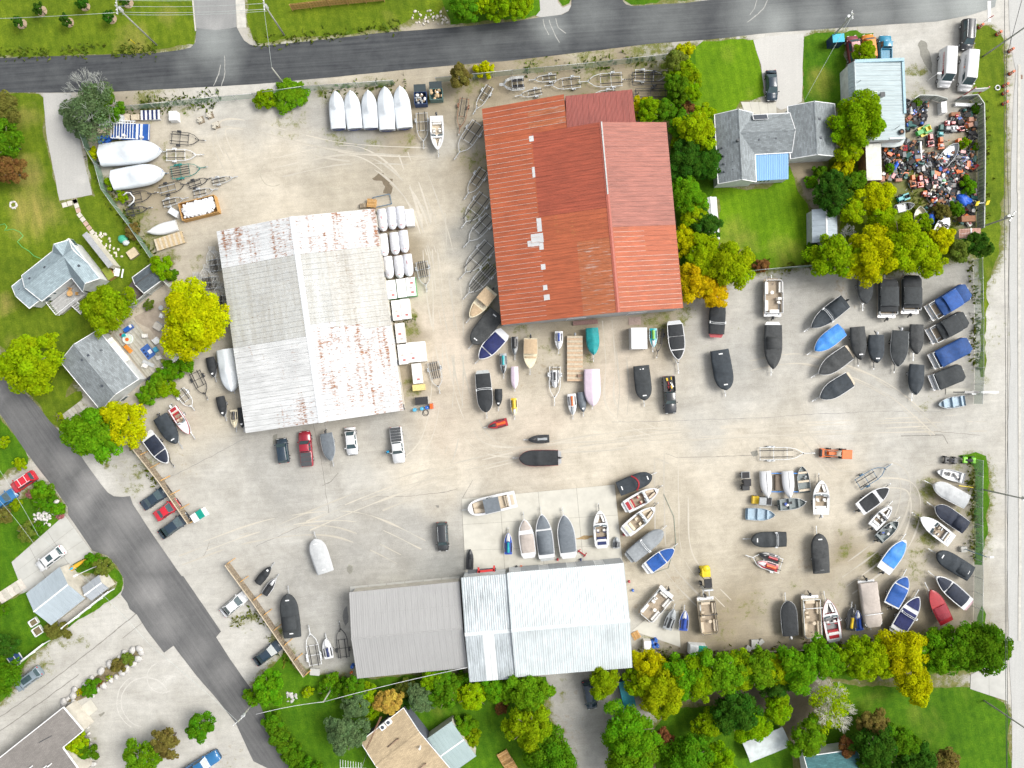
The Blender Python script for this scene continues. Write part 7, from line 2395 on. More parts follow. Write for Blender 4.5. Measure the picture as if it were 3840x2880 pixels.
C('31',(1285,1490),(1265,1752),126,'C','A','charcoal covered boat standing below the group of four','charcoal boat below the group of four',tr='G',ridge=.18)
C('32',(1715,1020),(1422,865),132,'L','W','pale grey covered boat by the green chain fence','pale grey boat by the chain fence',rimw=.05,blunt=True)
C('32',(1705,1240),(1438,1055),132,'D','W','dark navy covered boat with a raised hood by the chain fence','navy boat with raised hood',rimw=.05,box=(.08,.40,.74,.5),blunt=True)
C('32',(1748,1640),(1452,1458),142,'C','K','charcoal covered boat below the lamp mast by the chain fence','charcoal boat below the lamp mast',patches=2,box=(.08,.40,.70,.35),blunt=True)
C('33',(1728,245),(1445,0),132,'D','W','white boat with two dark covers at the east fence foot','white boat with two dark covers',panels=[(.10,.60,.12),(.64,.95,.12)],plat=M('platform_pink',(.50,.33,.36),.5))
C('33',(1540,400),(1400,115),128,'R','R','maroon boat with pink bow and red cover','maroon boat with red cover',panels=[(.12,.50,.08)],bowplate=1)
C('33',(1115,475),(1295,175),152,'N','W','white boat with navy covers and a white arch above the yellow tree','white arch boat above the yellow tree',panels=[(.10,.58,.14),(.68,.97,.14)],arch=.50,plat=True)
C('33',(1060,255),(1190,0),150,'B','W','white boat with royal blue covers below the azure lined one','royal blue covered boat above the yellow tree',panels=[(.05,.66,.12),(.70,.97,.10)],motor='K')
C('32',(990,1612),(1180,1345),140,'A','W','white boat with sagging azure tarpaulin in its cockpit','sagging azure tarpaulin boat','K',panels=[(.20,.93,.12)])
C('32',(787,1082),(1035,897),130,'K','W','white boat with black covers beside the blue trailer','black and white boat by the blue trailer',panels=[(.10,.56,.14),(.68,.97,.12)],tr='K',motor='K')
C('32',(155,1340),(-150,1345),128,'C','K','charcoal covered boat with pale strap above the twin jet skis','charcoal boat above the twin jet skis',arch=.32,patches=1,blunt=True)
C('32',(460,1632),(435,1288),142,'C','K','charcoal covered boat with mirrors standing alone in the east lot','charcoal boat with mirrors',patches=2,box=(.06,.42,.90,.25),blunt=True)
C('33',(190,512),(165,208),142,'K','A','black covered fishing boat at the left end of the south row','black fishing boat of the south row','W',rimw=.05,blunt=True,hump=[])
# open boats
OB=open_boat
OB('10',(1560,1005),(1572,1300),116,'W','white open boat with yellow tongue left of the red shed','white open boat with yellow tongue',motor='K',floor=VINTAN,tr='G',tong=.8)
OB('22',(985,1062),(1262,908),122,'W','white bowrider with red bow cockpit and cream seats','white bowrider with red bow',accent='R',seat=VINTAN,plat=True,tr='K')
OB('22',(985,1270),(1232,1065),126,'W','white open boat with cream interior in the fan by the apron','white boat with cream interior',seat=VINTAN,accent='C',plat=True,tr='K')
OB('22',(778,1395),(755,1090),128,'W','white and purple open wakeboat at the right of the concrete apron','white and purple wakeboat',seat=VINYL,accent='N',plat=HU['G'],tr='K')
o,B=OB('12',(2245,990),(1832,1085),148,'W','long white deck boat with black sunshade at the head of the apron','long white deck boat',seat=VINTAN,floor=VINTAN,u0=.6,p=3.0,q=.5,axles=2)
B.skin(MB(),CV['S'],.34,.66,crown=.12,z=.85,over=.84).build('bimini',o)
OB('32',(455,1125),(455,830),142,'W','white open bowrider with beige floor by the aluminium boats','white bowrider by the aluminium boats',seat=VINYL,motor='W',tr='K')
OB('32',(1582,1355),(1308,1148),126,'W','white open boat with blue deck and orange seat by the east fence','white boat with orange seat',accent='A',seat=VINTAN,style='cuddy',tr='K')
OB('32',(898,1235),(1058,1058),102,'W','small white boat with blue interior left of the azure tarpaulin','small white boat with blue interior',accent='A',seat=VINYL,motor='K',tr='G')
OB('33',(572,545),(508,195),142,'W','red and white bowrider in the south row','red and white bowrider',accent='R',seat=VINYL,floor=CARPG,plat=HU['R'],arch='W',stripe='R')
OB('02',(1492,205),(1640,432),90,'R','dark red open fishing boat cluttered with gear','dark red fishing boat',accent='R',seat=VINTAN,motor='W',style='cuddy',tr='W')
# aluminium boats and skiffs
skiff('32',(1705,142),(1472,180),96,'A','S','blue-grey rowboat on the grass by the barrier gate')
skiff('32',(1700,818),(1460,755),90,'W','W','small white dinghy full of dark motor parts',benches=2,clutter=9)
skiff('32',(952,1345),(1122,1188),98,'E','E','grey-green fishing boat with pedestal seats and outboard','grey-green fishing boat',motor='K',tr='G',clutter=7,benches=2)
skiff('32',(320,940),(293,712),104,'E','E','grey-green jon boat with two tan benches beside the upturned hulls',benches=3,benchm=VINTAN,clutter=2)
skiff('32',(90,1048),(325,1022),98,'E','E','grey-green aluminium boat on a trailer below the upturned hulls','grey-green aluminium boat',benches=3,tr='G',tong=.4,clutter=3,motor='K')
skiff('32',(-190,1122),(60,1132),106,'S','S','light blue jon boat with three benches left of the white bowrider',benches=3)
skiff('30',(1495,1420),(1640,1240),110,'A','A','weathered pale grey hull lying in the mower yard',benches=0,H=.7)
skiff('31',(1320,300),(1316,125),112,'C','C','small cream wooden boat with red gunwale under the trees',benches=1,H=.7)
skiff('31',(1100,150),(1262,108),72,'W','W','narrow white dinghy with dark cockpit in the mower yard',benches=2,benchm=RUB)
OB('31',(1480,360),(1560,205),110,'W','small white cuddy boat among bare twigs beside the rust box','x',style='cuddy',tr=None,zk=.1)
rk=thing('boat_rack','low timber and blue steel rack carrying two upturned white hulls','rack',tuple(P('32',90,850)),R(0))
for yy in(-1.5,1.6):
 MB().bar((-3.0,yy,.5),(3.1,yy,.5),.12,.12,CV['A']).build('cross_rail',rk)
 for xx in(-2.9,0,3.0):
  MB().bar((xx,yy,0),(xx,yy,.45),.12,.12,TR['R']).build('post',rk)
MB().box((-.1,0,.3),(1.2,2.6,.5),M('rack_timber',(.16,.13,.10),.9)).build('storage_box',rk)
for x_,lab in((172,'upturned white hull with black keel stripe, right one on the rack'),(-20,'upturned white hull, left one on the rack')):
 o,B=boat_base('32',(x_-4,752),(x_+12,985),98,lab,'',zref=.9,tr=None,zk=.55,H=.5,u0=.35,group='upturned hulls')
 m_=MB()
 B.skin(m_,HU['W'],0,.995,crown=.28,z=.0,drop=.42,ridge=.06,nu=18)
 m_.build('hull',o)
 MB().tube([(B.x(.02),0,B.g(0)+.36),(B.x(.6),0,B.g(.6)+.36),(B.x(.97),0,B.g(.97)+.28)],.03,HU['K'],5).build('keel_strip',o)
 MB().tube([(B.x(u),B.b(u)*1.02,B.g(u)-.35)for u in us(10)],.05,HU['R']if x_<0 else HU['K'],5).build('rub_rail',o)
 # pontoon boats
pontoon('31',(44,1075),(44,745),158,'open white pontoon boat with cream seats beside the orange trees','open white pontoon boat',motor='K',fence=HU['W'])
pontoon('31',(1030,1085),(1030,745),160,'black covered pontoon boat, left of the two under the lime trees','left black pontoon boat','K',(.28,.76,.10),canmat=CV['C'])
pontoon('31',(1232,1050),(1232,715),158,'black covered pontoon boat, right of the two under the lime trees','right black pontoon boat','K',(.22,.66,.12),canmat=CV['C'])
pontoon('31',(1392,1052),(1725,842),156,'deep blue covered pontoon boat, uppermost along the east fence','uppermost blue pontoon boat','U',(.36,.70,.0),motor=None,covstart=.22,canmat=CV['B'])
pontoon('31',(1395,1255),(1705,1082),152,'charcoal covered pontoon boat between the two deep blue ones','charcoal pontoon between blue ones','C',(.34,.74,.0),motor=None,covstart=.24,canmat=CV['C'])
pontoon('31',(1415,1470),(1735,1305),150,'flat covered deep blue pontoon boat below the charcoal one','lower blue pontoon boat','U',motor=None,covstart=.14)
pontoon('31',(1412,1655),(1680,1545),150,'charcoal covered pontoon boat at the barrier end of the east row','last charcoal pontoon boat','C',motor=None,covstart=.14)
pontoon('23',(1345,128),(1140,370),152,'open white pontoon boat with dark arch near the workshop','open pontoon near the workshop',motor='K',openarch=.10,rail=TR['W'],floor=CARPET,tr=None)
pontoon('23',(1672,185),(1706,512),150,'open beige pontoon boat lifted by the yellow forklift','beige pontoon',seatm=VINTAN,motor='K',openarch=.42,rail=TR['K'],fence=HU['C'],tr=None)
pontoon('33',(365,170),(385,545),154,'open beige pontoon boat with white arch in the south row','open beige pontoon of the south row',seatm=VINTAN,motor='K',openarch=.25,fence=HU['C'])
pontoon('33',(852,40),(905,445),150,'long fawn covered pontoon boat with white arch in the south row','fawn pontoon of the south row','F',openarch=.68,motor='K',covstart=.03)
# personal watercraft
J=jetski
J('11',(2135,1395),(2140,1572),66,'K','G','jet ski with teal seat beside the lane','teal seated jet ski',seat='T')
J('21',(22,1250),(25,1410),56,'G','K','black and grey jet ski left of the cream boat with tan shade','black and grey jet ski')
J('21',(405,1203),(405,1358),70,'W','W','white and blue jet ski left of the plank-decked barge','white and blue jet ski',seat='B')
J('21',(1220,1178),(1222,1342),70,'W','T','white and green jet ski beside the white enclosed trailer','white and green jet ski',seat='V')
J('21',(372,1540),(372,1692),78,'W','W','white jet ski on a white trailer below the white and blue one','x',tr=None,zk=.5)
J('22',(15,122),(22,270),58,'W','Y','yellow and white jet ski near the lane','yellow and white jet ski',seat='Y')
J('22',(515,85),(527,268),76,'G','W','white jet ski with orange trim left of the grey covered one','white jet ski with orange trim',seat='O')
J('22',(595,70),(617,243),76,'K','G','grey and black covered jet ski beside the mauve boat','grey jet ski beside mauve boat',cover='S')
J('12',(2095,42),(2095,195),66,'K','K','small black covered jet ski right of the towered black boat','small black covered jet ski',cover='K')
J('12',(2172,325),(2005,370),74,'K','R','black jet ski with orange-red seat lying crosswise below the row','jet ski with orange-red seat',seat='O')
J('22',(322,472),(140,482),72,'K','K','black jet ski with silver tail alone on the middle ground','black jet ski with silver tail',seat='G')
J('12',(2180,1472),(2178,1285),76,'W','B','blue and white jet ski at the left of the concrete apron','blue jet ski on the apron',seat='T',tr='K')
J('12',(1843,1608),(1850,1432),64,'K','K','black jet ski with brown seat on the apron edge','x',seat='K',tr=None)
J('13',(12,62),(128,-80),70,'K','K','black covered jet ski, upper of two near the plank fence','upper of two jet skis',cover='K')
J('13',(72,162),(168,22),64,'W','K','white and black jet ski, lower of two near the plank fence','lower of two jet skis')
J('13',(632,712),(600,545),84,'W','W','white jet ski with black cover front between two empty trailers','jet ski between empty trailers',seat='N',tr='W')
J('01',(1812,1428),(1850,1602),78,'W','K','black and white covered jet ski beside the shed wrapped boat','jet ski beside shed wrapped boat',cover='K')
J('02',(1898,108),(1938,282),78,'W','K','black and white covered jet ski on open gravel west of the shed','jet ski on west gravel',cover='K')
J('02',(2018,222),(2030,378),66,'C','C','cream jet ski with black nose at the shed corner','cream jet ski',seat='K')
J('02',(2080,202),(2097,378),62,'K','K','black covered jet ski touching the shed wall','black jet ski at shed wall',cover='K')
J('32',(105,1528),(-70,1470),74,'K','K','black and red jet ski, upper one on the twin trailer','x',seat='R',tr=None,zk=.5)
J('32',(92,1602),(-88,1545),76,'W','R','white and red jet ski, lower one on the twin trailer','x',seat='O',tr=None,zk=.5)
J('33',(715,470),(735,270),88,'K','K','black and yellow jet ski in the south row','black and yellow jet ski',seat='Y')
J('33',(795,470),(772,295),76,'W','B','blue and white jet ski in the south row','blue jet ski of the south row',seat='B')
J('23',(1340,462),(1402,285),84,'G','G','grey and black jet ski beside the workshop pontoon','grey jet ski beside workshop pontoon')
J('23',(1480,472),(1495,298),82,'W','B','vivid blue jet ski on a trailer near the forklift','vivid blue jet ski',seat='B')
J('22',(905,1425),(905,1325),62,'G','G','small grey tender craft at the apron corner','x',tr=None)
J('30',(1650,1395),(1740,1350),50,'W','B','old white jet ski hull among scrap right of the grey hull','x',tr=None)
# empty trailers
E=empty_trailer
E('00',(1478,1188),(1778,1215),128,'empty black trailer with spare wheel on its tongue','K')
E('00',(1435,1340),(1760,1336),118,'empty white trailer between the black and green ones','W')
E('00',(1478,1495),(1792,1440),130,'empty green trailer with twin axles','E',axles=2,bunks=4)
def z3(x,y):
 return((430+x/4.608)*2.304,(440+y/4.608)*2.304)
E('00',z3(785,1265),z3(1300,1135),112,'black trailer with two grey bunks below the green one','K',bunkcol=HU['G'])
E('00',z3(1275,1180),z3(1690,1040),80,'small dark trailer with curved tongue right of the grey bunk one','K')
E('00',z3(1690,1118),z3(2120,1022),76,'small silver trailer at the right edge of the trailer park','G')
E('00',z3(1365,1325),z3(1780,1235),82,'silver trailer just above the crate of foam','G')
E('00',z3(835,1495),z3(1270,1385),82,'silver trailer left of the crate of foam','G')
E('00',z3(160,1430),z3(750,1295),118,'black trailer carrying a white arch','K')
E('00',z3(200,1640),z3(650,1555),80,'small dark trailer by the chain fence below the arch trailer','K')
ar=thing('roll_arch','white tubular arch lying across a black trailer','arch',tuple(P('00',*z3(290,1420))),R(40))
MB().tube([(-.9,-.95,.75),(.3,-.95,.8),(.75,-.55,.85),(.75,.55,.85),(.3,.95,.8),(-.9,.95,.75)],.10,TR['W'],8).build('tube',ar)
E('10',(1430,972),(1450,1282),118,'silver trailer left of the white open boat','G')
E('10',(1803,848),(1752,1165),100,'rusty trailer with two black bunks','R',cross=2)
E('10',(2022,745),(1876,985),92,'small silver trailer near the north-west corner of the red shed','G')
E('10',(1925,1065),(1715,1375),148,'long silver trailer angled beside the red shed, uppermost','G')
E('10',(1970,1465),(1800,1720),116,'silver trailer angled beside the red shed, second from top','G')
E('11',(1985,30),(1775,310),150,'long bunk trailer beside the red shed, third from top','G',bunks=2,xb1=2.0)
E('11',(2030,215),(1795,475),130,'silver trailer with curved tongue beside the red shed, fourth from top','G')
E('11',(2025,450),(1760,750),150,'long bunk trailer beside the red shed, fifth from top','G',xb1=2.0)
E('11',(2045,640),(1790,925),140,'three-bunk trailer beside the red shed just above the tan boat','G',bunks=4,xb1=1.6)
E('11',(1430,600),(1478,860),122,'silver four-bunk trailer beside the wrapped jet ski crates','G',bunks=4)
E('11',(1530,1470),(1590,1740),122,'silver four-bunk trailer beside the last white crate','G',bunks=4)
E('20',(382,668),(148,692),80,'small silver trailer, upper left of those behind the red shed','G')
E('20',(255,787),(28,832),80,'small silver trailer, lower left of those behind the red shed','G')
E('20',(592,705),(283,742),118,'middle silver trailer in the line behind the red shed','G')
E('20',(952,682),(578,708),138,'largest silver trailer in the line behind the red shed','G')
E('20',(890,810),(640,850),110,'silver trailer half hidden by the lean-to roof','G')
E('20',(1372,672),(955,685),130,'black bunk bed trailer at the east end behind the red shed','K',bunks=2,xb1=2.6,conv=2.4)
E('20',(1060,650),(1385,668),118,'silver trailer laid over the black bunk bed','G')
E('20',(1330,812),(1010,815),118,'black bunk bed trailer beside the lean-to','K',bunks=2,xb1=2.2,conv=2.0)
E('13',(515,772),(455,428),128,'empty white twin-axle trailer by the annex yard','W',axles=2)
E('13',(760,705),(720,392),118,'empty black trailer against the annex wall','K')
E('02',(1550,55),(1682,228),116,'empty white trailer above the red fishing boat','W')
E('01',(1680,1555),(1795,1795),120,'empty black trailer below the big yellow tree','K')
E('21',(372,1508),(367,1845),118,'white trailer under the white jet ski','W')
E('21',(1285,1180),(1250,1432),78,'empty black trailer right of the white and green jet ski','K')
E('32',(775,872),(1072,690),122,'empty blue trailer in the east lot','B',bunks=2)
E('32',(-75,603),(405,597),128,'long black bunk trailer hitched towards the orange tractor','G',bunks=2,xb0=-4.6,xb1=.9,bunkcol=BUNK,axles=2)
E('32',(115,1575),(-190,1480),150,'white trailer under the two jet skis','W')
for(t_,a,b,w_,n,lab)in(('20',(112,715),(-110,735),100,5,'bundle of nested silver trailers behind the red shed'),('01',(1880,700),(1830,470),90,5,'bundle of nested silver trailers, uppermost by the white shed'),('01',(1830,855),(1790,625),105,6,'bundle of nested silver trailers, middle right by the white shed'),
 ('01',(1735,915),(1695,690),100,5,'bundle of nested silver trailers, left by the white shed'),('01',(1915,1015),(1905,780),85,5,'bundle of nested silver trailers, lowest by the white shed')):
 c,rz,L=span(t_,a,b,.6)
 o=thing('nested_trailers',lab,'trailers',c,rz,'bundles of nested trailers')
 for k in range(n):
  m=MB()
  y=(k-(n-1)/2)*.17
  w2=w_/ZM*.5
  z=.35+.16*k
  for s in(1,-1):
   m.tube([(-L/2+.05*k,y+s*w2,z),(0,y+s*w2,z),(L*.22,y+s*w2*.62,z+.03),(L*.34,y+.02,z+.05)],.035,TR['G'],5)
  m.bar((L*.34,y,z+.05),(L/2-.02,y,z+.08),.06,.06,TR['G'])
  for x in(-L*.42,-L*.2,0):
   m.bar((x,y-w2,z),(x,y+w2,z),.05,.05,TR['G'])
  m.build('frame',o)
  for s in(1,-1):
   MB().bar((-L*.46,y+s*w2*.5,z+.07),(L*.02,y+s*w2*.5,z+.07),.08,.05,BUNK).build('bunk',o)
   # fences
FG=bpy.data.materials.new('chain_mesh')
FG.use_nodes=True
nt=FG.node_tree
b_=nt.nodes['Principled BSDF']
b_.inputs['Base Color'].default_value=(.20,.32,.26,1)
b_.inputs['Roughness'].default_value=.6
b_.inputs['Alpha'].default_value=.52
CAPW=M('timber_pale',(.50,.43,.32),.9)
WOOD=[M('timber_%d'%k,c,.9,var=.35)for k,c in enumerate(((.25,.20,.14),(.21,.17,.12),(.28,.23,.16)))]
WOODO=[M('timber_orange%d'%k,c,.85,var=.25)for k,c in enumerate(((.45,.26,.09),(.38,.21,.07),(.50,.30,.12)))]
PICK=[M('picket_grey',(.46,.48,.45),.85)]
WHITEF=[M('fence_white',(.68,.70,.70),.7)]
def chain_fence(label,path,h=1.9,post=3.0):
 q=[P(t,x,y)for t,x,y in path]
 o=thing('chain_fence',label,'fence',tuple(q[0]))
 q=[p-q[0]for p in q]
 m=MB()
 for a,b in zip(q,q[1:]):
  m.quad(a+Vector((0,0,.05)),b+Vector((0,0,.05)),b+Vector((0,0,h-.05)),a+Vector((0,0,h-.05)),FG)
 m.build('mesh_panel',o)
 pm=MB().cyl((0,0,h/2+.03),.045,h+.06,GALV,6).mesh('post')
 for a,b in zip(q,q[1:]):
  n=max(1,round((b-a).length/post))
  for k in range(n):
   place('post',pm,o,a.lerp(b,k/n))
  MB().tube([a+Vector((0,0,h)),b+Vector((0,0,h))],.03,GALV,5).build('top_rail',o)
def board_fence(name,label,path,h=1.9,bw=.28,gap=.03,mats=WOOD,cap=None,rails=2,post=2.4,brace=False):
 q=[P(t,x,y)for t,x,y in path]
 o=thing(name,label,'fence',tuple(q[0]))
 q=[p-q[0]for p in q]
 tot=sum((b-a).length for a,b in zip(q,q[1:]))
 bw=max(bw,tot/285-gap)
 ms_=[MB().box((0,0,h/2+.03),(bw,.03,h-.06),m_).mesh('board')for m_ in mats]
 k=0
 for a,b in zip(q,q[1:]):
  d=b-a
  L=d.length
  rz=math.atan2(d.y,d.x)
  nrm=Vector((-math.sin(rz),math.cos(rz),0))
  if(a+Vector(o.location)).dot(nrm)>0:
   nrm=-nrm
  n=max(1,int(L/(bw+gap)))
  for i in range(n):
   place('board',ms_[(k*7+i*5)%len(ms_)],o,a+d*((i+.5)/n)+Vector((0,0,.02*random.random())),(0,0,rz))
  for r in range(rails):
   z=.35+(h-.6)*r/max(1,rails-1)
   MB().bar(a+nrm*.05+Vector((0,0,z)),b+nrm*.05+Vector((0,0,z)),.05,.10,mats[0]).build('rail',o)
  if cap:
   MB().bar(a+Vector((0,0,h+.03)),b+Vector((0,0,h+.03)),.14,.05,cap).build('cap_rail',o)
  np_=max(1,int(L/post))
  for i in range(np_+1):
   m=MB().box((0,0,h/2),(.12,.12,h),mats[-1])
   if brace:
    m.bar((0,.1,h*.8),(0,1.1,.05),.12,.10,WOODO[0])
   place('post',m.mesh('post'),o,a+d*(i/np_)+nrm*.10,(0,0,rz))
  k+=1
chain_fence('green-tinted chain fence along the north road and down the west edge',[('10',1200,735),('10',420,790),('10',0,850),('00',1880,880),('00',1500,920),('00',1030,965)])
chain_fence('chain fence between the west lawn and the trailer park',[('00',730,1135),('00',790,1310),('00',870,1440),('00',930,1659),('01',1030,140),('01',1150,295),('01',1350,590)])
chain_fence('chain fence behind the red shed along the north verge',[('10',1560,715),('10',2212,650),('20',700,585),('20',1350,510)])
chain_fence('chain fence between bright lawn and boat lot',[('21',2030,695),('31',60,672),('31',370,645)])
chain_fence('tall chain fence east of the pontoon boats, above the entrance',[('31',1775,590),('31',1785,1100),('31',1785,1659),('32',1775,170)],2.2)
chain_fence('tall chain fence east of the boats, below the entrance',[('32',1780,650),('32',1775,1050),('32',1780,1659),('33',1775,390)],2.2)
board_fence('plank_fence','upper leaning plank fence like a ladder beside the west road',[('02',1160,500),('02',1420,830),('02',1670,1190)],1.9,.34,.05,WOOD,CAPW,3,2.6,True)
board_fence('plank_fence','lower plank fence running down to the annex corner',[('02',1985,1540),('03',2212,190),('13',440,830)],1.9,.34,.05,WOOD,CAPW,3,2.6,True)
board_fence('plank_fence','orange timber plank fence on the lawn across the north road',[('10',318,88),('10',640,50),('10',1110,8)],1.8,.14,.03,WOODO,None,3)
board_fence('picket_fence','pale picket fence between the gambrel shed and the patio',[('01',1080,1085),('01',1180,985),('01',1445,775),('01',1600,920)],1.6,.09,.10,PICK,PICK[0])
board_fence('deck_fence','grey board fence closing the party deck',[('01',1330,1640),('01',1610,1415)],1.5,.2,.02,PICK,PICK[0])
board_fence('white_fence','long white board fence beside the concrete lane',[('03',580,425),('03',985,108)],1.6,.25,.01,WHITEF,WHITEF[0])
board_fence('white_fence','short white board fence at the south-west garden corner',[('03',175,752),('03',430,552)],1.6,.25,.01,WHITEF,WHITEF[0])
board_fence('yard_fence','grey slatted fence enclosing the mower yard on the road side',[('30',1610,872),('30',1745,858),('30',1800,935),('30',1808,1300),('30',1805,1659),('31',1800,330)],1.9,.16,.04,[M('slat_grey',(.30,.32,.30),.9),M('slat_green',(.22,.26,.22),.9),M('slat_dark',(.15,.17,.16),.9)],PICK[0])
board_fence('yard_fence','weathered slatted gate fence at the mower yard entrance',[('30',1215,885),('30',1260,858),('30',1400,862),('30',1495,890)],1.7,.2,.02,[PICK[0],M('slat_grey',(.3,.32,.3))],PICK[0])
board_fence('low_wall','weathered low timber edging behind the south row of boats',[('33',0,645),('33',700,610)],.5,.4,.02,WOOD,CAPW,1)
# poles, wires, masts
POLEM=M('pole_wood',(.33,.335,.29),.9,var=.2)
WIREM=M('wire',(.05,.055,.055),.6)
WIREP=M('wire_pale',(.42,.47,.45),.5)
def pole(tile,x,y,h,label,arm=0.0,az=0,r=.15,name='utility_pole',mat=None,lamp=None):
 p=P(tile,x,y)
 o=thing(name,label,'lamp post' if lamp else 'utility pole',tuple(p),R(az))
 MB().tube([(0,0,-.2),(0,0,h)],r,mat or POLEM,9,r*.68).build('shaft',o)
 if arm:
  MB().bar((-arm,0,h-.5),(arm,0,h-.5),.12,.14,GALV).build('cross_arm',o)
  for k in(-1,-.5,.5,1):
   MB().cyl((arm*k*.95,0,h-.32),.07,.22,TRIM_W,8).build('insulator',o)
  MB().cyl((.3,.05,h-1.6),.24,.8,GALV,10).build('transformer',o)
 if lamp:
  MB().tube([(0,0,h-.05),(lamp*.6,0,h+.25),(lamp,0,h+.2)],.05,GALV,6).box((lamp+.25,0,h+.17),(.65,.28,.14),TRIM_W).build('lamp_head',o)
 return p+Vector((0,0,h))
t1=pole('00',1355,390,11.8,'tall leaning-looking utility pole beside the northern driveway corner',1.1,95)
t2=pole('10',245,305,9.6,'utility pole on the lawn edge across from the guy post',1.0,95)
t3=pole('10',255,742,6.4,'short guy post rising from the bush on the north verge')
t4=pole('30',525,350,8.1,'grey utility pole beside the blue rooftop hut',.6,95)
t5=pole('30',1855,490,11.5,'long utility pole on the verge beside the work vans',1.0,0)
t6=pole('31',1840,302,7.4,'utility pole behind the striped tin roofed shack',.9,60)
t7=pole('32',1850,910,10.5,'dark utility pole beside the green strip at the east fence',1.0,0)
t8=pole('33',1865,1075,11.0,'utility pole with street lamp on the south-east lawn',0,0,lamp=1.6)
t9=pole('13',662,955,5.4,'short pole in the thicket carrying a cable to the annex')
t10=pole('03',2200,1082,6.8,'utility pole with cross arm at the south-west road edge',1.2,40)
t11=pole('32',1685,1420,5.5,'blue-grey lamp mast on a concrete block by the chain fence',r=.08,name='lamp_mast',mat=TR['B'],lamp=.5)
t12=pole('02',885,1552,5.7,'galvanised street lamp in the corner garden by the kayak',r=.09,name='street_lamp',mat=GALV,lamp=-1.0,az=25)
pole('30',1375,700,2.6,'short white post with a green globe by the repair shop',r=.05,name='yard_lamp',mat=TRIM_W,lamp=.01)
def wire(label,ends,r=.03,sag=.35,mat=None):
 o=thing('overhead_cable',label,'cable',(0,0,0))
 for a,b in ends:
  MB().tube([a.lerp(b,k/8)-Vector((0,0,sag*4*(k/8)*(1-k/8)))for k in range(9)],r,mat or WIREM,4).build('strand',o)
off=lambda p,dx,dy,dz:p+Vector((dx,dy,dz))
wire('bundle of pale overhead wires along the northern lawns',[(off(t1,-40,-2.5,0),off(t1,0,-1,-.2)),(off(t1,0,.9,-.2),off(t2,0,.9,-.2)),(off(t1,0,0,-.2),off(t2,0,0,-.2)),(off(t1,0,-.9,-.2),off(t2,0,-.9,-.2)),(off(t1,0,-.4,-1.8),off(t2,0,-.4,-1.6))],.03,.5,WIREP)
wire('single thin guy wire across the north road',[(t2,t3)],.025,.05,WIREP)
wire('dark pair of cables along the east road',[(off(t5,8,40,0)*1,P('30',2060,500,8)),(P('30',2060,500,8),P('31',2085,300,8)),(P('31',2085,300,8),P('32',2075,900,8.4)),(P('32',2075,900,8.4),P('33',2070,1100,9)),(P('33',2070,1100,9),P('33',2080,2200,9)),
 (P('30',2045,0,7.2),P('31',2055,1659,7.2)),(P('31',2055,1659,7.2),P('33',2060,1659,7.2))],.045,.2)
wire('white cable from the roadside to the annex roof',[(P('03',2212,1195,5.5)*1,t9),(t9,P('13',1830,790,4.2))],.04,.5,TR['W'])
wire('pair of thin wires over the corner garden',[(P('02',-60,660,6),P('02',330,1310,6)),(P('02',330,1310,6),P('02',660,1600,6)),(P('02',-100,900,6),P('02',300,1390,6)),(t12,P('03',1300,600,6)),(P('03',1300,600,6),t10)],.022,.3,WIREP)
wire('thin cable from the roadside pole to the crossing-gable house',[(t4,P('30',320,860,4.2))],.025,.3,WIREP)
ORG,REFL=M('barrel_orange',(.60,.10,.02),.5),M('barrel_white',(.7,.7,.7),.5)
bar0=None
for i,(x,y,lab)in enumerate(((1820,238,'orange traffic barrel below the stop sign'),(1975,300,'orange traffic barrel at the corner of the grass verge'),(2080,445,'orange traffic barrel beside the long utility pole tip'),(2085,640,'orange traffic barrel with a grey base standing apart'),
 (2035,745,'orange traffic barrel next to the white ring'),(2030,812,'middle one of three orange traffic barrels'),(2030,900,'lowest of the orange traffic barrels'))):
 p=P('30',x,y)
 if bar0 is None:
  bar0=thing('traffic_barrel',lab,'traffic barrel',tuple(p),0,'traffic barrels along the east road')
  MB().cyl((0,0,.06),.34,.12,RUB,14).build('base',bar0)
  MB().cyl((0,0,.62),.27,1.0,ORG,14,'z',.2).build('drum',bar0)
  for z in(.5,.85):
   MB().cyl((0,0,z),.275-z*.055,.13,REFL,14).build('stripe',bar0)
 else:
  c_=copy_tree(bar0)
  c_.location=p
  tag(c_,lab,'traffic barrel')
p=P('30',1835,215)
o=thing('stop_sign','red octagonal sign on a thin post at the north-east junction','road sign',tuple(p),R(20))
MB().cyl((0,0,1.3),.035,2.6,GALV,6).build('post',o)
s_=MB().cyl((0,-.04,2.5),.4,.03,M('sign_red',(.45,.02,.03),.5),8,'y').build('face',o)
lettering(s_,'STOP',.26,PATCHW,(0,-.06,2.5),(R(90),0,0))
p=P('30',1700,850)
o=thing('yard_sign','white shop sign on two red posts beside the work vans','sign',tuple(p),R(3))
for x in(-1.1,1.1):
 MB().bar((x,0,0),(x,0,4.3),.16,.16,HU['R']).build('post',o)
MB().box((0,-.12,3.5),(2.3,.08,1.3),TRIM_W).build('panel',o)
MB().ring((0,0,.1),.38,.10,TRIM_W,16,6).build('tyre',thing('tyre_ring','white painted tyre lying on the grass verge','tyre',tuple(P('30',1980,760))))
MB().box((0,0,.03),(.8,.75,.03),M('grate_rust',(.2,.12,.09),.8)).build('grate',thing('drain_grate','brown drain grate in the east road edge','drain',tuple(P('30',2178,665))))
o=thing('barrier_gate','black and white boom barrier at the yard entrance','barrier',tuple(P('32',1740,75)))
MB().box((.1,0,.5),(.7,.6,1.0),GALV).build('cabinet',o)
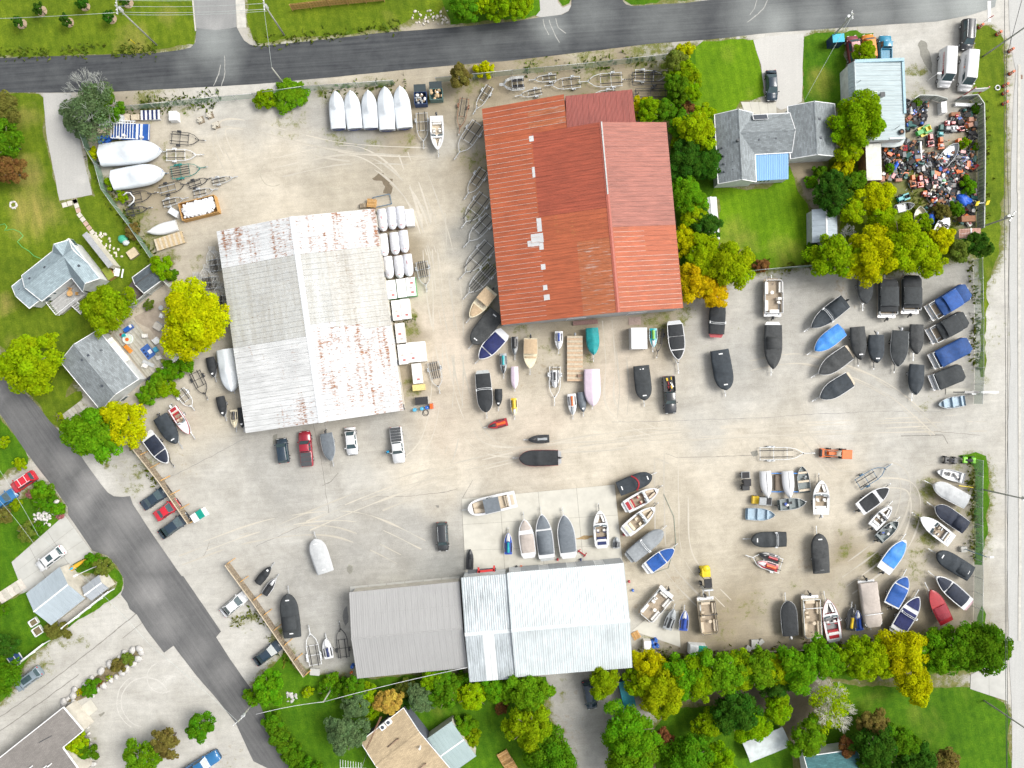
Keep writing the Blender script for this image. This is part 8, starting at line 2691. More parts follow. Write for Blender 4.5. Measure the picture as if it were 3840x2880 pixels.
MB().bar((-3.4,.1,1.05),(-1.6,.1,1.05),.16,.14,RUB).bar((-1.6,.1,1.05),(1.2,.1,1.05),.36,.2,HU['K']).bar((1.2,.1,1.05),(4.1,.1,1.05),.34,.2,TRIM_W).build('boom',o)
MB().box((-2,.2,.05),(4.0,1.0,.1),PAD).build('base',o)
# crates beside the white shed
CRW,CRB,CRG=M('crate_white',(.72,.72,.71),.6,var=.06),M('crate_beige',(.60,.58,.55),.7,var=.08),M('crate_green',(.03,.32,.06),.6)
FILM=M('stretch_film',(.60,.61,.65),.3,var=.15,scale=4)
REDP=M('print_faded',(.42,.16,.15),.6)
row_n=('in the top row of wrapped craft','in the middle row of wrapped craft','in the lower row of wrapped craft')
for r_,row in enumerate((((1095,245),(1175,230),(1252,224)),((1105,460),(1200,447),(1280,430)),((1148,655),(1237,650),(1316,635)))):
 for c_,(x,y)in enumerate(row):
  p=P('11',x,y,.8)
  o=thing('wrapped_jet_ski','film-wrapped jet ski on a steel cage, %s %s'%(('shed side','centre','lane side')[c_],row_n[r_]),'jet ski',(p.x,p.y,0),R(-84),'film-wrapped jet skis beside the white shed')
  m=MB()
  for sx in(-1.75,1.75):
   for sy in(-.62,.62):
    m.bar((sx,sy,.0),(sx,sy,1.0),.05,.05,TR['R'])
   m.bar((sx,-.62,.1),(sx,.62,.1),.05,.05,TR['R'])
  for sy in(-.62,.62):
   m.bar((-1.75,sy,.1),(1.75,sy,.1),.05,.05,TR['R'])
  m.build('cage',o)
  B=Boat(3.75,1.5,.25,.6,.6,2.8,.5,.1)
  B.hull(FILM,parent=o)
  B.skin(MB(),FILM,0,.99,crown=.25,z=.02,over=1.0,drop=.1,hump=[(.62,.14,.3),(.3,.2,.15)],wrinkle=.10,seed=r_*3+c_,nu=16).build('wrap',o)
  if(r_,c_)in((0,0),(2,2)):
   MB().ball((-.4,-.12,1.18),(.55,.09,.10),HU['R'],8,5).build('red_trim',o,'red trim showing through the film')
  MB().box((1.25,0,1.17),(.12,.45,.1),REDP).build('print_patch',o)
def crate(x,y,L,Wd,h,mt,top,lab,marks=0,tile='11',az=-84):
 p=P(tile,x,y,h)
 o=thing('crate',lab,'crate',(p.x,p.y,0),R(az),'shipping crates beside the white shed')
 MB().box((0,0,h/2),(L,Wd,h),mt).build('box',o)
 MB().box((0,0,h+.02),(L+.02,Wd+.02,.04),top).build('lid',o)
 MB().box((0,0,.06),(L*.9,Wd*.95,.12),WOOD[0]).build('pallet',o)
 for k in range(marks):
  MB().box((L*(.3-.25*k),Wd*(.1-.15*(k%2)),h+.045),(.34,.5,.006),(REDP,M('print_grey',(.45,.42,.40),.6))[(k+(top==CRB))%2]).build('print',o)
crate(1328,220,2.8,1.3,1.0,CRW,CRW,'plain white crate right of the wrapped jet skis')
for x,y,k,n in((1172,843,2,'shed side'),(1258,830,0,'middle'),(1340,818,4,'lane side')):
 crate(x,y,3.1,1.5,1.3,CRG,CRW,'white-topped green crate on the %s of three'%n,k)
for x,y,k,n in((1215,1022,2,'left of the pair below the green crates'),(1290,1010,1,'right of the pair below the green crates'),(1246,1218,2,'standing alone by yellow weeds'),(1268,1402,2,'left of the row of three'),(1345,1385,2,'middle of the row of three'),(1425,1378,0,'right of the row of three')):
 crate(x,y,3.3,1.5,1.25,CRB if 'alone' in n or 'left' in n else CRW,CRB if 'alone' in n else CRW,'off-white crate, '+n,k)
crate(1390,1568,3.3,1.5,1.2,CRW,CRW,'last white crate near the barrels, red mark at its end',1)
crate(1405,30,2.0,1.0,1.0,M('crate_yellow',(.62,.50,.20),.6),M('crate_yellow',(.62,.50,.20)),'cream yellow tank below the last white crate',0,'12',5)
def pallet(tile,x,y,L,Wd,n,mats,label,az=0,h=.14,name='pallet',cat='pallet',z=0):
 p=P(tile,x,y,z)
 o=thing(name,label,cat,(p.x,p.y,z),R(az))
 me=[MB().box((0,0,0),(Wd/n-.03,L,.03),m_).mesh('board')for m_ in mats]
 for k in range(n):
  place('board',me[k%len(me)],o,(-Wd/2+Wd*(k+.5)/n,0,h))
 for s in(-1,0,1):
  MB().box((0,s*L*.45,h/2),(Wd,.09,h-.03),mats[0]).build('bearer',o)
 return o
pallet('11',1005,105,1.5,1.4,8,WOODO,'orange pallet stack at the north-east corner of the white shed',85,.7)
pallet('11',932,122,.7,1.1,4,WOOD,'low brown timber stack beside the orange pallet',5,.5)
pallet('23',1070,510,1.3,1.3,6,WOODO,'orange pallet at the workshop side slab',30)
pallet('13',2150,1560,1.9,2.2,7,WOODO,'upper sheaf of pale timber boards on the south lawn',120,.4,'timber_boards','timber')
pallet('13',2200,1640,1.9,2.4,7,WOODO,'lower sheaf of pale timber boards at the south edge',120,.4,'timber_boards','timber')
pallet('01',1480,430,2.0,4.9,12,[CAPW,M('plywood',(.47,.36,.21),.85,dirt=.4)],'flat plywood trailer deck with dark stains beside the upturned hull',17,.6,'flat_trailer','trailer')
o=pallet('21',540,1440,2.6,7.6,20,[M('ply_pink',(.50,.36,.24),.85,dirt=.3),CAPW],'long plank-decked barge with small outboard in the row below the red shed',90,.75,'work_barge','barge')
MB().box((-2.9,-.7,.95),(.5,.5,.35),M('chest_brown',(.22,.14,.1),.8)).build('chest',o)
MB().ball((4.05,0,.95),(.3,.2,.26),HU['G'],10,6).build('outboard_motor',o)
o=thing('steel_rack','low blue steel frame beside the orange pallet stack','rack',tuple(P('11',1090,80)),R(12))
for y in(-.85,.85):
 MB().bar((-1.4,y,.3),(1.5,y,.3),.09,.09,TR['B']).build('rail',o)
for x in(-1.4,1.5):
 MB().bar((x,-.85,.2),(x,.85,.2),.09,.09,TR['B']).build('rail',o)
LADM=M('ladder_red',(.26,.15,.13),.7)
pallet('21',632,1128,.7,4.2,11,[LADM],'dark red ladder lying along the red shed wall',4,.3,'ladder','ladder')
pallet('21',1060,1115,1.3,2.1,2,[M('sheet_pink',(.36,.27,.23),.8)],'brown steel sheet at the red shed door',3,.06,'steel_sheet','sheet')
def bin_box(name,label,cat,tile,x,y,L,Wd,h,body,lid=None,az=0,taper=.94,open_load=None,halves=None,z=None):
 p=P(tile,x,y,h if z is None else z)
 o=thing(name,label,cat,(p.x,p.y,0),R(az))
 if open_load:
  m=MB()
  for s in(1,-1):
   m.box((0,s*Wd/2,h/2),(L,.08,h),body).box((s*L/2,0,h/2),(.08,Wd,h),body)
  m.box((0,0,.1),(L,Wd,.1),body)
  m.build('body',o)
  rg=random.Random(int(x))
  for k in range(open_load[1]):
   MB().ball((rg.uniform(-.42,.42)*L,rg.uniform(-.40,.40)*Wd,h*.85),(rg.uniform(.15,.35),rg.uniform(.15,.35),rg.uniform(.12,.3)),rg.choice(open_load[0]),7,5,.4).build('load',o)
 else:
  m=MB().box((0,0,h/2),(L,Wd,h),body,0,None,taper).build('body',o)
 if lid:
  if halves:
   for s,mt in((-1,lid),(1,halves)):
    MB().box((s*L/4,0,h+.06),(L/2-.03,Wd*.98,.12),mt,0,None,.9).build('lid',o)
  elif open_load:
   MB().plate([(-L/2,Wd/2,h),(L/2,Wd/2,h),(L/2,Wd/2+Wd*.55,h+.35),(-L/2,Wd/2+Wd*.55,h+.35)],.05,lid).build('lid',o)
  else:
   MB().box((0,0,h+.04),(L*.97,Wd*.97,.08),lid).build('lid',o)
 return o
DB,DG=M('dumpster_blue',(.02,.05,.14),.6,dirt=.2),M('dumpster_green',(.10,.18,.17),.6,dirt=.2)
LIDK=M('lid_black',(.035,.05,.055),.5)
bin_box('dumpster','navy dumpster full of white rubbish bags beside the wrapped boats','dumpster','10',1420,845,2.0,2.0,1.4,DB,LIDK,3,open_load=([TRIM_W,VINYL,HU['G'],WOOD[0]],16))
bin_box('dumpster','green dumpster full of cardboard right of the navy one','dumpster','10',1555,810,2.1,1.8,1.4,DG,LIDK,3,open_load=([M('cardboard',(.50,.36,.21),.8),VINYL],14))
fc=bin_box('foam_crate','big orange timber crate heaped with white foam','crate','01',1710,135,6.1,2.9,1.3,WOODO[0],None,14,open_load=([M('foam_white',(.74,.75,.76),.8)],110))
MB().ball((0,0,.95),(2.85,1.3,.5),M('foam_white',(.74,.75,.76)),18,8,.5,-.3).build('load',fc)
bin_box('white_trailer','white enclosed box trailer in front of the red shed','trailer','21',1095,1265,2.7,3.6,2.0,HU['W'],HU['W'],1,.98,z=1.6)
bin_box('box_trailer','teal-roofed box trailer with dark end between southern trees','trailer','23',995,1020,2.1,4.6,1.9,M('box_navy',(.02,.05,.10),.6),M('roof_teal',(.02,.22,.28),.5),13,.98)
bin_box('recycling_bin','green and white clothes bin at the end of the plank fence','bin','02',1705,1140,2.2,1.5,1.5,M('bin_white',(.66,.68,.68),.5),M('bin_white',(.66,.68,.68)),33,.9,halves=M('bin_green',(.0,.24,.18),.5))
bin_box('recycling_bin','white twin bin with one green lid at the south fence','bin','23',1610,645,2.9,1.7,1.4,M('bin_white',(.66,.68,.68)),M('bin_white',(.66,.68,.68)),-4,.9,halves=M('bin_green',(.0,.24,.18)))
bin_box('blue_hut','small flat hut with turquoise roof and white rim beside the old red van','hut','30',608,330,2.0,1.4,2.0,HU['N'],M('roof_turq',(.02,.36,.48),.5),5,.98)
bin_box('camper','old camper with a mouldy white roof behind the repair shop','camper','30',912,1400,2.6,6.2,2.4,M('camper_rust',(.26,.13,.07),.8),M('roof_mould',(.60,.60,.55),.7,dirt=.5,scale=1.5),2,.97)
bin_box('rust_box','long rusty steel box above the striped shack','box','31',1732,230,2.4,1.0,1.0,M('steel_rust',(.26,.12,.06),.8),M('steel_rust',(.26,.12,.06)),2)
bin_box('water_tank','white plastic tank in a cage beside four blue drums','tank','23',1172,600,1.2,1.5,1.1,VINYL,CRW,0)
bin_box('storage_box','small white box near the foam crate','box','01',1500,175,1.7,1.1,.9,HU['W'],M('lid_grey',(.55,.57,.58),.5),-32)
bin_box('storage_box','white insulated box with steps by the north fence','box','00',1495,1000,1.4,1.6,1.0,HU['W'],HU['W'],2)
bin_box('planter_box','square timber planter with pale sand on the west lawn','planter','01',1145,530,1.7,1.5,.4,WOOD[1],M('sand',(.50,.42,.28),.95),35)
bin_box('hedge_planter','flower-filled timber planter at the corner of the white porch','planter','01',935,700,2.2,1.3,.7,WOODO[1],M('flowerbed',(.20,.24,.03),.95),-57)
for x,y,lab in((1740,1040,'pale stone-laden pallet, left of three on the north-west gravel'),(1820,1000,'pale stone-laden pallet, right of three on the north-west gravel'),(1872,1085,'broken pallet, lowest of three on the north-west gravel')):
 o=pallet('00',x,y,1.1,1.1,5,WOOD,lab,20)
 rg=random.Random(x)
 for k in range(7):
  MB().box((rg.uniform(-.4,.4),rg.uniform(-.4,.4),.3),(rg.uniform(.3,.5),rg.uniform(.25,.4),rg.uniform(.2,.5)),M('stone_pale',(.46,.43,.36),.9),rg.uniform(0,3)).build('stone',o)
for x,y,s,lab in((880,1070,.8,'grey tank nearest the dead willow'),(928,1048,1.0,'grey barrel-ended tank, second from the dead willow'),(980,1045,.8,'small grey tank, third from the dead willow'),(1030,1028,1.2,'tall grey tank, fourth from the dead willow')):
 bin_box('grey_tank',lab,'tank','00',x,y,s,s*1.2,1.1,WALL_G,M('lid_grey',(.55,.57,.58)),-10,.9)
pallet('00',1105,1030,1.3,1.3,6,[CAPW],'pale slab-laden pallet right of the grey tanks',3,.6)
pallet('00',1182,1022,.9,1.4,4,[CAPW],'pale low pallet beside the white rail platform',3,.5)
pallet('00',900,1128,1.2,1.7,6,[CAPW],'pale pallet above the heap of blue drums',5,.5)
DRUM=M('drum_blue',(.015,.10,.42),.45)
DRC=M('drum_cyan',(.05,.32,.50),.45)
def drum(tile,x,y,label,mt=DRUM,lying=None,group=None,r=.30,h=.9):
 p=P(tile,x,y,.5)
 o=thing('drum',label,'drum',(p.x,p.y,0),R(lying or 0),group)
 if lying is None:
  MB().cyl((0,0,h/2),r,h,mt,14).ring((0,0,h*.33),r,.02,mt,14,4).build('barrel',o)
  MB().cyl((r*.5,0,h+.02),.05,.04,TRIM_W,8).build('bung',o)
 else:
  MB().cyl((0,0,r),r,h,mt,14,'x').ring((h*.2,0,r),r,.02,mt,14,4,'x').build('barrel',o)
for k,(x,y)in enumerate(((858,1185),(912,1185),(872,1220),(930,1215),(880,1250),(972,1178))):
 drum('00',x,y,('upper left','upper right','middle left','middle right','lowest','rightmost')[k]+' blue drum in the heap beside the railed raft',DRUM,10+8*k,'heap of blue drums')
for x,y,w_ in((1212,570,'left'),(1242,552,'top'),(1222,605,'lower'),(1255,600,'right')):
 drum('23',x,y,w_+' upright blue drum in the cluster of four by the workshop slab',DRUM,None,'four blue drums')
drum('12',1372,223,'pale blue drum, leftmost at the shed corner',DRC)
drum('12',1435,213,'pale blue drum, middle of three at the shed corner',DRC)
drum('12',1478,203,'deep blue drum, rightmost of three at the shed corner',DRUM)
drum('13',835,778,'blue drum at the west wall of the annex')
bin_box('generator','grey engine block on a skid above the blue drums','machine','12',1430,145,2.2,1.3,.9,M('machine_grey',(.40,.40,.37),.7,dirt=.4),RUB,5)
bin_box('jerry_can','red fuel cart right of the deep blue drum','cart','12',1515,192,.5,.9,.9,HU['R'],HU['O'],5)
p=P('12',1465,250)
MB().ring((0,0,.06),.5,.04,RUB,18,5).ring((.1,.1,.10),.4,.03,RUB,18,5).build('coil',thing('hose_coil','black hose coil on the ground below the blue drums','hose',tuple(p)))
for t_,x,y,c_,lab in(('22',397,1520,HU['R'],'small red bucket on the concrete apron'),('22',38,1582,HU['K'],'black bucket by the workshop wall'),('22',80,1582,HU['O'],'orange-brown bucket by the workshop wall'),('22',597,1520,HU['N'],'navy bucket on the concrete apron'),('22',970,1305,HU['R'],'red can beside the cream interior boat'),
 ('23',1015,52,HU['R'],'red pail at the workshop east wall'),('23',1047,128,DRUM,'blue pail at the workshop east wall'),('13',820,840,HU['O'],'orange can at the annex corner')):
 drum(t_,x,y,lab,c_,r=.2,h=.45)
o=thing('engine_hoist','small red hoist lying on the concrete apron','hoist',tuple(P('22',605,1460)),R(-35))
MB().bar((-.8,0,.2),(.7,0,.3),.18,.16,HU['R']).bar((.6,-.4,.1),(.6,.5,.1),.1,.1,HU['R']).bar((-.7,-.3,.1),(-.6,.4,.1),.1,.1,HU['R']).build('frame',o)
o=thing('raft','blue decked raft with white rails above the wrapped boats','raft',tuple(P('00',1155,1150)),R(-2))
MB().box((0,0,.55),(5.9,2.7,.2),CV['B']).build('deck',o)
m=MB()
for k in range(9):
 m.bar((-3.0+k*.45,-1.4,1.3),(-3.0+k*.45,1.5,1.3),.10,.06,TR['W'])
for y in(-1.4,1.5,1.1):
 m.bar((-3.0,y,1.35),(1.0,y,1.35),.12,.08,TR['W'])
for x in(1.0,1.7,2.95):
 m.bar((x,-1.3,.75),(x,1.3,.75),.35 if x<2 else .08,.1,TR['W'])
m.build('railing',o)
for x,y in((-1.0,-.8),(-1.9,-1.2),(1.9,-.9)):
 MB().cyl((x,y,.95),.25,.5,VINYL,10).build('bucket',o)
o=pallet('00',1312,1003,1.6,3.2,9,[TR['W'],HU['N']],'white slatted dock platform by the north fence',2,.5,'dock_platform','dock')
RED_M,ORG_M,GRN_M,YEL_M,DGR_M=HU['R'],M('mower_orange',(.62,.13,.015),.4),M('mower_green',(.02,.28,.03),.4),M('mower_yellow',(.65,.50,.01),.4),M('mower_dark',(.02,.10,.09),.5)
def mower(tile,x,y,az,body,seat,label,s=1.0,deck=None):
 p=P(tile,x,y,.5)
 o=thing('ride_on_mower',label,'lawn mower',(p.x,p.y,0),R(az),'ride-on mowers in the scrap yard')
 MB().box((.5*s,0,.62),(.85*s,.55*s,.45),body,0,None,.82).build('hood',o)
 MB().box((-.45*s,0,.5),(.9*s,.95*s,.22),body,0,None,.9).build('fender',o)
 MB().box((-.4*s,0,.72),(.42*s,.46*s,.14),seat).box((-.6*s,0,.92),(.1,.44*s,.36),seat).build('seat',o)
 MB().ring((.02,0,.95),.17,.02,RUB,10,4).build('steering_wheel',o)
 MB().box((0,0,.22),(.8*s,1.1*s,.14),deck or RUB).build('cutting_deck',o)
 for xx,r in((.65,.2),(-.5,.28)):
  for yy in(-.42,.42):
   add_wheel(o,xx*s,yy*s,r,.2)
mower('30',1345,1130,205,GRN_M,YEL_M,'green and yellow garden tractor at the yard entrance',1.5,YEL_M)
mower('30',1405,1215,95,RED_M,RUB,'red ride-on mower beside the orange one on the yard path',1.15)
mower('30',1492,1238,95,ORG_M,HU['G'],'orange ride-on mower beside the red one on the yard path',1.1)
mower('30',1490,1135,85,DGR_M,HU['T'],'dark teal ride-on mower behind the orange one',1.2)
mower('30',1580,1112,180,HU['G'],HU['W'],'grey and white ride-on mower along the yard fence',1.1)
mower('30',1655,1112,180,RED_M,RUB,'red mower right of the grey and white one',.9)
mower('30',1570,1065,0,RED_M,HU['W'],'pale red go-kart like mower above the grey one',.9)
mower('30',1250,1565,95,ORG_M,RUB,'orange nosed mower, left end of the lower yard line',1.1)
mower('30',1315,1570,95,RED_M,ORG_M,'red nosed mower, second in the lower yard line',1.1)
mower('30',1440,1560,95,RED_M,RUB,'dark red mower, fourth in the lower yard line',1.1)
mower('30',1510,1545,95,HU['W'],GRN_M,'white and green mower, right end of the lower yard line',.9)
mower('30',1425,1640,80,HU['C'],RUB,'cream mower below the lower yard line',.9)
mower('31',1365,20,170,RED_M,HU['W'],'maroon mower beside the black-topped one',.8)
mower('31',1410,25,170,HU['W'],RUB,'white mower with black top at the bottom of the yard line',.8)
mower('31',1170,50,200,HU['T'],RUB,'teal machine with dark cab above the narrow dinghy',1.2)
SCM=[RUB]*7+[HU['K']]*3+[M('steel_rust',(.26,.12,.06))]*3+[CARPG,CARPG,HU['G'],VINYL,HU['R'],ORG_M,DRUM,DGR_M,DGR_M]
rg=random.Random(21)
def scrap(name,poly,n,smin=.2,smax=.85):
 q=[P(t,x,y)for t,x,y in poly]
 xs,ys=[p.x for p in q],[p.y for p in q]
 m=MB()
 while n>0:
  x,y=rg.uniform(min(xs),max(xs)),rg.uniform(min(ys),max(ys))
  ins=False
  for i in range(len(q)):
   a,b=q[i],q[i-1]
   if(a.y>y)!=(b.y>y)and x<(b.x-a.x)*(y-a.y)/(b.y-a.y)+a.x:
    ins=not ins
  n-=1
  if not ins or mnoise.noise(Vector((x*.3,y*.3,2)))<-.3:
   continue
  s,mt,k,z=rg.uniform(smin,smax),rg.choice(SCM),rg.random(),rg.uniform(.05,.5)
  if k<.25:
   m.ring((x,y,z*.5+.08),s*.55,s*.2,RUB,10,5)
  elif k<.45:
   m.bar((x,y,z),(x+rg.uniform(-1,1),y+rg.uniform(-1,1),z+rg.uniform(-.1,.3)),.05,.05,mt)
  elif k<.6:
   m.cyl((x,y,z),s*.4,s*.5,mt,8,rg.choice('xyz'))
  elif k<.75:
   m.ball((x,y,z),(s*.5,s*.35,s*.3),mt,7,5,.3)
  else:
   m.box((x,y,z),(s*1.3,s*.8,s*.5),mt,rg.uniform(0,3),Matrix.Rotation(rg.uniform(-.4,.4),3,'X'))
 o=m.build(name)
 o['kind']='stuff'
scrap('scrap_parts',[('30',1190,880),('30',1370,890),('30',1360,1000),('30',1320,1080),('30',1195,1130)],230)
scrap('scrap_parts',[('30',990,1290),('30',1180,1200),('30',1320,1230),('30',1310,1390),('30',1180,1560),('30',990,1560)],380)
scrap('scrap_parts',[('30',1530,1060),('30',1780,900),('30',1790,1240),('30',1540,1260)],260)
scrap('scrap_parts',[('30',1330,1300),('30',1520,1330),('30',1780,1280),('30',1780,1659),('31',1560,0),('30',1200,1640)],1050,.2,.85)
scrap('scrap_parts',[('31',1240,60),('31',1780,60),('31',1780,290),('31',1400,250)],260)
scrap('scrap_parts',[('31',1280,0),('31',1790,0),('31',1780,190),('31',1450,140)],330)
for t_,x,y,L,Wd,h,mt,lab,az in(('30',1520,925,.9,1.9,1.0,HU['W'],'white appliance on end inside the yard gate',3),('30',1620,985,1.5,.6,.6,M('steel_rust',(.26,.12,.06)),'rusty steel tank below the white ladder',3),('30',1755,1030,.8,.7,.8,M('rust_pink',(.36,.19,.13),.8),'rusty brown cabinet, upper of two by the yard fence',5),
 ('30',1750,1078,.8,.7,.8,M('rust_pink',(.36,.19,.13)),'rusty brown cabinet, lower of two by the yard fence',15),('30',1655,1212,.6,.6,.7,ORG_M,'orange cube machine above the grey hull',5),('30',1545,1310,1.2,.9,.5,TR['G'],'pale steel sheet box beside the grey hull',30),
 ('30',1510,1385,1.5,1.1,.4,HU['G'],'grey flat box against the grey hull stern',5),('30',1130,1555,1.1,.5,.5,M('rust_pink',(.36,.19,.13)),'brown chest near the camper corner',3),('30',1180,1497,1.3,.4,.4,ORG_M,'orange bent panel on the weedy yard',-8),('30',990,1545,.7,.9,.8,M('rust_pink',(.36,.19,.13)),'rust-red box at the camper foot',3)):
 bin_box('scrap_box',lab,'scrap',t_,x,y,L,Wd,h,mt,mt,az)
pallet('30',1720,915,.5,4.6,15,[TRIM_W],'long white ladder lying near the top of the mower yard',-2,.5,'ladder','ladder')
pallet('30',1305,1310,.2,3.0,2,[TRIM_W],'white plank standing among scrap left of the yard path',92,.6,'plank','plank')
BT=M('tarp_blue',(.01,.10,.55),.5)
for t_,x,y,sx,sy,az,lab in(('31',1675,75,1.5,.9,-35,'crumpled bright blue tarpaulin near the yellow signs'),('30',1085,1450,1.1,.35,60,'long blue kayak-like tarpaulin bundle near the camper'),('31',1400,240,.6,.9,0,'blue tarpaulin behind the cream wooden boat')):
 MB().ball((0,0,.3),(sx,sy,.5),BT,14,8,.7,-.5).build('sheet',thing('blue_tarp',lab,'tarpaulin',tuple(P(t_,x,y)),R(az)))
o=thing('warning_signs','pair of yellow diamond signs on one arm by the yard fence','sign',tuple(P('31',1760,128)),R(4))
MB().cyl((0,0,1.2),.03,2.4,GALV,6).bar((-.8,0,2.35),(1.1,0,2.35),.05,.05,GALV).build('post',o)
for x in(-.7,1.0):
 MB().box((x,-.04,2.4),(.75,.03,.75),YEL_M,0,Matrix.Rotation(R(-55),3,'X')@Matrix.Rotation(R(20),3,'Z')).build('panel',o)
MB().ring((0,0,.2),.32,.16,RUB,14,6).cyl((0,0,.2),.2,.2,TR['R'],10).build('tyre',thing('roof_tyre','tyre with brown rim lying on the repair shop roof','tyre',(*P('30',1152,1140,3.7).to_2d(),3.6)))
p=P('30',1080,1235,1.8)
MB().plate([(-1.9,.3,2.0),(1.9,.7,2.2),(1.6,-.35,1.7),(.4,-.65,1.6),(-1.9,-.6,1.6)],.04,TARP_W).build('sheet',thing('awning_sheet','pale sheet awning at the south end of the repair shop','awning',(p.x,p.y,0)))
o=thing('tractor','orange compact tractor with loader and orange canopy in the yard entrance','tractor',tuple(P('32',560,595)),R(-2))
MB().box((-.55,0,.85),(1.5,.6,.6),ORG_M,0,None,.85).build('hood',o)
MB().box((1.35,0,2.1),(1.75,1.5,.10),ORG_M,0,None,.9).build('canopy',o)
for x in(.65,2.0):
 for y in(-.6,.6):
  MB().bar((x,y,.6),(x,y,2.05),.06,.06,RUB).build('canopy_post',o)
for y in(-.55,.55):
 MB().bar((.3,y,1.1),(-1.9,y,.8),.12,.16,ORG_M).build('loader_arm',o)
MB().box((-2.1,0,.5),(.6,1.45,.6),ORG_M).box((-2.3,0,.6),(.3,1.25,.5),RUB).build('loader_bucket',o)
for x,r in((-.9,.38),(1.3,.6)):
 for y in(-.68,.68):
  add_wheel(o,x,y,r,.3)
MB().box((1.2,0,1.0),(.5,.5,.2),RUB).build('seat',o)
o=thing('forklift','yellow forklift carrying the beige pontoon boat','forklift',tuple(P('22',1660,1659)),R(-86))
MB().box((-1.0,0,.9),(1.7,1.6,1.3),YEL_M,0,None,.85).ball((-1.6,0,1.3),(.6,.75,.4),YEL_M,10,6).build('body',o)
MB().box((.6,0,2.2),(1.5,1.3,.1),RUB,0,None,.9).build('roof',o)
for x in(-.1,1.3):
 for y in(-.6,.6):
  MB().bar((x,y,.8),(x,y,2.2),.08,.08,RUB).build('roof_post',o)
MB().box((1.7,0,1.2),(.25,1.5,2.2),GALV).build('mast',o)
for y in(-.5,.5):
 MB().bar((1.8,y,.5),(4.4,y,.5),.16,.08,TR['G']).build('fork',o)
for x in(-1.1,1.0):
 for y in(-.75,.75):
  add_wheel(o,x,y,.42,.3)
for x,body,deck,lab in((1555,HU['K'],HU['N'],'dark blue and white quad bike by the green fence strip'),(1715,M('atv_green',(.20,.60,.02),.4),HU['K'],'vivid green quad bike by the green fence strip')):
 o=thing('quad_bike',lab,'quad bike',tuple(P('32',x,655)),R(-4))
 MB().box((.7,0,.75),(.75,1.0,.22),body,0,None,.8).build('front_fender',o)
 MB().box((-.7,0,.75),(.75,1.05,.22),body,0,None,.8).build('rear_fender',o)
 MB().ball((-.1,0,.85),(.75,.22,.2),RUB,10,6).build('seat',o)
 MB().bar((.35,-.42,1.05),(.35,.42,1.05),.06,.06,RUB).build('handlebar',o)
 MB().box((.3,0,.7),(.7,.5,.3),deck).build('body',o)
 for xx in(-.75,.75):
  for yy in(-.5,.5):
   add_wheel(o,xx,yy,.3,.26)
for t_,x,y,az,L,body,roof,lab in(('32',-70,1000,-4,3.4,HU['Y'],HU['G'],'yellow and grey utility cart below the left upturned hull'),('22',2005,835,92,3.3,HU['K'],HU['G'],'dark grey utility cart with open cargo box')):
 o=thing('utility_cart',lab,'utility cart',tuple(P(t_,x,y)),R(180+az))
 MB().box((L*.3,0,.7),(L*.36,1.35,.4),body,0,None,.85).build('nose',o)
 MB().box((.1,0,1.6),(L*.36,1.3,.08),roof if body==HU['Y']else RUB,0,None,.9).build('roof',o)
 MB().box((-L*.32,0,.75),(L*.34,1.4,.35),roof).box((-L*.32,0,.94),(L*.30,1.2,.02),RUB).build('cargo_box',o)
 MB().box((0,0,.7),(.5,1.2,.3),RUB).build('seat',o)
 for xx in(-L*.32,L*.32):
  for yy in(-.62,.62):
   add_wheel(o,xx,yy,.3,.22)
   # gardens
o=thing('kayak','long yellow kayak on a rack at the corner garden','kayak',tuple(P('02',660,1575)),R(33))
B=Boat(5.2,.75,.7,.25,.1,2,.8,.05)
rings=[]
for k in range(13):
 u=k/12
 w_=.36*math.sin(math.pi*min(max(u,.02),.98))**.7
 rings.append([(-2.6+5.2*u,w_*math.cos(a),.85+.2*math.sin(a))for a in np.linspace(0,6.283,9)[:-1]])
MB().loft(rings,M('kayak_yellow',(.66,.36,.02),.4)).build('hull',o)
MB().ball((-.2,0,1.0),(.45,.22,.08),DRC,10,5).build('cockpit',o)
for x in(-1.7,1.7):
 MB().bar((x,-.4,0),(x,.4,.7),.08,.08,WOODO[0]).bar((x,.4,0),(x,-.4,.7),.08,.08,WOODO[0]).build('rack',o)
STP,STW,STG=M('paver_pink',(.46,.32,.26),.9),M('paver_pale',(.54,.50,.44),.9),M('rock_grey',(.44,.43,.41),.9,var=.25)
path_o=thing('garden_path','stepping path of pink and pale slabs crossing the west lawn','path',tuple(P('01',650,80)))
a,b,c=P('01',650,80),P('01',690,200),P('01',880,460)
for k in range(10):
 q=a.lerp(b,k/3)if k<3 else b.lerp(c,(k-3)/7)
 MB().box((0,0,.05),(.74,.74,.06),STP if k in(0,2,5,6)else STW,R(-52 if k>2 else-72)).build('paver',path_o).location=q-path_o.location
for k in range(3):
 MB().box((0,0,.05),(.8,.8,.06),STW,R(15)).build('paver',path_o).location=P('01',560+45*k,112-14*k)-path_o.location
rg=random.Random(5)
for k in range(34):
 q=P('01',850+rg.uniform(-40,60)+k*4.6,350+k*6+rg.uniform(-30,30))
 MB().ball((0,0,.05),(rg.uniform(.15,.28),rg.uniform(.14,.24),.12),STW,7,4,.3).build('stone',path_o).location=q-path_o.location
def rocks(name,label,pts_,smin,smax,mt=STG,cat='rockery',group=None,h=.5):
 o=thing(name,label,cat,tuple(P(*pts_[0])))
 for k,q in enumerate(pts_):
  s=rg.uniform(smin,smax)
  MB().ball((0,0,s*.2),(s,s*rg.uniform(.55,.8),s*h),mt,8,5,.45,-.5).build('rock',o).location=P(*q)-o.location
  o.children[-1].rotation_euler=(0,0,rg.uniform(0,3))
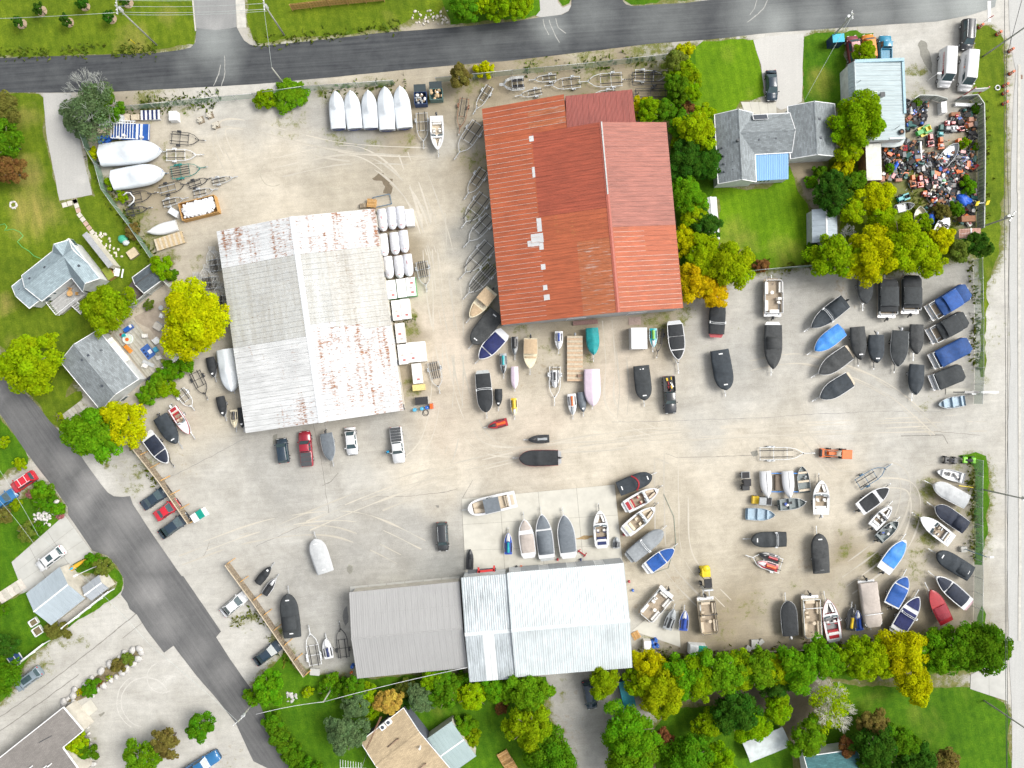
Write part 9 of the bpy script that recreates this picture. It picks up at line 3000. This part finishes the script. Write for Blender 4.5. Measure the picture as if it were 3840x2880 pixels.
isl=[(560,1090),(590,1060),(640,1030),(660,985),(740,940),(800,890),(880,820),(960,760),(1030,700),(1090,660),(1150,640),(1210,625),(1225,660),(1200,710),(1160,760),(1100,800),(1060,830),(1010,870),(960,890),(900,940),(850,980),(800,1020),(640,1095)]
rocks('stone_island','stone-edged planting island in the pale south-west lot',[('03',x,y)for x,y in isl],.45,.85)
sheet('planting_bed',[P('03',x,y)for x,y in isl],.03,M('bed_soil',(.17,.14,.075),.95,var=.5,scale=1.5),1,.3)
rocks('stone_edge','row of pale boulders beside the brown roofed building',[('03',760+8*k,1310+52*k)for k in range(7)],.35,.7)
rocks('rockery','round white rockery on the corner lawn',[('02',365+rg.uniform(-70,70),1160+rg.uniform(-60,60))for k in range(46)],.15,.38,M('rock_white',(.52,.50,.48),.9,var=.25))
rocks('rockery','two pale boulders at the rounded corner bed',[('02',490,1020),('02',465,1100),('02',480,1110)],.5,.8,M('rock_white',(.52,.50,.48)))
rocks('fire_ring','ring of pale ash on the north-west lawn',[('01',118+28*math.cos(a),112+28*math.sin(a))for a in np.linspace(0,6,12)],.18,.3,M('rock_white',(.52,.50,.48)))
rocks('stone_pile','grey pile of stones on the lawn left of the short cable pole',[('13',310+rg.uniform(-40,40),1050+rg.uniform(-40,40))for k in range(22)],.2,.4,STG)
rocks('rubble','stone rubble bank on the far side of the north road',[('10',1480+rg.uniform(-130,180),160+rg.uniform(-70,60))for k in range(40)],.10,.3,STW)
hz=[P('01',x,y,.05)for x,y in((-20,290),(40,275),(60,300),(40,335),(60,330),(110,320),(170,345),(200,380),(150,430),(190,475),(250,510),(290,550),(350,575))]
MB().tube(hz,.05,M('hose_green',(.10,.42,.12),.5),5).build('hose',thing('garden_hose','pale green garden hose winding over the west lawn','hose',(0,0,0)))
MB().ball((0,0,.3),(.85,.7,.4),M('pool_green',(.05,.36,.22),.5),12,6,.2,-.5).ball((.5,-.6,.3),(.6,.5,.35),TARP_W,10,6,.3,-.5).build('cover',thing('covered_toy','green and white covered toy on the west lawn by the chain fence','toy',tuple(P('01',1070,410)),0))
o=thing('picnic_table','white folding table beside the deck house porch','table',tuple(P('01',1035,700)),R(-10))
MB().box((0,0,.75),(.8,1.3,.06),TRIM_W).build('tabletop',o)
for x in(-.7,.7):
 MB().box((x,0,.42),(.25,1.5,.05),TRIM_W).build('bench',o)
o=thing('deck_table','round orange wooden table with chairs on the raised deck','table',(*P('01',622,880,1.0).to_2d(),.86))
MB().cyl((0,0,.72),.5,.05,WOODO[2],16).cyl((0,0,.35),.06,.7,WOODO[0],8).build('table',o)
for x,y,az,lab in((615,842,80,'orange wooden chair above the round deck table'),(672,880,0,'orange wooden chair right of the round deck table')):
 o=thing('deck_chair',lab,'chair',(*P('01',x,y,1.0).to_2d(),.86),R(az))
 MB().box((0,0,.42),(.5,.5,.06),WOODO[0]).build('seat',o)
 MB().box((.24,0,.7),(.06,.5,.55),WOODO[0]).build('backrest',o)
 for sx in(-.2,.2):
  for sy in(-.2,.2):
   MB().bar((sx,sy,0),(sx,sy,.4),.05,.05,WOODO[1]).build('leg',o)
def zp(x,y):
 return((400+x/4.366)*2.304,(1060+y/4.366-720)*2.304)
pd_=sheet('patio',[P('01',*zp(x,y))for x,y in((450,560),(620,470),(830,320),(970,290),(1150,650),(1280,1120),(930,1040),(700,760),(480,640))],.03,M('patio_stone',(.40,.335,.27),.95,dirt=.3,scale=1.2),1,.1)
dko=thing('party_deck','weathered board deck strewn with chairs and toys behind the plain gable house','deck',tuple(P('01',*zp(560,1060))),R(-51))
inv=(Matrix.Translation(dko.location)@Matrix.Rotation(R(-51),4,'Z')).inverted()
a,b=inv@P('01',*zp(440,700),.4),inv@P('01',*zp(700,1600),.4)
DKM=[M('deck_old%d'%k,c,.9,dirt=.4,scale=2)for k,c in enumerate(((.42,.40,.33),(.36,.34,.28),(.46,.44,.38)))]
wd_=4.2
for k in range(19):
 y=-wd_/2+wd_*(k+.5)/19
 MB().box((.2,y,.35),(9.2,wd_/19-.02,.05),DKM[k%3]).build('board',dko)
MB().box((.2,0,.18),(9.0,wd_-.2,.3),WOOD[1]).build('joists',dko)
def deck_item(name,label,cat,x,y,parts,az=0,z=.38):
 o=thing(name,label,cat,(*P('01',*zp(x,y),z+.3).to_2d(),z),R(az))
 for nm,m in parts:
  m.build(nm,o)
deck_item('paddling_pool','round colourful paddling pool on the party deck','pool',345,920,[('basin',MB().cyl((0,0,.15),.85,.3,M('pool_pale',(.55,.62,.52),.5),18)),('rim',MB().ring((0,0,.3),.82,.09,HU['W'],18,6)),('toy',MB().cyl((-.1,-.1,.33),.3,.08,HU['O'],12))])
deck_item('sand_toy','orange plastic slide lying by the cream awning','toy',335,1080,[('slide',MB().box((0,0,.2),(1.7,.7,.3),M('toy_orange',(.60,.22,.03),.5),0,None,.7))],-45)
deck_item('patio_rug','blue and white patterned rug on the party deck','rug',660,1130,[('rug',MB().box((0,0,.02),(2.3,1.6,.02),M('rug_blue',(.05,.13,.38),.9))),('motif',MB().box((.2,.3,.035),(.7,.6,.01),TRIM_W).cyl((-.6,-.4,.035),.2,.01,HU['N'],10).cyl((0,-.5,.035),.2,.01,HU['N'],10).cyl((.6,-.5,.035),.2,.01,HU['N'],10))],-52)
deck_item('recycling_cart','blue wheeled cart at the top of the party deck','bin',365,750,[('tub',MB().box((0,0,.4),(1.5,.6,.7),DRUM,0,None,1.0)),('lid',MB().box((.6,0,.78),(.35,.5,.1),TRIM_W))],35)
deck_item('red_stool','small red stool beside the paddling pool','stool',235,850,[('seat',MB().cyl((0,0,.3),.22,.1,HU['R'],12)),('leg',MB().cyl((0,0,.14),.1,.28,HU['R'],8))])
deck_item('toy_box','teal toy box beside the paddling pool','box',285,865,[('box',MB().box((0,0,.25),(.6,.5,.5),HU['T']))],20)
deck_item('sun_lounger','pale sun lounger on the lower part of the party deck','sun lounger',690,1325,[('base',MB().box((.3,0,.3),(1.3,.6,.08),CV['L'])),('backrest',MB().box((-.65,0,.4),(.8,.6,.08),CV['L']))],-25)
for x,y,az,lab in((640,870,10,'white round chair with dark canopy pole'),(870,1225,20,'cream armchair beside the flower tub'),(965,1365,80,'cream armchair nearest the lower deck fence'),(640,1365,-25,'small white side chair by the sun lounger')):
 deck_item('patio_chair',lab,'chair',x,y,[('seat',MB().box((0,0,.35),(.65,.65,.3),VINYL,0,None,.9)),('backrest',MB().box((-.3,0,.65),(.12,.65,.5),VINYL))],az)
deck_item('water_table','teal toddler water table on the party deck edge','toy',800,1095,[('basin',MB().box((0,0,.3),(.7,.9,.4),DRC,0,None,.8))],30)
deck_item('flower_tub','round tub of flowers on the party deck','planter',935,1285,[('tub',MB().cyl((0,0,.25),.4,.5,HU['G'],12,'z',.45)),('flowers',MB().ball((0,0,.55),(.4,.4,.25),M('flowerbed',(.20,.24,.03)),8,5,.4))])
deck_item('grill','black covered barbecue at the lower deck corner','barbecue',740,1585,[('cover',MB().ball((0,0,.5),(1.0,.6,.6),CV['K'],12,7,.2,-.6))],30,.05)
deck_item('garden_sofa','white garden sofa on the patio below the big yellow tree','sofa',820,950,[('seat',MB().box((0,0,.3),(.9,1.0,.4),TRIM_W)),('backrest',MB().box((-.4,0,.6),(.15,1.0,.4),TRIM_W))],40,.04)
deck_item('fire_table','square stone fire table on the patio','table',855,720,[('base',MB().box((0,0,.35),(1.5,1.3,.7),WALL_G,0,None,.9)),('top',MB().box((0,0,.73),(1.4,1.1,.06),STW))],-32,.04)
deck_item('garden_chair','white garden chair at the edge of the big yellow tree','chair',905,545,[('seat',MB().box((0,0,.35),(.8,.7,.1),TRIM_W)),('backrest',MB().box((.35,0,.6),(.1,.7,.5),TRIM_W))],-20,.04)
deck_item('birdbath','grey birdbath in the upper patio','birdbath',910,415,[('bowl',MB().cyl((0,0,.7),.4,.14,WALL_G,14)),('pedestal',MB().cyl((0,0,.33),.14,.66,WALL_G,10))],0,.04)
lat=thing('pergola','white diamond lattice panel over the patio pergola','lattice',(*P('01',*zp(1060,1120),2.2).to_2d(),0),R(-51))
for k in range(15):
 for s in(1,-1):
  x=-1.6+k*.23
  MB().bar((x,-.9,2.2+.02*s),(min(1.7,max(-1.7,x+s*.8)),.9,2.2+.02*s),.06,.02,TRIM_W).build('slat',lat)
for x in(-1.6,1.6):
 for y in(-.9,.9):
  MB().bar((x,y,0),(x,y,2.2),.1,.1,WOOD[0]).build('post',lat)
bw=thing('boardwalk','short grey boardwalk between the birch and road','path',tuple(P('02',640,250)),R(37))
for k in range(6):
 MB().box((-1.7+k*.68,0,.06),(.62,1.9,.08),DKM[k%3]).build('board',bw)
lw=thing('boardwalk','wooden walk along the west garden edge','path',tuple(P('03',100,130)),R(33))
for k in range(5):
 MB().box((-2+k*1.0,0,.06),(.94,1.9,.08),[STW,DKM[2]][k%2]).build('board',lw)
for x,y,w_,h_,lab in((335,470,1.5,1.3,'square white raised bed in the south-west garden'),(300,395,1.4,1.0,'open white bed frame above the square one')):
 o=thing('raised_bed',lab,'planter',tuple(P('03',x,y)),R(33))
 for s in(1,-1):
  MB().box((0,s*h_/2,.2),(w_,.15,.4),TRIM_W).build('board',o)
  MB().box((s*w_/2,0,.2),(.15,h_,.4),TRIM_W).build('board',o)
 MB().box((0,0,.12),(w_-.2,h_-.2,.2),M('bed_soil',(.17,.14,.075))).build('soil',o)
o=thing('cold_frame','white framed blue glass cold frame beside the short white fence','cold frame',tuple(P('03',155,705)),R(33))
for s in(-1,0,1):
 MB().box((s*1.1,0,.6),(.1,1.7,.1),TRIM_W).build('frame',o)
for s in(-.55,.55):
 MB().box((s,0,.55),(1.0,1.6,.04),M('cold_glass',(.05,.10,.25),.2)).build('pane',o)
o=thing('porch_awning','white rafters over the door of the brown roofed building','pergola',tuple(P('03',665,1230)),R(-50))
for k in range(4):
 MB().bar((-1.2+k*.8,-.8,2.6),(-1.2+k*.8,.8,2.6),.1,.1,TRIM_W).build('rafter',o)
for y in(-.8,.8):
 MB().bar((-1.3,y,2.5),(1.3,y,2.5),.12,.12,TRIM_W).build('beam',o)
 MB().bar((-1.2,y,0),(-1.2,y,2.5),.12,.12,TRIM_W).build('post',o)
o=thing('tv_aerial','large rake-like television aerial left of the tan house','aerial',tuple(P('13',960,1530)),R(0))
MB().cyl((0,0,2.2),.05,4.4,GALV,6).build('mast',o)
MB().bar((-3.4,.0,4.3),(.8,-.1,4.3),.08,.08,TRIM_W).build('boom',o)
for k in range(9):
 MB().bar((-3.4+k*.42,-1.35+.06*k,4.33),(-3.4+k*.42,1.35-.06*k,4.33),.05,.04,TRIM_W).build('element',o)
o=thing('lattice_mast','rusty lattice mast lying against the tan house roof','mast',(0,0,0))
a,b=P('13',1080,1215,7.0),P('13',955,1490,4.0)
for s in(Vector((.12,0,0)),Vector((-.12,0,0)),Vector((0,0,.2))):
 MB().tube([a+s,b+s],.03,TR['R'],4).build('leg',o)
for k in range(12):
 q,q2=a.lerp(b,k/12),a.lerp(b,(k+1)/12)
 MB().bar(q+Vector((.12,0,0)),q2-Vector((.12,0,0)),.03,.03,TR['R']).build('brace',o)
for k,(x,y,w_,d_,az,lab)in enumerate(((2095,585,1.2,1.6,3,'largest grey concrete slab leaning at the south fence'),(2040,620,.8,.9,60,'small grey concrete slab left of the largest one'),(2145,565,1.0,.7,40,'grey concrete slab right of the largest one'))):
 MB().box((0,0,.25),(w_,d_,.3),PADG).build('slab',thing('concrete_block',lab,'concrete block',tuple(P('23',x,y)),R(az)))
MB().box((0,0,.25),(1.6,1.1,.5),PADG).build('slab',thing('concrete_block','pale concrete block at the end of the lower plank fence','concrete block',tuple(P('13',515,820)),R(-5)))
MB().box((0,0,.3),(1.0,.9,.6),PADG).build('slab',thing('concrete_block','square footing of the lamp mast','concrete block',tuple(P('32',1675,1422)),R(5)))
MB().bar((-.5,0,.4),(1.9,-.3,.4),.14,.14,YEL_M).build('post',thing('yellow_post','yellow steel post lying between two boats at the east fence','post',tuple(P('32',1660,875))))
MB().cyl((0,0,.6),.06,1.2,YEL_M,8).build('post',thing('marker_post','yellow marker post on the northern verge','post',tuple(P('00',1165,375))))
MB().tube([P('22',1310,950,.05),P('22',1400,1150,.05),P('22',1415,1380,.05),P('22',1350,1590,.05),P('22',1200,1640,.05)],.035,M('hose_dull',(.16,.24,.20),.6),5).build('hose',thing('water_hose','thin dull green hose trailing past the fan of boats','hose',(0,0,0)))
